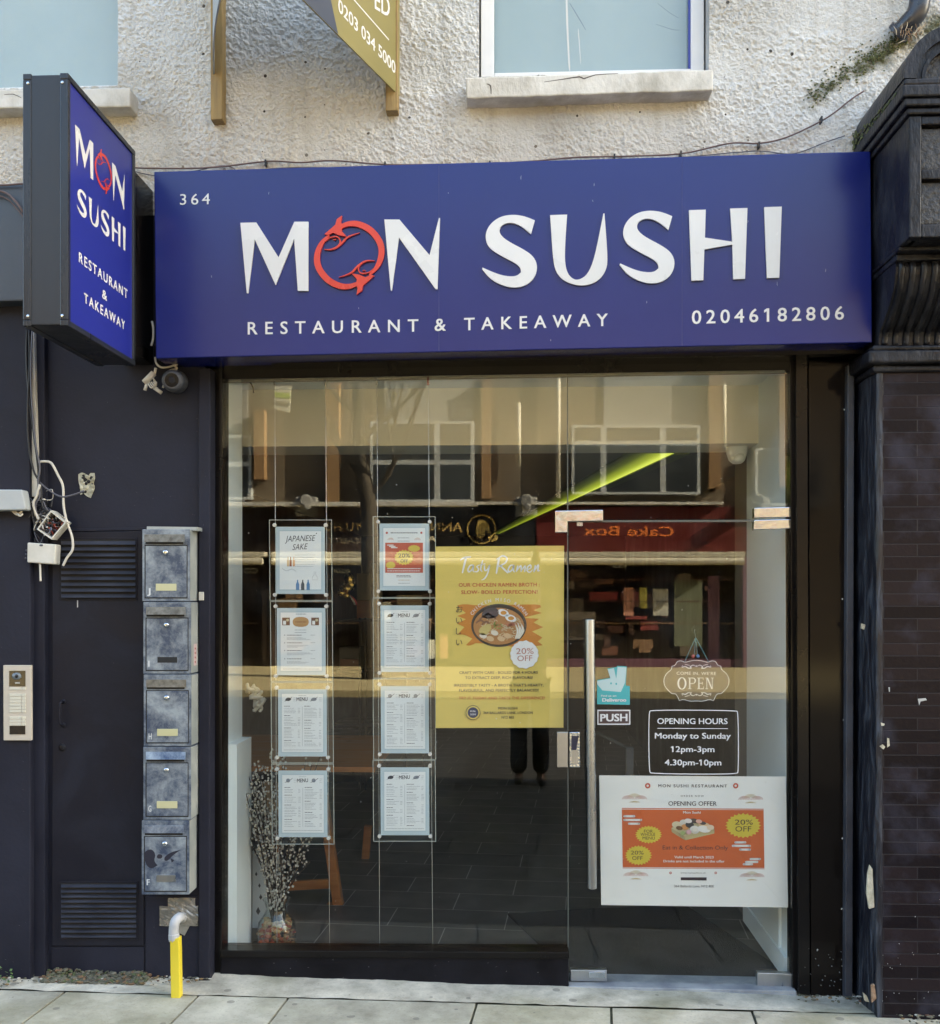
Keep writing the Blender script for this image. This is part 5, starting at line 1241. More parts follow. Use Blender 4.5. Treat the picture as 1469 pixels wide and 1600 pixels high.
HS = [((420, 812, 518, 938.5), (430.5, 823, 507, 928), 'clear holder around the Japanese sake sheet', 'Japanese Sake sheet in the top left clear holder', 'sake'),
      ((421.5, 939.5, 519, 1065), (432, 950, 508, 1055), 'clear holder around the sheet with the orange box heading', 'sheet with orange heading box and two small food photos', 'set'),
      ((422.5, 1066, 520, 1192.5), (434, 1077, 510, 1182), 'clear holder around the menu sheet third down in the left column', 'blue bordered menu sheet third down in the left column', 'a'),
      ((423.5, 1193.5, 521, 1319.5), (434.5, 1204, 511, 1308), 'clear holder lowest in the left column, in front of the willow', 'blue bordered menu sheet in front of the willow branches', 'b'),
      ((582, 807, 680, 934), (592.5, 818, 669.5, 922.5), 'clear holder around the red 20% off sheet', 'sheet with a red panel and yellow 20% off star', 'offer'),
      ((582, 934.5, 680, 1060), (594, 946, 669.5, 1050), 'clear holder around the menu sheet just below the red offer sheet', 'menu sheet just below the red offer sheet in the right column', 'c'),
      ((582, 1060.5, 680, 1187), (594.5, 1072, 669.5, 1177), 'clear holder third down in the right column, left of the yellow poster foot', 'menu sheet third down in the right column beside the yellow poster foot', 'd'),
      ((582, 1188, 680, 1315), (594, 1199, 670, 1305), 'clear holder lowest in the right column', 'menu sheet lowest in the right column', 'e')]
for pn, p, l1, l2, k in HS:
    panel_holder(*pn, p, l1); sheet(p, l2, k)
for (ut, ub), lab in (((429, 432.5), 'leftmost of the four thin steel cables holding the menus'), ((508, 515), 'steel cable at the right edge of the left menu column'), ((588.5, 593), 'steel cable at the left edge of the right menu column'), ((668.5, 676), 'steel cable running down just left of the yellow poster')):
    t = thing('display_cable', lab, 'cable', tuple(W(ut, 596, YD)), 'thin steel cables in the window')
    a = MB(); a.tube([W(ut, 585, YD + .007), W(ub, 1500, YD + .007)], .0014, 6); a.build('wire', flat((.62, .62, .60), .35), t, smooth=True)
    a = MB(); a.tube([W(ut, 588, YD + .007), W(ut, 602, YD + .007)], .0055, 10); a.build('ceiling_grip', flat((.32, .10, .07), .3) if ut > 600 else M['alu'], t, smooth=False)

# yellow ramen poster, inside the glass
YP_ = GY + .0165
z2 = lambda L: [tuple([660 + p[0] / 4.446, 800 + p[1] / 4.446] + [q / 4.446 for q in p[2:]]) for p in L]
rp2 = thing('ramen_poster', 'large yellow poster Tasty Ramen with a bowl of noodles', 'poster', tuple(W(780, 1137, YP_)))
YL = flat((.65, .50, .13), .55); WH = flat((.72, .73, .74), .5); RD = flat((.50, .115, .05), .5); OR = flat((.52, .20, .035), .5); BK = flat((.04, .04, .045), .5)
a = MB(); a.slab([(680, 854), (881, 852.5), (880, 1137), (680.5, 1137.5)], YP_, YP_ + .0012, YL); a.build('sheet', None, rp2)
t = Art(YP_, step=-.0006); t.layer()
brush = [[(262, 335, 6), (290, 318, 12), (335, 312, 9)], [(302, 316, 13), (290, 365, 12), (276, 425, 8)], [(352, 368, 6), (330, 372, 9), (314, 400, 9), (322, 416, 9), (342, 400, 8), (354, 370, 8), (350, 405, 9), (360, 418, 5)], [(394, 368, 6), (376, 380, 8), (388, 396, 9), (380, 414, 8), (362, 414, 5)],
         [(418, 335, 8), (403, 395, 9), (414, 414, 6)], [(392, 368, 4), (436, 360, 6)], [(430, 372, 8), (432, 405, 9), (450, 400, 8), (466, 366, 7), (452, 425, 9), (430, 462, 8), (408, 472, 4)],
         [(532, 318, 13), (522, 370, 13), (512, 428, 8)], [(512, 330, 6), (555, 305, 10), (585, 320, 11), (575, 352, 11), (530, 378, 8)], [(540, 372, 9), (568, 400, 11), (594, 424, 8)],
         [(632, 368, 6), (610, 372, 9), (594, 400, 9), (602, 416, 9), (622, 400, 8), (634, 370, 8), (630, 405, 9), (640, 418, 5)], [(650, 415, 8), (662, 372, 9)], [(654, 410, 5), (682, 372, 9), (684, 416, 8)], [(684, 410, 5), (712, 374, 9), (708, 416, 8)],
         [(725, 402, 6), (752, 388, 7), (748, 368, 8), (728, 384, 9), (728, 410, 9), (746, 418, 7), (764, 400, 4)], [(772, 418, 8), (784, 370, 9)], [(776, 412, 5), (804, 366, 9), (800, 408, 9), (816, 404, 4)]]
for s_ in brush: t.stroke(z2([(x, y, w_ * 1.08) for x, y, w_ in s_]), 2, WH, 4)
t.text('OUR CHICKEN RAMEN BROTH :', (716.5, 916.8), (843, 916.2), 5.6, RD, bold=.018, space=1.05); t.text('SLOW- BOILED PERFECTION!', (720.5, 928.2), (839.5, 927.6), 5.6, RD, bold=.018, space=1.05)
for q in ([(238, 650), (290, 638), (380, 650), (700, 642), (815, 642), (822, 662), (770, 682), (828, 702), (700, 735), (810, 742), (770, 768), (838, 800), (760, 830), (832, 872), (800, 900), (835, 925), (700, 945), (380, 905), (330, 930), (300, 925), (345, 880), (285, 850), (240, 852), (290, 800), (240, 775), (300, 745), (240, 722), (300, 702)],):
    t.poly(chaikin(z2(q), 1, 75), OR)
t.layer(); e = z2([(530, 788)])[0]; k = 1 / 4.446
t.ell(e[0], e[1], 193 * k, 150 * k, flat((.05, .045, .045), .3), 48); t.layer(); t.ell(e[0], e[1], 182 * k, 140 * k, flat((.035, .025, .02), .4), 48); t.layer(); t.ell(e[0] - .3, e[1] + 1.2, 176 * k, 128 * k, flat((.40, .19, .07), .4), 44); t.layer()
rb = random.Random(2); nood = [flat((.58, .48, .30), .5), flat((.62, .55, .40), .5), flat((.45, .26, .12), .5)]
for i in range(70):
    a0 = rb.uniform(0, 6.28); r_ = rb.uniform(.15, .9) ** .7; c = (e[0] + math.cos(a0) * r_ * 36, e[1] + 1 + math.sin(a0) * r_ * 25)
    if c[1] < e[1] - 14: continue
    p = [(c[0] + 4.5 * math.cos(a0 * 3 + q * .8) * q * .4, c[1] + 3 * math.sin(a0 * 2 + q) * q * .35) for q in range(5)]; t.stroke(p, rb.uniform(.5, 1.1), nood[i % 3], 3)
t.layer(); t.poly(chaikin(z2([(395, 800), (470, 770), (480, 810), (440, 860), (390, 850)]), 2, 120), flat((.52, .42, .16), .5)); t.poly(chaikin(z2([(430, 670), (520, 660), (535, 720), (470, 745), (400, 730)]), 2, 120), flat((.07, .055, .06), .6))
for q in ((400, 760), (425, 735), (455, 715), (485, 735), (440, 770)): t.stroke(z2([(q[0] - 30, q[1] + 12, 10), (q[0], q[1] - 8, 14), (q[0] + 26, q[1] + 6, 10)]), 2, flat((.20, .10, .06), .5), 4)
for q in ((560, 700), (612, 738)):
    t.ell(*z2([q])[0], 40 * k, 24 * k, WH, 20, .35); t.layer(); t.ell(*z2([(q[0] + 2, q[1])])[0], 21 * k, 14 * k, flat((.55, .25, .05), .4), 16); t.k -= 1
for i in range(14): q = (rb.uniform(495, 560), rb.uniform(760, 810)); t.ell(*z2([q])[0], 1.4, 1.1, flat((.16, .26, .05) if i % 3 else (.3, .4, .12), .5), 8)
for i in range(9): t.stroke(z2([(640 + i * 7, 770 + i % 3 * 12, 4), (655 + i * 6, 830, 6), (640 + i * 4, 880, 3)]), 1, WH if i % 2 else nood[1], 4)
for i in range(8): t.stroke(z2([(565 + i * 8, 770 - i % 2 * 14, 4), (590 + i * 6, 790, 5), (610 + i * 6, 770, 3)]), 1, flat((.55, .2, .12), .5), 3)
for q in ((420, 860), (470, 880), (500, 840), (545, 880), (590, 860)): t.ell(*z2([q])[0], 6, 4, flat((.60, .42, .25), .5) if q[0] % 20 else flat((.66, .6, .5), .5), 14, .3)
t.layer(); tx = 'CHICKEN MISO RAMEN'
for i, ch in enumerate(tx):
    if ch == ' ': continue
    an = R(-153 + 126 * i / (len(tx) - 1)); cu_, cv_ = e[0] + 200 * k * math.cos(an), e[1] + 168 * k * math.sin(an)
    V_, F_ = glyphs(ch, SANS, .02); w_ = max(p[0] for p in V_); h_ = 5.0 / caph(SANS); ro = (an + math.pi / 2) * .75
    pts = []
    for x, y_ in V_:
        X_, Y_ = (x - w_ / 2) * h_, -y_ * h_; pts.append(t.to(cu_ + X_ * math.cos(ro) - Y_ * math.sin(ro), cv_ + X_ * math.sin(ro) + Y_ * math.cos(ro), t.k * t.step))
    t.mb.raw(pts, [f[::-1] for f in F_], WH)
for ch, v in zip('おいしい', (692, 770, 845, 922)):
    q = z2([(232, v), (280, v)]); V_, F_ = glyphs(ch, CJK, .005); h_ = 35; x0_ = min(p[0] for p in V_)
    t.mb.raw([t.to(q[0][0] + (x - x0_) * h_, q[0][1] - y_ * h_ + .8, t.k * t.step) for x, y_ in V_], [f[::-1] for f in F_], BK)
b_ = z2([(707, 990)])[0]; t.layer(); t.poly([(b_[0] + (22 + .8 * math.sin(i * 2.1)) * math.cos(i * math.pi / 24), b_[1] + (21.6 + .8 * math.cos(i * 1.7)) * math.sin(i * math.pi / 24)) for i in range(48)], WH); t.layer()
t.text('20%', (806, 1022), (833.5, 1021.5), 9, flat((.42, .17, .13), .5), bold=-.004); t.text('OFF', (808, 1033), (831.5, 1032.5), 8.6, flat((.42, .17, .13), .5), bold=-.004)
for body, pl_, pr_2, h_, m_ in (('CRAFT WITH CARE - BOILED FOR 4 HOURS', (717.5, 1053), (840, 1052.6), 4, BK), ('TO EXTRACT DEEP, RICH FLAVOURS!', (726.5, 1061), (832, 1060.6), 4, BK), ("IRRESISTIBLY TASTY - A BROTH THAT'S HEARTY,", (709, 1072.8), (849, 1072.4), 4, BK), ('FLAVOURFUL, AND PERFECTLY BALANCED!', (717, 1080.8), (841, 1080.4), 4, BK),
                               ('TRY IT TODAY AND TASTE THE DIFFERENCE!', (716.5, 1092.6), (851, 1092.4), 4, RD), ('MON SUSHI', (778, 1108.6), (808, 1108.4), 3.8, BK), ('364 BALLARDS LANE, LONDON', (755, 1115.6), (832, 1115.4), 3.8, BK), ('N12 8EE', (783.5, 1122.8), (803, 1122.7), 3.8, BK)):
    t.text(body, pl_, pr_2, h_, m_, bold=.012, space=1.03)
c_ = (738.8, 1113.5); t.ell(*c_, 11.5, 11.5, BK, 30); t.layer(); t.ell(*c_, 10.6, 10.6, YL, 30); t.layer(); t.ell(*c_, 8.4, 8.4, flat((.045, .05, .09), .5), 28); t.layer(); t.text('M.N.', (734.5, 1112.6), (743, 1112.5), 2.6, WH); t.text('SUSHI', (734.5, 1117.5), (743, 1117.5), 2.6, WH)
t.build('print', rp2)

# white opening-offer poster on the door
op = thing('offer_poster', 'white Opening Offer poster with orange panel low on the glass door', 'poster', tuple(W(1084, 1416, YP_)))
o4 = lambda L: [tuple([920 + p[0] / 4.4515, 1190 + p[1] / 4.4515] + [q / 4.4515 for q in p[2:]]) for p in L]
pw = worn('poster_paper', (.78, .78, .75), (.83, .83, .80), 3, .7, .12, 6)
a = MB(); a.slab([(936, 1211.5), (1227.5, 1213.5), (1231, 1418), (939, 1414)], YP_, YP_ + .0012, pw); a.build('sheet', None, op)
t = Art(YP_, step=-.0006); t.layer(); OG = flat((.58, .115, .03), .5); Y2 = flat((.64, .50, .06), .5); W2 = flat((.74, .73, .71), .5); DK = flat((.05, .035, .035), .5)
t.poly(o4([(228, 322), (1214, 328), (1220, 748), (234, 742)]), OG); t.layer(); t.poly(o4([(229, 328), (1214, 334), (1214, 337), (229, 332)]), W2); t.poly(o4([(234, 734), (1220, 740), (1220, 744), (234, 738)]), W2)
def ot(body, x0, x1, y, h, m_, **kw):
    q = o4([(x0, y), (x1, y + (x1 - x0) * .004)]); t.text(body, q[0], q[1], h / 4.4515, m_, **kw)
ot('MON SUSHI RESTAURANT', 482, 960, 178, 20, DK, space=1.3, bold=.012); ot('ORDER NOW', 638, 798, 245, 12, DK, space=1.5, bold=-.01); ot('OPENING OFFER', 552, 888, 306, 30, DK, bold=.006)
ot('Mon Sushi', 655, 776, 361, 16, W2, bold=.02); ot('Eat in & Collection Only', 512, 966, 611, 28, DK, bold=0.0); ot('Valid until March 2023', 594, 866, 672, 16, W2, bold=.02); ot('Drinks are not included in the offer', 518, 942, 700, 16, W2, bold=.02)
ot('www.monsushi.co.uk', 636, 812, 778, 10, DK, bold=-.01); ot('364 Ballards Lane, N12 8EE', 592, 868, 874, 16, DK, bold=0.0)
t.poly(o4([(638, 805), (818, 805), (818, 827), (638, 825)]), flat((.035, .02, .03), .5))
RD2 = flat((.55, .10, .06), .5)
for cx2, r_ in ((408, 19), (1020, 19)):
    q = o4([(cx2, 168)])[0]; t.ell(*q, r_ / 4.45, r_ / 4.45, RD2, 20); t.layer(); t.ell(*q, 8 / 4.45, 8 / 4.45, W2, 12); t.k -= 1
for cx2 in (567, 881): q = o4([(cx2, 774)])[0]; t.ell(*q, 2, 2, RD2, 12); t.layer(); t.ell(*q, .9, .9, W2, 8); t.k -= 1
gold = flat((.55, .43, .22), .6); pink = flat((.52, .20, .18), .6)
for cx2, cy2 in ((316, 262), (1125, 266), (325, 797), (1133, 804)):
    for (ox, oy, mt) in ((-44, 0, pink), (44, 0, pink), (0, -14, gold), (0, 24, gold)):
        for r_ in ((40, 30, 20, 10) if oy <= 0 else (36, 26, 16)):
            sg = -1 if oy <= 0 else -.45
            pts = [(cx2 + ox + r_ * math.cos(math.pi * i / 8), cy2 + oy + sg * r_ * .62 * math.sin(math.pi * i / 8)) for i in range(9)]
            t.stroke(o4(pts), .55, mt, 2)
for cx2, cy2, r0, r1, sv in ((1072, 445, 125, 108, .70), (414, 508, 95, 80, .66), (344, 652, 95, 80, .74)): q = o4([(cx2, cy2)])[0]; t.star(*q, r0 / 4.45, r1 / 4.45, 24, Y2, sv)
t.layer()
for body, x0, x1, y, h in (('20%', 1014, 1140, 438, 34), ('OFF', 1018, 1128, 486, 36), ('FOR', 382, 444, 494, 20), ('WHOLE', 358, 460, 516, 20), ('MENU', 372, 458, 542, 20), ('20%', 290, 380, 646, 26), ('OFF', 300, 372, 684, 26)): ot(body, x0, x1, y, h, DK, bold=-.004)
for pts in ([(240, 374, 320), (240, 400, 368), (272, 426, 354)], [(1012, 556, 1092), (994, 580, 1124), (1046, 606, 1124)], [(1118, 672, 1194), (1086, 692, 1176), (1070, 708, 1140)]):
    for x0, y, x1 in pts: t.stroke(o4([(x0 + 6, y + 6, 15), (x1 - 6, y + 6, 15)]), 3, W2, 0); t.ell(*o4([(x0 + 6, y + 6)])[0], 1.7, 1.7, W2, 10); t.ell(*o4([(x1 - 6, y + 6)])[0], 1.7, 1.7, W2, 10)
t.poly(o4([(572, 462), (690, 405), (870, 470), (860, 498), (672, 546), (655, 540), (575, 490)]), flat((.42, .33, .17), .5)); t.layer(); t.poly(o4([(572, 462), (690, 405), (872, 470), (664, 520)]), flat((.55, .47, .28), .5)); t.poly(o4([(664, 520), (872, 470), (872, 500), (672, 547)]), flat((.50, .42, .22), .5)); t.layer()
su = [(612, 440, 36, 24, (.64, .55, .36)), (660, 425, 30, 22, (.62, .58, .5)), (668, 455, 26, 20, (.62, .28, .10)), (700, 440, 30, 22, (.05, .05, .05)), (628, 462, 24, 14, (.16, .08, .04)), (730, 412, 30, 16, (.06, .05, .05)), (690, 412, 26, 16, (.66, .6, .55)), (735, 474, 34, 28, (.66, .65, .6)), (800, 440, 40, 18, (.64, .45, .25)), (800, 470, 48, 24, (.68, .66, .6)), (790, 428, 24, 12, (.07, .06, .06)), (764, 416, 22, 14, (.62, .36, .28)), (694, 490, 18, 16, (.58, .35, .36)), (652, 498, 16, 16, (.3, .36, .14)), (845, 458, 26, 18, (.62, .5, .36))]
for x, y, rx, ry, c in su: t.ell(*o4([(x, y)])[0], rx / 4.45, ry / 4.45, flat(c, .5), 18, .15); t.layer()
t.ell(*o4([(735, 474)])[0], 5, 4, flat((.6, .58, .5), .5), 14); t.build('print', op)

# stickers and small signs on the door
t3 = lambda L: [tuple([880 + p[0] / 3.9027, 800 + p[1] / 3.9027] + [q / 3.9027 for q in p[2:]]) for p in L]
YS = GY - .0008
ds = thing('delivery_sticker', 'turquoise delivery service sticker left of the handle top, above the push sign', 'sticker', tuple(W(958, 1100, YS)))
TQ = flat((.06, .42, .44), .4); t = Art(YS); t.poly(t3([(205, 1025), (285, 1012), (268, 955), (325, 945), (328, 938), (386, 942), (380, 1058), (405, 1062), (405, 1176), (205, 1172)]), TQ); t.layer()
t.poly(t3([(205, 1030), (286, 1015), (270, 960), (308, 952), (322, 1018), (330, 945), (384, 947), (376, 1040), (350, 1098), (238, 1088), (205, 1050)]), flat((.50, .66, .66), .4)); t.layer(); t.ell(*t3([(290, 1045)])[0], 1.4, 1.7, TQ, 10); t.ell(*t3([(322, 1048)])[0], 1.4, 1.7, TQ, 10)
t.text('Find us on', *t3([(230, 1126), (322, 1126)]), 2.8, WH, bold=.02); t.text('Deliveroo', *t3([(238, 1156), (382, 1156)]), 5.2, WH, bold=.035); t.build('vinyl', ds)
ps = thing('push_sign', 'black and white PUSH plate below the turquoise sticker', 'sign', tuple(W(958, 1132, YS)))
t = Art(YS); t.rect(933, 1109, 984.5, 1132.5, WH); t.layer(); t.rect(934.8, 1111, 982.6, 1130.5, flat((.07, .045, .05), .4)); t.layer(); t.text('PUSH', (938, 1127), (979.5, 1126.5), 11, WH, bold=.03); t.build('vinyl', ps)
oh = thing('opening_hours', 'white lettering with opening hours in a rounded outline on the door', 'window lettering', tuple(W(1084, 1209, YS)))
t = Art(YS); q = t3([(535, 1207), (1052, 1210), (1066, 1222), (1068, 1580), (1056, 1600), (538, 1596), (522, 1582), (520, 1222)])
t.stroke(chaikin(q, 3, 120), 1.5, WH, 0, closed=True)
for body, x0, x1, y, h in (('OPENING HOURS', 573, 1000, 1292, 34), ('Monday to Sunday', 558, 1020, 1381, 34), ('12pm-3pm', 656, 920, 1463, 34), ('4.30pm-10pm', 618, 962, 1544, 34)): t.text(body, *t3([(x0, y), (x1, y + 1)]), h / 3.9, WH, bold=.018)
t.poly(t3([(573, 1317), (1003, 1319), (1003, 1323), (573, 1321)]), WH); t.build('vinyl', oh)
YO = GY + .03
os_ = thing('open_sign', 'black scrollwork OPEN sign hanging by cord on the glass door', 'sign', tuple(W(1087, 1096, YO)))
half = [(808, 903), (850, 908), (880, 918), (905, 906), (930, 912), (940, 935), (960, 940), (963, 962), (990, 980), (1008, 1010), (1010, 1040), (1000, 1070), (975, 1095), (962, 1108), (940, 1108), (930, 1118), (915, 1150), (890, 1142), (850, 1155), (810, 1152)]
full = half + [(1622 - x, y) for x, y in half[::-1][1:-1]]
full = chaikin(t3(full), 1, 60)
a = MB(); a.slab(full, YO, YO + .004); a.build('board', flat((.035, .03, .032), .35), os_)
t = Art(YO, step=-.0006); t.layer(); t.stroke(full, 1.0, WH, 0, closed=True)
t.text("COME IN, WE'RE", *t3([(690, 992), (930, 994)]), 4.6, WH, bold=-.01, space=1.1)
for (x, w_, ch) in ((700, 45, 'O'), (760, 48, 'P'), (816, 42, 'E'), (866, 52, 'N')):
    if ch == 'O': t.stroke(t3([(x + w_ / 2 + w_ / 2 * math.cos(i * math.pi / 8), 1045 + 35 * math.sin(i * math.pi / 8), 4 + 7 * abs(math.cos(i * math.pi / 8))) for i in range(16)]), 1, WH, 2, closed=True); continue
    st = lambda X, th=8: t.poly(t3([(X, 1010), (X + th, 1010), (X + th, 1080), (X, 1080)]), WH)
    sf_ = lambda X, Y, w2=14, h2=4: t.poly(t3([(X, Y), (X + w2, Y), (X + w2, Y + h2), (X, Y + h2)]), WH)
    if ch == 'P': st(x + 6); sf_(x, 1010); sf_(x, 1076, 20); t.stroke(t3([(x + 12, 1012, 4), (x + 36, 1014, 5), (x + 44, 1028, 8), (x + 36, 1044, 5), (x + 12, 1047, 4)]), 1, WH, 4)
    if ch == 'E': st(x + 6); sf_(x, 1010, 38, 4); sf_(x, 1076, 40, 4); sf_(x + 10, 1042, 22, 4); sf_(x + 35, 1010, 3, 14); sf_(x + 37, 1064, 3, 14); sf_(x + 30, 1036, 3, 16)
    if ch == 'N': t.poly(t3([(x + 6, 1010), (x + 10, 1010), (x + 10, 1080), (x + 6, 1080)]), WH); t.poly(t3([(x + 40, 1010), (x + 44, 1010), (x + 44, 1080), (x + 40, 1080)]), WH); t.poly(t3([(x + 6, 1010), (x + 16, 1010), (x + 44, 1080), (x + 36, 1080)]), WH); sf_(x, 1010, 14); sf_(x + 34, 1010, 16); sf_(x, 1076, 16)
for sy, oy in ((1, 940), (-1, 1114)):
    for sx in (-1, 1):
        t.stroke(t3([(811 + sx * x, oy + sy * y, w_) for x, y, w_ in ((4, 2, 3), (20, -6, 5), (38, 4, 6), (30, 12, 4), (50, 12, 5), (68, 2, 6), (88, 6, 4), (84, -6, 2))]), 1, WH, 4); t.stroke(t3([(811 + sx * x, oy + sy * y, w_) for x, y, w_ in ((40, -4, 2), (56, -8, 4), (72, -12, 2))]), 1, WH, 3)
    t.ell(*t3([(811, oy)])[0], 1.6, 1.3, WH, 10)
t.build('lettering', os_)
a = MB(); apx = W(*t3([(806, 766)])[0], YO - .002)
for x in (738, 886): a.tube([apx, W(*t3([(x, 916)])[0], YO)], .0016, 6)
a.tube([apx, W(*t3([(798, 868)])[0], YO - .004)], .0012, 5, flat((.10, .25, .30), .6)); a.tube([apx, W(*t3([(818, 868)])[0], YO - .004)], .0012, 5, flat((.10, .25, .30), .6)); a.build('cord', flat((.55, .57, .55), .6), os_)
a = MB(); a.ball(W(*t3([(791, 880)])[0], YO - .006), .0085, 8, flat((.5, .10, .10), .25)); a.ball(W(*t3([(820, 880)])[0], YO - .006), .0085, 8, flat((.10, .22, .45), .25)); a.build('bead', None, os_, smooth=True)
a = MB(); cpos = W(*t3([(804, 718)])[0], GY + .0115); a.lathe(tuple(cpos), [(.0175, 0), (.015, .004), (.007, .010), (.004, .014), (.0001, .015)], 20, M['clear'], 'y'); a.tube([cpos + Vector((0, .012, 0)), cpos + Vector((0, .018, -.010)), apx], .0012, 5, M['alu']); a.build('suction_hook', None, os_, smooth=True)
# ------------------------------------------------------------------ inside the shop
XL, XR_ = W(346, 900, .15).x, W(1234, 900, .15).x
S = lambda o: tag(o, kind='structure')
def floor_mat():
    m, N, L, P = nodes_of('dark_floor_tiles')
    tc = N.new('ShaderNodeTexCoord'); mp = N.new('ShaderNodeMapping'); mp.inputs['Rotation'].default_value = (0, 0, R(4)); mp.inputs['Location'].default_value = (.12, .05, 0); L.new(tc.outputs['Object'], mp.inputs['Vector'])
    b = N.new('ShaderNodeTexBrick'); b.inputs['Scale'].default_value = 1; b.inputs['Brick Width'].default_value = .62; b.inputs['Row Height'].default_value = .31; b.inputs['Mortar Size'].default_value = .0028
    b.inputs['Color1'].default_value = (.10, .088, .08, 1); b.inputs['Color2'].default_value = (.125, .11, .10, 1); b.inputs['Mortar'].default_value = (.45, .42, .38, 1); L.new(mp.outputs['Vector'], b.inputs['Vector'])
    n = N.new('ShaderNodeTexNoise'); n.inputs['Scale'].default_value = 6; n.inputs['Detail'].default_value = 8; L.new(tc.outputs['Object'], n.inputs['Vector'])
    r = ramp(N, [(.3, g3(.75)), (.7, g3(1.2))]); L.new(n.outputs['Fac'], r.inputs['Fac'])
    mx = N.new('ShaderNodeMix'); mx.data_type = 'RGBA'; mx.blend_type = 'MULTIPLY'; mx.inputs['Factor'].default_value = 1; L.new(b.outputs['Color'], mx.inputs['A']); L.new(r.outputs['Color'], mx.inputs['B']); L.new(mx.outputs['Result'], P.inputs['Base Color'])
    P.inputs['Roughness'].default_value = .42
    return m
S(MB().box(-2.6, 1.6, .12, 8.9, -.2, -.03, floor_mat()).build('floor'))
fm = thing('floor_mat', 'dark brown coir mat on the tiles behind the glass door', 'mat', tuple(G(1030, 1480, -.029)))
pm = [G(u, v, -.029) for u, v in ((793, 1430), (1068, 1415), (1262, 1545), (912, 1545))]
a = MB(); a.prism([p + Vector((0, 0, .011)) for p in pm], pm); a.build('pile', worn('coir_mat', (.020, .016, .014), (.034, .028, .024), 90, .95, .6, 150), fm)
S(MB().box(-2.6, 1.6, .16, .74, 2.76, 2.84, M['wall_white']).build('ceiling'))
S(MB().box(-2.6, 1.6, 1.06, 8.9, 2.478, 2.60, M['ceil_dark']).build('ceiling'))
S(MB().box(-2.6, 1.6, .74, 1.06, 2.47, 2.9, worn('bulkhead_paint', (.76, .745, .655), (.82, .805, .71), 1.2, .65, .03, 30)).build('bulkhead'))
S(MB().box(-2.6, 1.9, .165, .235, 2.70, 3.2, M['wall_white']).build('lintel'))
a = MB(); a.box(XL - .3, XL, .125, .50, 0, 2.76, M['wall_white']); a.box(XL, XL + .045, .24, .50, 0, 1.02, M['wall_white']); S(a.build('wall_left'))
S(MB().box(-2.3, -2.0, .50, 8.9, 0, 2.48, M['wall_dark']).build('wall_left'))
a = MB(); a.box(XR_, XR_ + .2, .165, 1.0, 0, 2.76, M['wall_white'])
a.box(XR_ - .02, XR_, .165, 1.0, 0, .10, M['wall_white']); a.box(XR_ - .012, XR_, .30, 1.0, .10, .30, M['wall_white']); S(a.build('wall_right'))
S(MB().box(XR_ + .2, XR_ + .4, .165, 8.9, 0, 2.48, M['wall_dark']).build('wall_right'))
S(MB().box(XR_ + .002, XR_ + .2, 1.0, 1.3, 0, 2.48, worn('taupe_wall', (.20, .17, .14), (.24, .21, .175), 2, .7, .03)).build('wall_right'))
S(MB().box(-2.6, 1.6, 8.8, 8.9, 0, 2.48, M['wall_dark']).build('wall_back'))
def px_box(mb, u0, v0, u1, v1, y, dep, mat=None): mb.rect(u0, v0, u1, v1, y, y + dep, mat); return mb
# lime light strip let into the ceiling
ls_ = thing('light_strip', 'lime green lit ceiling strip running diagonally back into the shop', 'light', (.4, 4, 2.47))
def lime_mat():                                # the strip's glow on the ceiling, painted as emission that fades across
    m, N, L, P = nodes_of('lime_glow'); P.inputs['Base Color'].default_value = (.14, .14, .12, 1); P.inputs['Roughness'].default_value = .5
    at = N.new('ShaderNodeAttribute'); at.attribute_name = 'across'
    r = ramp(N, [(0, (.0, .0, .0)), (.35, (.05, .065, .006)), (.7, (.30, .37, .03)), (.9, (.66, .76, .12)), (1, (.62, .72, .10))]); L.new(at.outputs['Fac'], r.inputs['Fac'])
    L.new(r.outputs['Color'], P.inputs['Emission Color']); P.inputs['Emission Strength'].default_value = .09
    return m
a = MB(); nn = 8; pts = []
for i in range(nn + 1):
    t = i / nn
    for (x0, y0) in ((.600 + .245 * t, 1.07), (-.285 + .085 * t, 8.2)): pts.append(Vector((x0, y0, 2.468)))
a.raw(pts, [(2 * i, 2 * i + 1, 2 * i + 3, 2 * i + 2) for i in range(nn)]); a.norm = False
o = a.build('glow_panel', lime_mat(), ls_); at = o.data.attributes.new('across', 'FLOAT', 'POINT')
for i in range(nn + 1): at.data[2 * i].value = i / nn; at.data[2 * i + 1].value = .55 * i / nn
def strip_bar(x0, x1, x2, x3, z0, z1): return ([Vector((x0, 1.07, z0)), Vector((x1, 1.07, z0)), Vector((x2, 8.2, z0)), Vector((x3, 8.2, z0))], [Vector((x0, 1.07, z1)), Vector((x1, 1.07, z1)), Vector((x2, 8.2, z1)), Vector((x3, 8.2, z1))])
a = MB(); a.prism(*strip_bar(.846, .93, -.150, -.199, 2.462, 2.477)); a.prism(*strip_bar(.598, .846, -.1995, -.286, 2.4695, 2.477)); a.build('housing', flat((.10, .13, .035), .5, 'lime_housing'), ls_)
dc = thing('dome_camera', 'white dome camera on the bulkhead inside, upper right', 'security camera', tuple(W(1152, 700, .9)))
c = W(1151, 694, .88)
a = MB(); a.lathe(tuple(c), [(.0001, .004), (.062, .004), (.064, -.006), (.060, -.014)], 24); a.build('base', M['steel_dark'], dc, smooth=True)
a = MB(); a.lathe(tuple(c), [(.056, -.012), (.052, -.05), (.040, -.085), (.022, -.10), (.0001, -.104)], 24); a.ball(c + Vector((.005, -.03, -.075)), .030, 10); a.build('shell', M['wall_white'], dc, smooth=True)
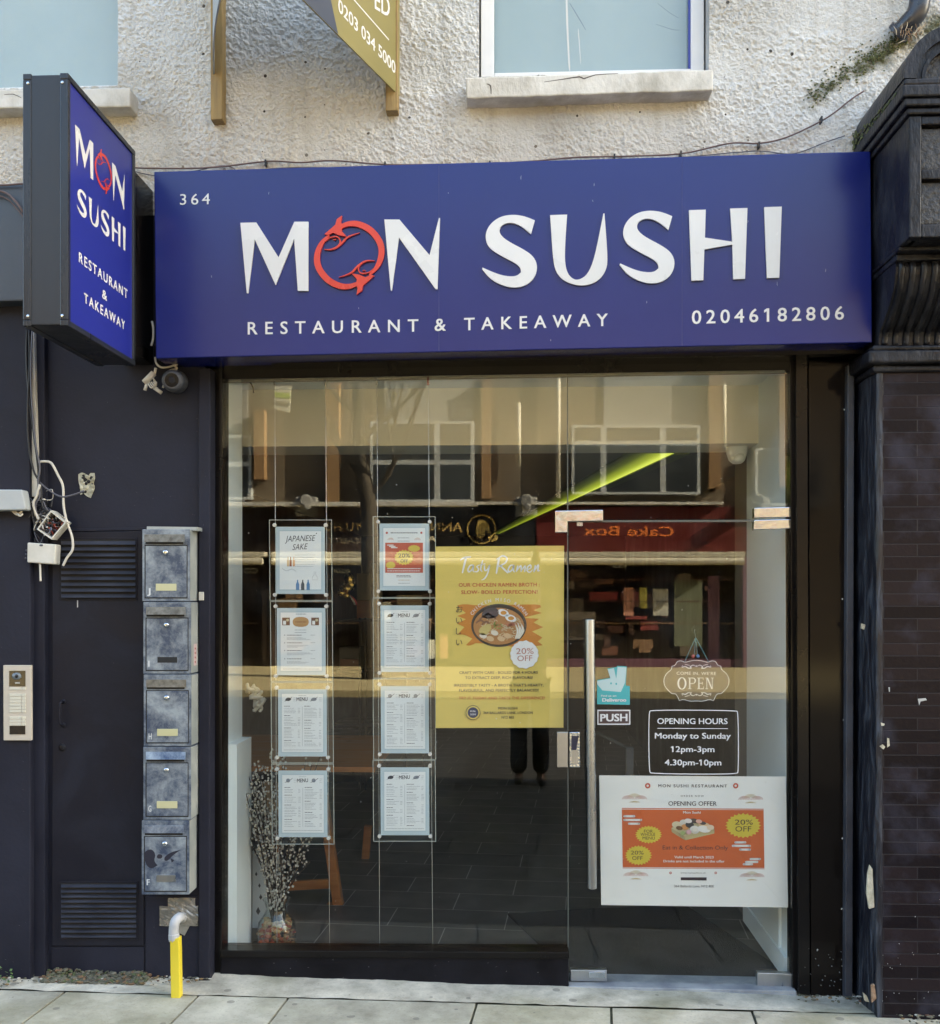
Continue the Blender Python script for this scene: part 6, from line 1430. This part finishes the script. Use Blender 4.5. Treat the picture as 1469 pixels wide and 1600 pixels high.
# table by the left wall, with its trestle leg
tb = thing('table', 'orange wooden table behind the menus on the left', 'table', (-1.45, 1.9, 0))
a = MB(); a.box(-1.98, -.78, 1.22, 2.5, .725, .755, M['table_wood']); a.build('table_top', None, tb, bevel=.004)
def bar(mb, p, q, w_, t_):
    p, q = Vector(p), Vector(q); d = (q - p).normalized(); s_ = Vector((d.z, 0, -d.x)) * w_ / 2 if abs(d.y) < .5 else Vector((w_ / 2, 0, 0))
    f = [p + s_, q + s_, q - s_, p - s_]; mb.prism([x - Vector((0, t_ / 2, 0)) for x in f], [x + Vector((0, t_ / 2, 0)) for x in f])
lg = [((508, 1200), (515, 1330)), ((515, 1325), (527, 1424))]
a = MB()
A0, A1, A2, A3 = W(503, 1240, 1.3), W(529, 1418, 1.3), W(440, 1422, 1.3), W(420, 1230, 1.3)
bar(a, A0, A1, .055, .06); bar(a, A1 + Vector((.03, 0, 0)), A2, .055, .06); bar(a, W(450, 1384, 1.3), W(522, 1380, 1.3), .05, .04); bar(a, A2, A3, .055, .06); a.build('trestle_leg', M['table_wood'], tb, bevel=.006)
a = MB(); bar(a, W(575, 1290, 2.3), W(568, 1378, 2.3), .05, .05); a.build('leg', M['table_wood'], tb, bevel=.004)
ch = thing('chair', 'wooden chair back standing left behind the willow vase', 'chair', tuple(W(440, 1400, 1.0)))
a = MB(); a.slab([(408, 1222), (434, 1225), (434, 1297), (410, 1297)], 1.05, 1.09); a.build('backrest', worn('pale_wood', (.30, .19, .10), (.40, .27, .15), 6, .5, .04, 50, stretch=(1, 1, 5)), ch, bevel=.004)
a = MB(); bar(a, W(412, 1290, 1.07), W(411, 1440, 1.07), .035, .035); bar(a, W(432, 1290, 1.07), W(433, 1440, 1.07), .035, .035); a.build('leg', M['table_wood'], ch)
wb = thing('display_board', 'pale panel with dark leaf marks leaning behind the vase', 'panel', tuple(W(400, 1445, .6)))
a = MB(); a.slab([(394, 1330), (438, 1335), (438, 1450), (394, 1450)], .62, .64); a.build('sheet', M['wall_white'], wb)
t = Art(.62); t.layer()
for u, v, s_ in ((403, 1424, 7), (407, 1402, 5), (405, 1384, 4), (400, 1366, 4)): t.poly([(u, v - s_), (u + s_ * .5, v), (u, v + s_ * .8), (u - s_ * .5, v)], flat((.08, .09, .09), .7))
t.build('print', wb)
# steel shelf rack and fittings at the back
rk_ = thing('shelf_rack', 'dark steel rack in the gloom behind the menus', 'shelf', tuple(W(560, 1250, 3.2)))
a = MB()
for u in (560, 569, 581, 598, 632, 660): px_box(a, u, 965 if u < 590 else 1050, u + 3, 1235, 3.2, .03)
a.build('upright', M['steel_dark'], rk_)
a = MB()
for v in (968, 1048, 1130, 1205): px_box(a, 522, v, 664, v + 3.5, 3.2, .4)
a.build('shelf', M['steel_dark'], rk_)
a = MB(); px_box(a, 530, 1012, 562, 1047, 3.3, .25, flat((.20, .19, .17), .5)); px_box(a, 531, 1030, 561, 1047, 3.29, .02, flat((.22, .10, .06), .5)); tag(a.build('carton', None), 'grey and brown carton on the dark rack, middle height', 'box')
a = MB(); px_box(a, 557, 896, 590, 938, 4.2, .3, worn('beige_unit', (.30, .28, .21), (.36, .33, .25), 3, .6, .02)); px_box(a, 557, 938, 590, 966, 4.2, .3, M['table_wood']); tag(a.build('wall_cupboard', None, bevel=.004), 'beige cupboard with orange lower half at the back of the shop', 'cupboard')
a = MB(); a.tube([W(583, 880, 4.0), W(583, 1015, 4.0)], .022, 12); a.tube([W(578, 913, 3.97), W(588, 913, 3.97)], .025, 10); tag(a.build('white_pipe', flat((.45, .44, .38), .5), smooth=True), 'vertical pale pipe in front of the beige cupboard', 'pipe')
a = MB(); px_box(a, 500, 1150, 572, 1230, 5.0, .6, M['steel_dark']); tag(a.build('counter', None, bevel=.01), 'dark counter deep inside the shop', 'counter')
hr = thing('handrail', 'grey metal handrail end seen through the door beside the handle', 'handrail', tuple(W(985, 1215, 1.6)))
GM = worn('grey_metal', (.10, .105, .11), (.15, .155, .16), 5, .4, .02); a = MB(); bar(a, W(985, 1171, 1.6), W(930, 1143, 1.9), .04, .03); a.build('rail', GM, hr, bevel=.003)
a = MB(); px_box(a, 978, 1168, 990, 1300, 1.59, .05); a.build('post', GM, hr, bevel=.003)
# small bright ornaments in the gloom
go = MB(); g0 = worn('gold_leaf', (.60, .42, .12), (.75, .55, .2), 20, .25, .3, 40, metal=1)
for (u, v, rx, ry) in ((545, 906, .034, .045), (540, 920, .05, .03), (533, 927, .03, .02), (541, 931, .025, .018), (548, 914, .03, .03)): go.ball(W(u, v, 2.4), rx, 10, g0, (1, .6, ry / rx))
for k in range(5): go.tube(catmull([W(546, 930, 2.4), W(550 + k, 937, 2.4), W(554 + k * .8, 945, 2.4)], 4), .006, 5, flat((.45, .5, .42), .5) if k < 3 else flat((.5, .08, .08), .5))
tag(go.build('gold_ornament', None, smooth=True), 'gold hanging ornament with tassels behind the menus', 'ornament')
rn = MB(); rr = random.Random(3)
for i in range(16):
    c = W(388 + i * 1.3 + rr.uniform(-4, 4), 1070 + i * 2.3, .55); rn.tube(catmull([c, c + Vector((rr.uniform(-.03, .03), rr.uniform(-.02, .02), rr.uniform(-.03, .02))), c + Vector((rr.uniform(-.04, .04), 0, rr.uniform(-.05, .03)))], 4), [.004, .009, .009, .009, .009, .009, .009, .009, .002][:9], 5)
tag(rn.build('paper_flower', flat((.62, .58, .48), .7), smooth=True), 'cream paper flower hanging by the left inner wall', 'flower')
wr = MB(); wr.tube(catmull([W(352, 602, .5), W(362, 596, .5), W(374, 593, .5), W(386, 594, .5), (W(394, 603, .5)), W(396, 614, .5)], 6), .004, 6); tag(wr.build('cable', M['cable_black'], smooth=True), 'black wire curling inside the top left corner of the window', 'cable')

# vase of pussy willow
va = thing('glass_vase', 'clear glass vase in the left corner of the window', 'vase', tuple(G(432, 1488, 0)))
vc = va.location.copy(); vc.y = .50; vc.x = W(432, 1480, .50).x; vc.z = -.03
va.location = vc
a = MB(); prof = [(.0001, .002), (.080, .002), (.092, .012), (.095, .09), (.088, .15), (.060, .19), (.050, .215), (.060, .25), (.068, .262)]
inn = [(r_ - .004, max(.008, h)) for r_, h in prof[::-1]]; inn[-1] = (.0001, .008)
a.lathe(tuple(vc), prof + inn, 36); a.build('glass_body', M['clear'], va, smooth=True)
pb = MB(); rr = random.Random(21); pc = [flat(c, .7) for c in ((.40, .03, .012), (.48, .08, .02), (.48, .26, .10), (.26, .025, .012), (.50, .34, .15), (.20, .10, .05), (.45, .20, .08))]
for i in range(330):
    h = rr.uniform(.015, .165); R_ = (.084 if h < .12 else .068); a_ = rr.uniform(0, 6.28); r_ = R_ * math.sqrt(rr.uniform(.35, 1))
    pb.ball(vc + Vector((r_ * math.cos(a_), r_ * math.sin(a_), h)), rr.uniform(.007, .014), 5, pc[rr.randrange(7) if h < .15 else rr.choice((2, 4))], (rr.uniform(.8, 1.5), rr.uniform(.8, 1.5), rr.uniform(.5, 1)))
tag(pb.build('potpourri', None, smooth=True), 'red, orange and cream dried petals filling the glass vase', 'dried petals', kind='stuff')
wl = thing('pussy_willow', 'bunch of pussy willow branches with pale catkins standing in the vase', 'branches', tuple(vc))
tips = [(352, 1232, .42), (362, 1212, .5), (374, 1168, .45), (356, 1254, .5), (388, 1215, .55), (396, 1205, .45), (402, 1208, .5), (412, 1196, .6), (420, 1200, .4), (398, 1240, .5), (405, 1225, .6), (410, 1240, .42), (424, 1172, .5), (432, 1178, .55), (440, 1172, .6), (446, 1184, .45), (478, 1180, .55), (488, 1192, .5), (500, 1182, .5), (514, 1205, .6), (512, 1236, .45), (488, 1312, .42), (482, 1322, .55), (466, 1300, .5), (470, 1330, .6), (455, 1290, .45), (428, 1240, .5), (415, 1290, .4), (392, 1270, .55), (484, 1345, .5), (400, 1190, .48), (494, 1250, .52), (384, 1240, .4), (409, 1262, .48), (448, 1230, .6), (390, 1225, .46), (394, 1250, .52), (406, 1248, .58), (415, 1235, .45), (420, 1262, .5), (400, 1285, .42), (426, 1215, .44), (378, 1196, .5), (436, 1300, .42), (456, 1320, .46)]
bark = worn('willow_bark', (.02, .012, .008), (.06, .036, .022), 20, .7, .2, 60); cat_ = worn('catkin', (.50, .47, .40), (.66, .63, .55), 60, .95, .4, 150)
for i, (u, v, y) in enumerate(tips):
    tip = W(u, v, y); base = vc + Vector((rr.uniform(-.03, .03), rr.uniform(-.03, .03), .06)); neck = vc + Vector((rr.uniform(-.035, .035), rr.uniform(-.03, .03), .235))
    mid = neck.lerp(tip, .5) + Vector((rr.uniform(-.02, .02), rr.uniform(-.03, .03), rr.uniform(0, .03)))
    P_ = catmull([base, neck, mid, tip], 9); a = MB(); n = len(P_)
    a.tube(P_, [.0042 - .0026 * k / n for k in range(n)], 5, bark)
    ks = max(2, int((tip - neck).length / .026)); dense = 383 < u < 440 and v < 1300
    for k in range(ks * (2 if dense else 1)):
        t_ = .30 + .70 * (k + rr.random()) / (ks * (2 if dense else 1)); f_ = t_ * (n - 1); j = min(n - 2, int(f_)); p = P_[j].lerp(P_[j + 1], f_ - j); d = (P_[j + 1] - P_[j]).normalized()
        o = Vector((rr.uniform(-1, 1), rr.uniform(-1, 1), rr.uniform(-.2, .6))); o = (o - d * o.dot(d)).normalized() * .007
        L_ = rr.uniform(.009, .015); c0_ = p + o; c1_ = c0_ + (d * .8 + o.normalized() * .5).normalized() * L_
        a.tube([c0_, c0_.lerp(c1_, .3), c0_.lerp(c1_, .65), c1_], [.0018, rr.uniform(.0052, .0072), .0056, .0012], 6, cat_)
    a.build('branch', None, wl, smooth=True)

# ------------------------------------------------------------------ across the street, seen mirrored in the shop glass
YO_ = -20.0
def ms(mb, px, y0, y1, mat=None):
    fr = [WM(u, v, y0) for u, v in px]; mb.prism(fr, [Vector((p.x, y1, p.z)) for p in fr], mat); return mb
def mr(mb, u0, v0, u1, v1, y0, y1, mat=None): return ms(mb, [(u0, v0), (u1, v0), (u1, v1), (u0, v1)], y0, y1, mat)
fb = thing('terrace', 'brick terrace with shops across the street, mirrored in the shop glass', 'building', (0, YO_, 0))
a = MB(); a.box(-42, 42, -27, YO_, -.2, 9.6, M['street_brick']); a.box(-42, 42, -27.2, YO_ + .2, 9.6, 9.75, M['render']); a.build('wall', None, fb)
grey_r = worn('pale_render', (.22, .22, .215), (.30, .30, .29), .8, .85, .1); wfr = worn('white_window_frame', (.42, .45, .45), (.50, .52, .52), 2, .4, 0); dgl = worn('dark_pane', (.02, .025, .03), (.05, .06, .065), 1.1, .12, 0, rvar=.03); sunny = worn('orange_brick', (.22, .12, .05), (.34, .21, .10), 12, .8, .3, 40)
a = MB(); mr(a, 600, 560, 738, 660, YO_ + .06, YO_ - .1); mr(a, 943, 560, 1088, 668, YO_ + .06, YO_ - .1); mr(a, 345, 500, 386, 672, YO_ + .06, YO_ - .1); mr(a, 1160, 632, 1260, 656, YO_ + .05, YO_ - .1); a.build('render_panel', grey_r, fb)
def far_win(u0, v0, u1, v1, muls, trs, yb):
    w_ = MB(); mr(w_, u0, v0, u1, v1, yb, YO_ - .1); o = w_.build('window', wfr, fb)
    us = [u0] + muls + [u1]; vs2 = [v0] + trs + [v1]
    g_ = MB()
    for i in range(len(us) - 1):
        for j in range(len(vs2) - 1): mr(g_, us[i] + 5, vs2[j] + 4, us[i + 1] - 5, vs2[j + 1] - 4, yb + .004, yb - .02)
    g_.build('pane', dgl, o)
far_win(578, 658, 740, 784, [683], [722], YO_ + .5)
far_win(893, 664, 1094, 772, [943, 1036], [692], YO_ + .3)
far_win(347, 680, 392, 780, [], [725], YO_ + .2); far_win(150, 660, 300, 784, [225], [720], YO_ + .3); far_win(1180, 700, 1290, 790, [1235], [], YO_ + .2)
for (u0, u1) in ((250, 420), (600, 738), (943, 1088)): far_win(u0, 380, u1, 520, [(u0 + u1) / 2], [450], YO_ + .1)
a = MB()
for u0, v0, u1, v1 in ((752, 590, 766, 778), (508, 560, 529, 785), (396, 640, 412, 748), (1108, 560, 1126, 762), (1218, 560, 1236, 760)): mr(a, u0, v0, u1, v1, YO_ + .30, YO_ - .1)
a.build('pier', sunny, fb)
a = MB()
for u, v0, v1 in ((810, 630, 728), (872, 560, 778), (1131, 600, 705)): a.tube([WM(u, v0, YO_ + .2), WM(u, v1, YO_ + .2)], .055, 10)
a.build('drainpipe', flat((.62, .58, .48), .5), fb, smooth=True)
a = MB(); mr(a, 330, 784, 745, 790, YO_ + .7, YO_ - .1); mr(a, 745, 784, 1130, 788, YO_ + .5, YO_ - .1); a.build('cornice', M['render'], fb)
for c in (477, 822, 1186):
    a = MB(); mr(a, c - 17, 776, c + 17, 806, YO_ + .45, YO_ - .1); a.tube([WM(c, 782, YO_ + .15), WM(c, 782, YO_ + .75)], .15, 14); a.tube([WM(c + 2, 792, YO_ + .5), WM(c + 2, 792, YO_ + .8)], .08, 12); a.build('console', grey_r, fb, bevel=.03)
def shop(u0, u1, col, lab, texts, winmats, riser, v_top=792):
    s = thing('far_shop', lab, 'shop', tuple(WM((u0 + u1) / 2, 1045, YO_ + .3)), 'shops mirrored in the window')
    a = MB(); mr(a, u0, v_top, u1, 862, YO_ + .32, YO_ - .1); a.build('fascia', worn('fascia_paint', col, tuple(c * 1.35 for c in col), 2, .4, .02), s)
    if texts:
        t = Art(YO_ + .325, to=lambda u, v, d: (lambda p: Vector((p.x, YO_ + .325 - d * 8, p.z)))(WM(u, v, YO_ + .325)))
        for body, p0, p1, h, c in texts: t.text(body, p0, p1, h, flat(c, .4), bold=.015, mirror=True)
        t.build('lettering', s)
    a = MB(); mr(a, u0 + 4, 862, u1 - 4, 870, YO_ + .62, YO_ - .1); a.tube([WM(u0 + 6, 877, YO_ + .75), WM(u1 - 6, 877, YO_ + .75)], .085, 10); a.build('awning_box', flat((.60, .56, .44), .5), s)
    a = MB(); mr(a, u0 + 6, 882, u1 - 6, 1048, YO_ + .02, YO_ - .1, winmats[0])
    x = u0 + 14
    for m_, w_, v0, v1 in winmats[1]: mr(a, x, v0, x + w_, v1, YO_ + .05, YO_ - .05, m_); x += w_ + 9
    rz = random.Random(int(u0)); warm = [flat(c, .6) for c in ((.20, .09, .06), (.12, .05, .04), (.28, .17, .10), (.16, .13, .10), (.09, .05, .04), (.24, .05, .05))]
    for i in range(26 if u0 > 800 else 12):
        uu, v_ = rz.uniform(u0 + 16, u1 - 50), rz.uniform(890, 1010); mr(a, uu, v_, uu + rz.uniform(8, 40), v_ + rz.uniform(3, 22), YO_ + .022 + .001 * i, YO_ - .05, warm[rz.randrange(6)])
    for i in range(3): v_ = 905 + 34 * i; mr(a, u0 + 10, v_, u1 - 10, v_ + 1.6, YO_ + .052 + .001 * i, YO_ - .05, warm[i])
    a.build('shop_window', None, s)
    a = MB(); mr(a, u0, 870, u0 + 7, 1050, YO_ + .28, YO_ - .1); mr(a, u1 - 7, 870, u1, 1050, YO_ + .28, YO_ - .1); mr(a, u0 + 7, 1030, u1 - 7, 1050, YO_ + .2, YO_ - .1); a.build('frame', riser, s)
dkb = worn('dark_shop_glass', (.010, .008, .007), (.03, .022, .018), .8, .15, 0); pinkp = flat((.62, .30, .22), .6); yelp = flat((.60, .55, .12), .6); whp = flat((.55, .55, .48), .6); redp = flat((.25, .03, .03), .6); mau = flat((.17, .08, .12), .6)
shop(838, 1168, (.11, .018, .016), 'dark red shop with orange lettering, mirrored in the glass door', [('Cake Box', (912, 838), (1052, 836), 15, (.85, .22, .06)), ('333', (958, 888), (980, 887), 5, (.6, .6, .55))],
     (dkb, [(flat((.12, .10, .08), .6), 60, 935, 1000), (redp, 44, 925, 938), (pinkp, 16, 918, 962), (yelp, 12, 918, 950), (whp, 24, 920, 962), (flat((.16, .18, .12), .6), 44, 905, 1010), (mau, 18, 900, 1040)]), mau)
shop(582, 836, (.012, .011, .011), 'black shop with gold lettering and round gold emblem, mirrored above the yellow poster', [('ANNA', (655, 831), (722, 829), 14, (.60, .42, .16)), ('AE', (655, 847), (682, 846.5), 10, (.45, .40, .30))], (dkb, [(whp, 14, 940, 990), (flat((.2, .17, .12), .6), 40, 930, 1000), (whp, 10, 1000, 1030), (pinkp, 12, 990, 1030)]), flat((.02, .02, .02), .4))
shop(418, 580, (.035, .018, .010), 'brown beauty shop with gold letters, mirrored between the menu columns', [('JYU HO', (505, 830), (571, 829), 13, (.55, .38, .14)), ('BEAUTY', (512, 849), (568, 848.5), 8.5, (.5, .42, .30)), ('0208', (517, 896), (546, 896), 7, (.5, .5, .45))], (dkb, [(flat((.2, .12, .06), .6), 30, 935, 1020)]), flat((.03, .02, .015), .4))
shop(120, 416, (.02, .014, .012), 'dark coffee shop mirrored at the left end of the window', [('COFFEE', (352, 896), (402, 895.5), 8, (.5, .5, .45))], (dkb, [(flat((.2, .12, .06), .6), 30, 935, 1020)]), flat((.03, .02, .015), .4))
em = thing('shop_emblem', 'round gold woman-and-leaf emblem on the black shop, mirrored above the yellow poster', 'emblem', tuple(WM(752, 827, YO_ + .34)))
t = Art(0, to=lambda u, v, d: (lambda p: Vector((p.x, YO_ + .335 - d * 8, p.z)))(WM(u, v, YO_ + .335)))
GO = flat((.58, .42, .14), .35)
t.stroke([(752 + 22 * math.cos(i * math.pi / 12), 827 + 22 * math.sin(i * math.pi / 12)) for i in range(24)], 2, GO, 2, closed=True)
t.poly(chaikin([(748, 810), (758, 812), (764, 822), (766, 834), (758, 828), (757, 840), (744, 842), (746, 835), (742, 832), (744, 824)], 2, 120), GO); t.poly(chaikin([(760, 838), (772, 832), (780, 842), (768, 848)], 1, 120), GO); t.build('relief', em)
sb_ = thing('letting_board', 'letting board on the terrace, mirrored near the top left of the window', 'sign board', tuple(WM(440, 620, YO_ + 1)))
a = MB(); ms(a, [(428, 603), (454, 603), (452, 645), (428, 638)], YO_ + 1.0, YO_ + .95, flat((.55, .52, .42), .6)); a.build('board', None, sb_)
t = Art(0, to=lambda u, v, d: (lambda p: Vector((p.x, YO_ + 1.005 - d * 6, p.z)))(WM(u, v, YO_ + 1.005))); t.poly([(429, 612), (453, 614), (453, 623), (429, 621)], flat((.35, .45, .06), .6)); t.poly([(431, 626), (451, 629), (451, 635), (431, 632)], flat((.25, .22, .15), .6)); t.build('print', sb_)

# street tree on the far pavement
tr_ = thing('street_tree', 'bare street tree across the road, mirrored at the top left of the glass', 'tree', tuple(WM(578, 1060, -16.2)))
YT = -16.2; rt = random.Random(6); brk = worn('tree_bark', (.035, .028, .02), (.08, .065, .045), 14, .9, .5, 40)
a = MB(); a.tube(catmull([WM(u, v, YT) for u, v in ((580, 1075), (578, 960), (577, 860), (575, 790), (566, 730), (561, 680), (559, 600), (556, 500))], 5), [.21 - .0032 * i for i in range(36)], 12); a.build('trunk', brk, tr_, smooth=True)
a = MB()
def limb(p, d, L_, r_, dep):
    pts = [p]; n = 5
    for i in range(n): d = (d + Vector((rt.uniform(-.3, .3), rt.uniform(-.3, .3), rt.uniform(-.06, .28)))).normalized(); pts.append(pts[-1] + d * L_ / n)
    a.tube(catmull(pts, 3), [r_ * (1 - .75 * i / (n * 3)) for i in range(n * 3 + 1)], 6)
    if dep <= 0: return
    for k in range(3 if dep > 1 else 4): j = rt.randrange(1, n + 1); d2 = (d + Vector((rt.uniform(-1, 1), rt.uniform(-1, 1), rt.uniform(-.1, .7)))).normalized(); limb(pts[j], d2, L_ * rt.uniform(.45, .7), r_ * .5, dep - 1)
for u, v, dx, dz, L_, r_ in ((576, 772, .75, .8, 2.2, .075), (574, 760, -.7, .75, 1.7, .06), (562, 690, .8, .6, 2.4, .06), (560, 650, -.9, .5, 2.2, .05), (559, 600, .7, .8, 2.5, .06), (557, 540, -.6, .9, 2.5, .06), (556, 500, .1, 1, 2.5, .07), (597, 706, .4, 1, 1.7, .045)): limb(WM(u, v, YT), Vector((dx, rt.uniform(-.3, .3), dz)).normalized(), L_, r_, 3)
a.build('crown', brk, tr_, smooth=True)

# the photographer, mirrored as dark legs under the yellow poster
pe = thing('person', 'standing person in dark wide trousers and jacket, mirrored as legs under the yellow poster', 'person', (.13, -4.66, 0))
px_, py_ = .13, -4.66
def skin(name, verts, edges, mat, parent, sub=2):
    me = bpy.data.meshes.new(name); me.from_pydata([(v[0] + px_ - pe.location.x, v[1] + py_ - pe.location.y, v[2]) for v in verts], edges, []); me.update(); me.materials.append(mat)
    o = bpy.data.objects.new(name, me); COL.objects.link(o); o.parent = parent
    o.modifiers.new('skin', 'SKIN'); sk_ = me.skin_vertices[0] if me.skin_vertices else None
    if sk_ is None:
        bpy.context.view_layer.update(); sk_ = me.skin_vertices[0]
    for i, v in enumerate(verts): sk_.data[i].radius = (v[3], v[4] if len(v) > 4 else v[3])
    sk_.data[0].use_root = True
    s_ = o.modifiers.new('sub', 'SUBSURF'); s_.levels = s_.render_levels = sub
    return o
skn = worn('skin', (.42, .25, .18), (.50, .31, .23), 6, .5, .05, 60); blkc = worn('black_cloth', (.012, .012, .014), (.02, .02, .023), 12, .9, .3, 120)
bv = [(0, 0, .96, .15, .11), (0, 0, 1.15, .135, .10), (0, 0, 1.36, .165, .105), (0, -.01, 1.48, .065, .06), (0, -.02, 1.56, .055), (0, -.01, 1.66, .078, .095), (0, -.015, 1.74, .06, .08),
      (.09, 0, .90, .09), (.095, .02, .50, .06), (.10, -.02, .09, .042), (.105, .10, .035, .036, .03), (-.09, 0, .90, .09), (-.095, .02, .50, .06), (-.10, -.02, .09, .042), (-.105, .10, .035, .036, .03),
      (.19, 0, 1.41, .055), (.24, .02, 1.15, .042), (.06, .14, 1.46, .03), (-.19, 0, 1.41, .055), (-.24, .02, 1.15, .042), (-.18, .14, 1.46, .03)]
be = [(0, 1), (1, 2), (2, 3), (3, 4), (4, 5), (5, 6), (0, 7), (7, 8), (8, 9), (9, 10), (0, 11), (11, 12), (12, 13), (13, 14), (2, 15), (15, 16), (16, 17), (2, 18), (18, 19), (19, 20)]
for sx, base in ((1, 17), (-1, 20)):               # palms and five bent fingers each, closed on the phone
    wx = .06 if sx > 0 else -.18; ph = len(bv); bv.append((wx - sx * .0, .145, 1.51, .024, .018)); be.append((base, ph))
    for k in range(4):
        f0 = len(bv); fx = wx - .022 + k * .014
        bv += [(fx, .155, 1.535, .009), (fx + (-sx) * .012, .165, 1.56 - .004 * k, .008), (fx + (-sx) * .026, .160, 1.575 - .006 * k, .007)]; be += [(ph, f0), (f0, f0 + 1), (f0 + 1, f0 + 2)]
    f0 = len(bv); bv += [(wx - sx * .03, .150, 1.515, .010), (wx - sx * .045, .158, 1.545, .008)]; be += [(ph, f0), (f0, f0 + 1)]
bo = skin('body', bv, be, skn, pe, 1)
skin('trousers', [(0, 0, 1.0, .165, .13), (.092, 0, .88, .105), (.098, .01, .50, .082), (.102, -.01, .08, .092, .085), (-.092, 0, .88, .105), (-.098, .01, .50, .082), (-.102, -.01, .08, .092, .085)], [(0, 1), (1, 2), (2, 3), (0, 4), (4, 5), (5, 6)], blkc, pe)
skin('jacket', [(0, 0, 1.36, .185, .125), (0, 0, 1.15, .16, .125), (0, 0, .93, .17, .135), (0, -.005, 1.46, .09, .08), (.20, 0, 1.41, .075), (.245, .02, 1.15, .060), (.09, .115, 1.41, .045), (-.20, 0, 1.41, .075), (-.245, .02, 1.15, .060), (-.20, .115, 1.41, .045)], [(0, 1), (1, 2), (0, 3), (0, 4), (4, 5), (5, 6), (0, 7), (7, 8), (8, 9)], blkc, pe)
for sx in (1, -1): skin('shoe', [(sx * .10, -.03, .05, .05, .045), (sx * .103, .06, .04, .046, .036), (sx * .106, .14, .03, .040, .026)], [(0, 1), (1, 2)], flat((.02, .02, .02), .4), pe, 2)
hb = MB(); hb.ball((px_, py_ - .035, 1.715), .105, 12, None, (.9, 1.05, 1.0)); hb.build('hair', flat((.02, .014, .01), .6), pe, smooth=True)
fc = MB(); fc.ball((px_, py_ + .085, 1.635), .014, 8, skn, (.8, 1.2, 1.3))
for sx in (-1, 1): fc.ball((px_ + sx * .03, py_ + .068, 1.66), .011, 8, flat((.6, .6, .58), .3)); fc.ball((px_ + sx * .03, py_ + .076, 1.66), .006, 6, flat((.05, .03, .02), .2)); fc.ball((px_ + sx * .078, py_ - .005, 1.645), .022, 8, skn, (.4, .8, 1.3))
fc.ball((px_, py_ + .068, 1.595), .018, 8, flat((.35, .13, .11), .5), (1.3, .6, .4)); fc.build('face', None, pe, smooth=True)
ph = MB(); ph.box(px_ - .15, px_ + .01, -4.505, -4.497, 1.545, 1.62); tag(ph.build('phone', flat((.02, .02, .025), .2), bevel=.003), 'black phone held up by the photographer', 'phone')
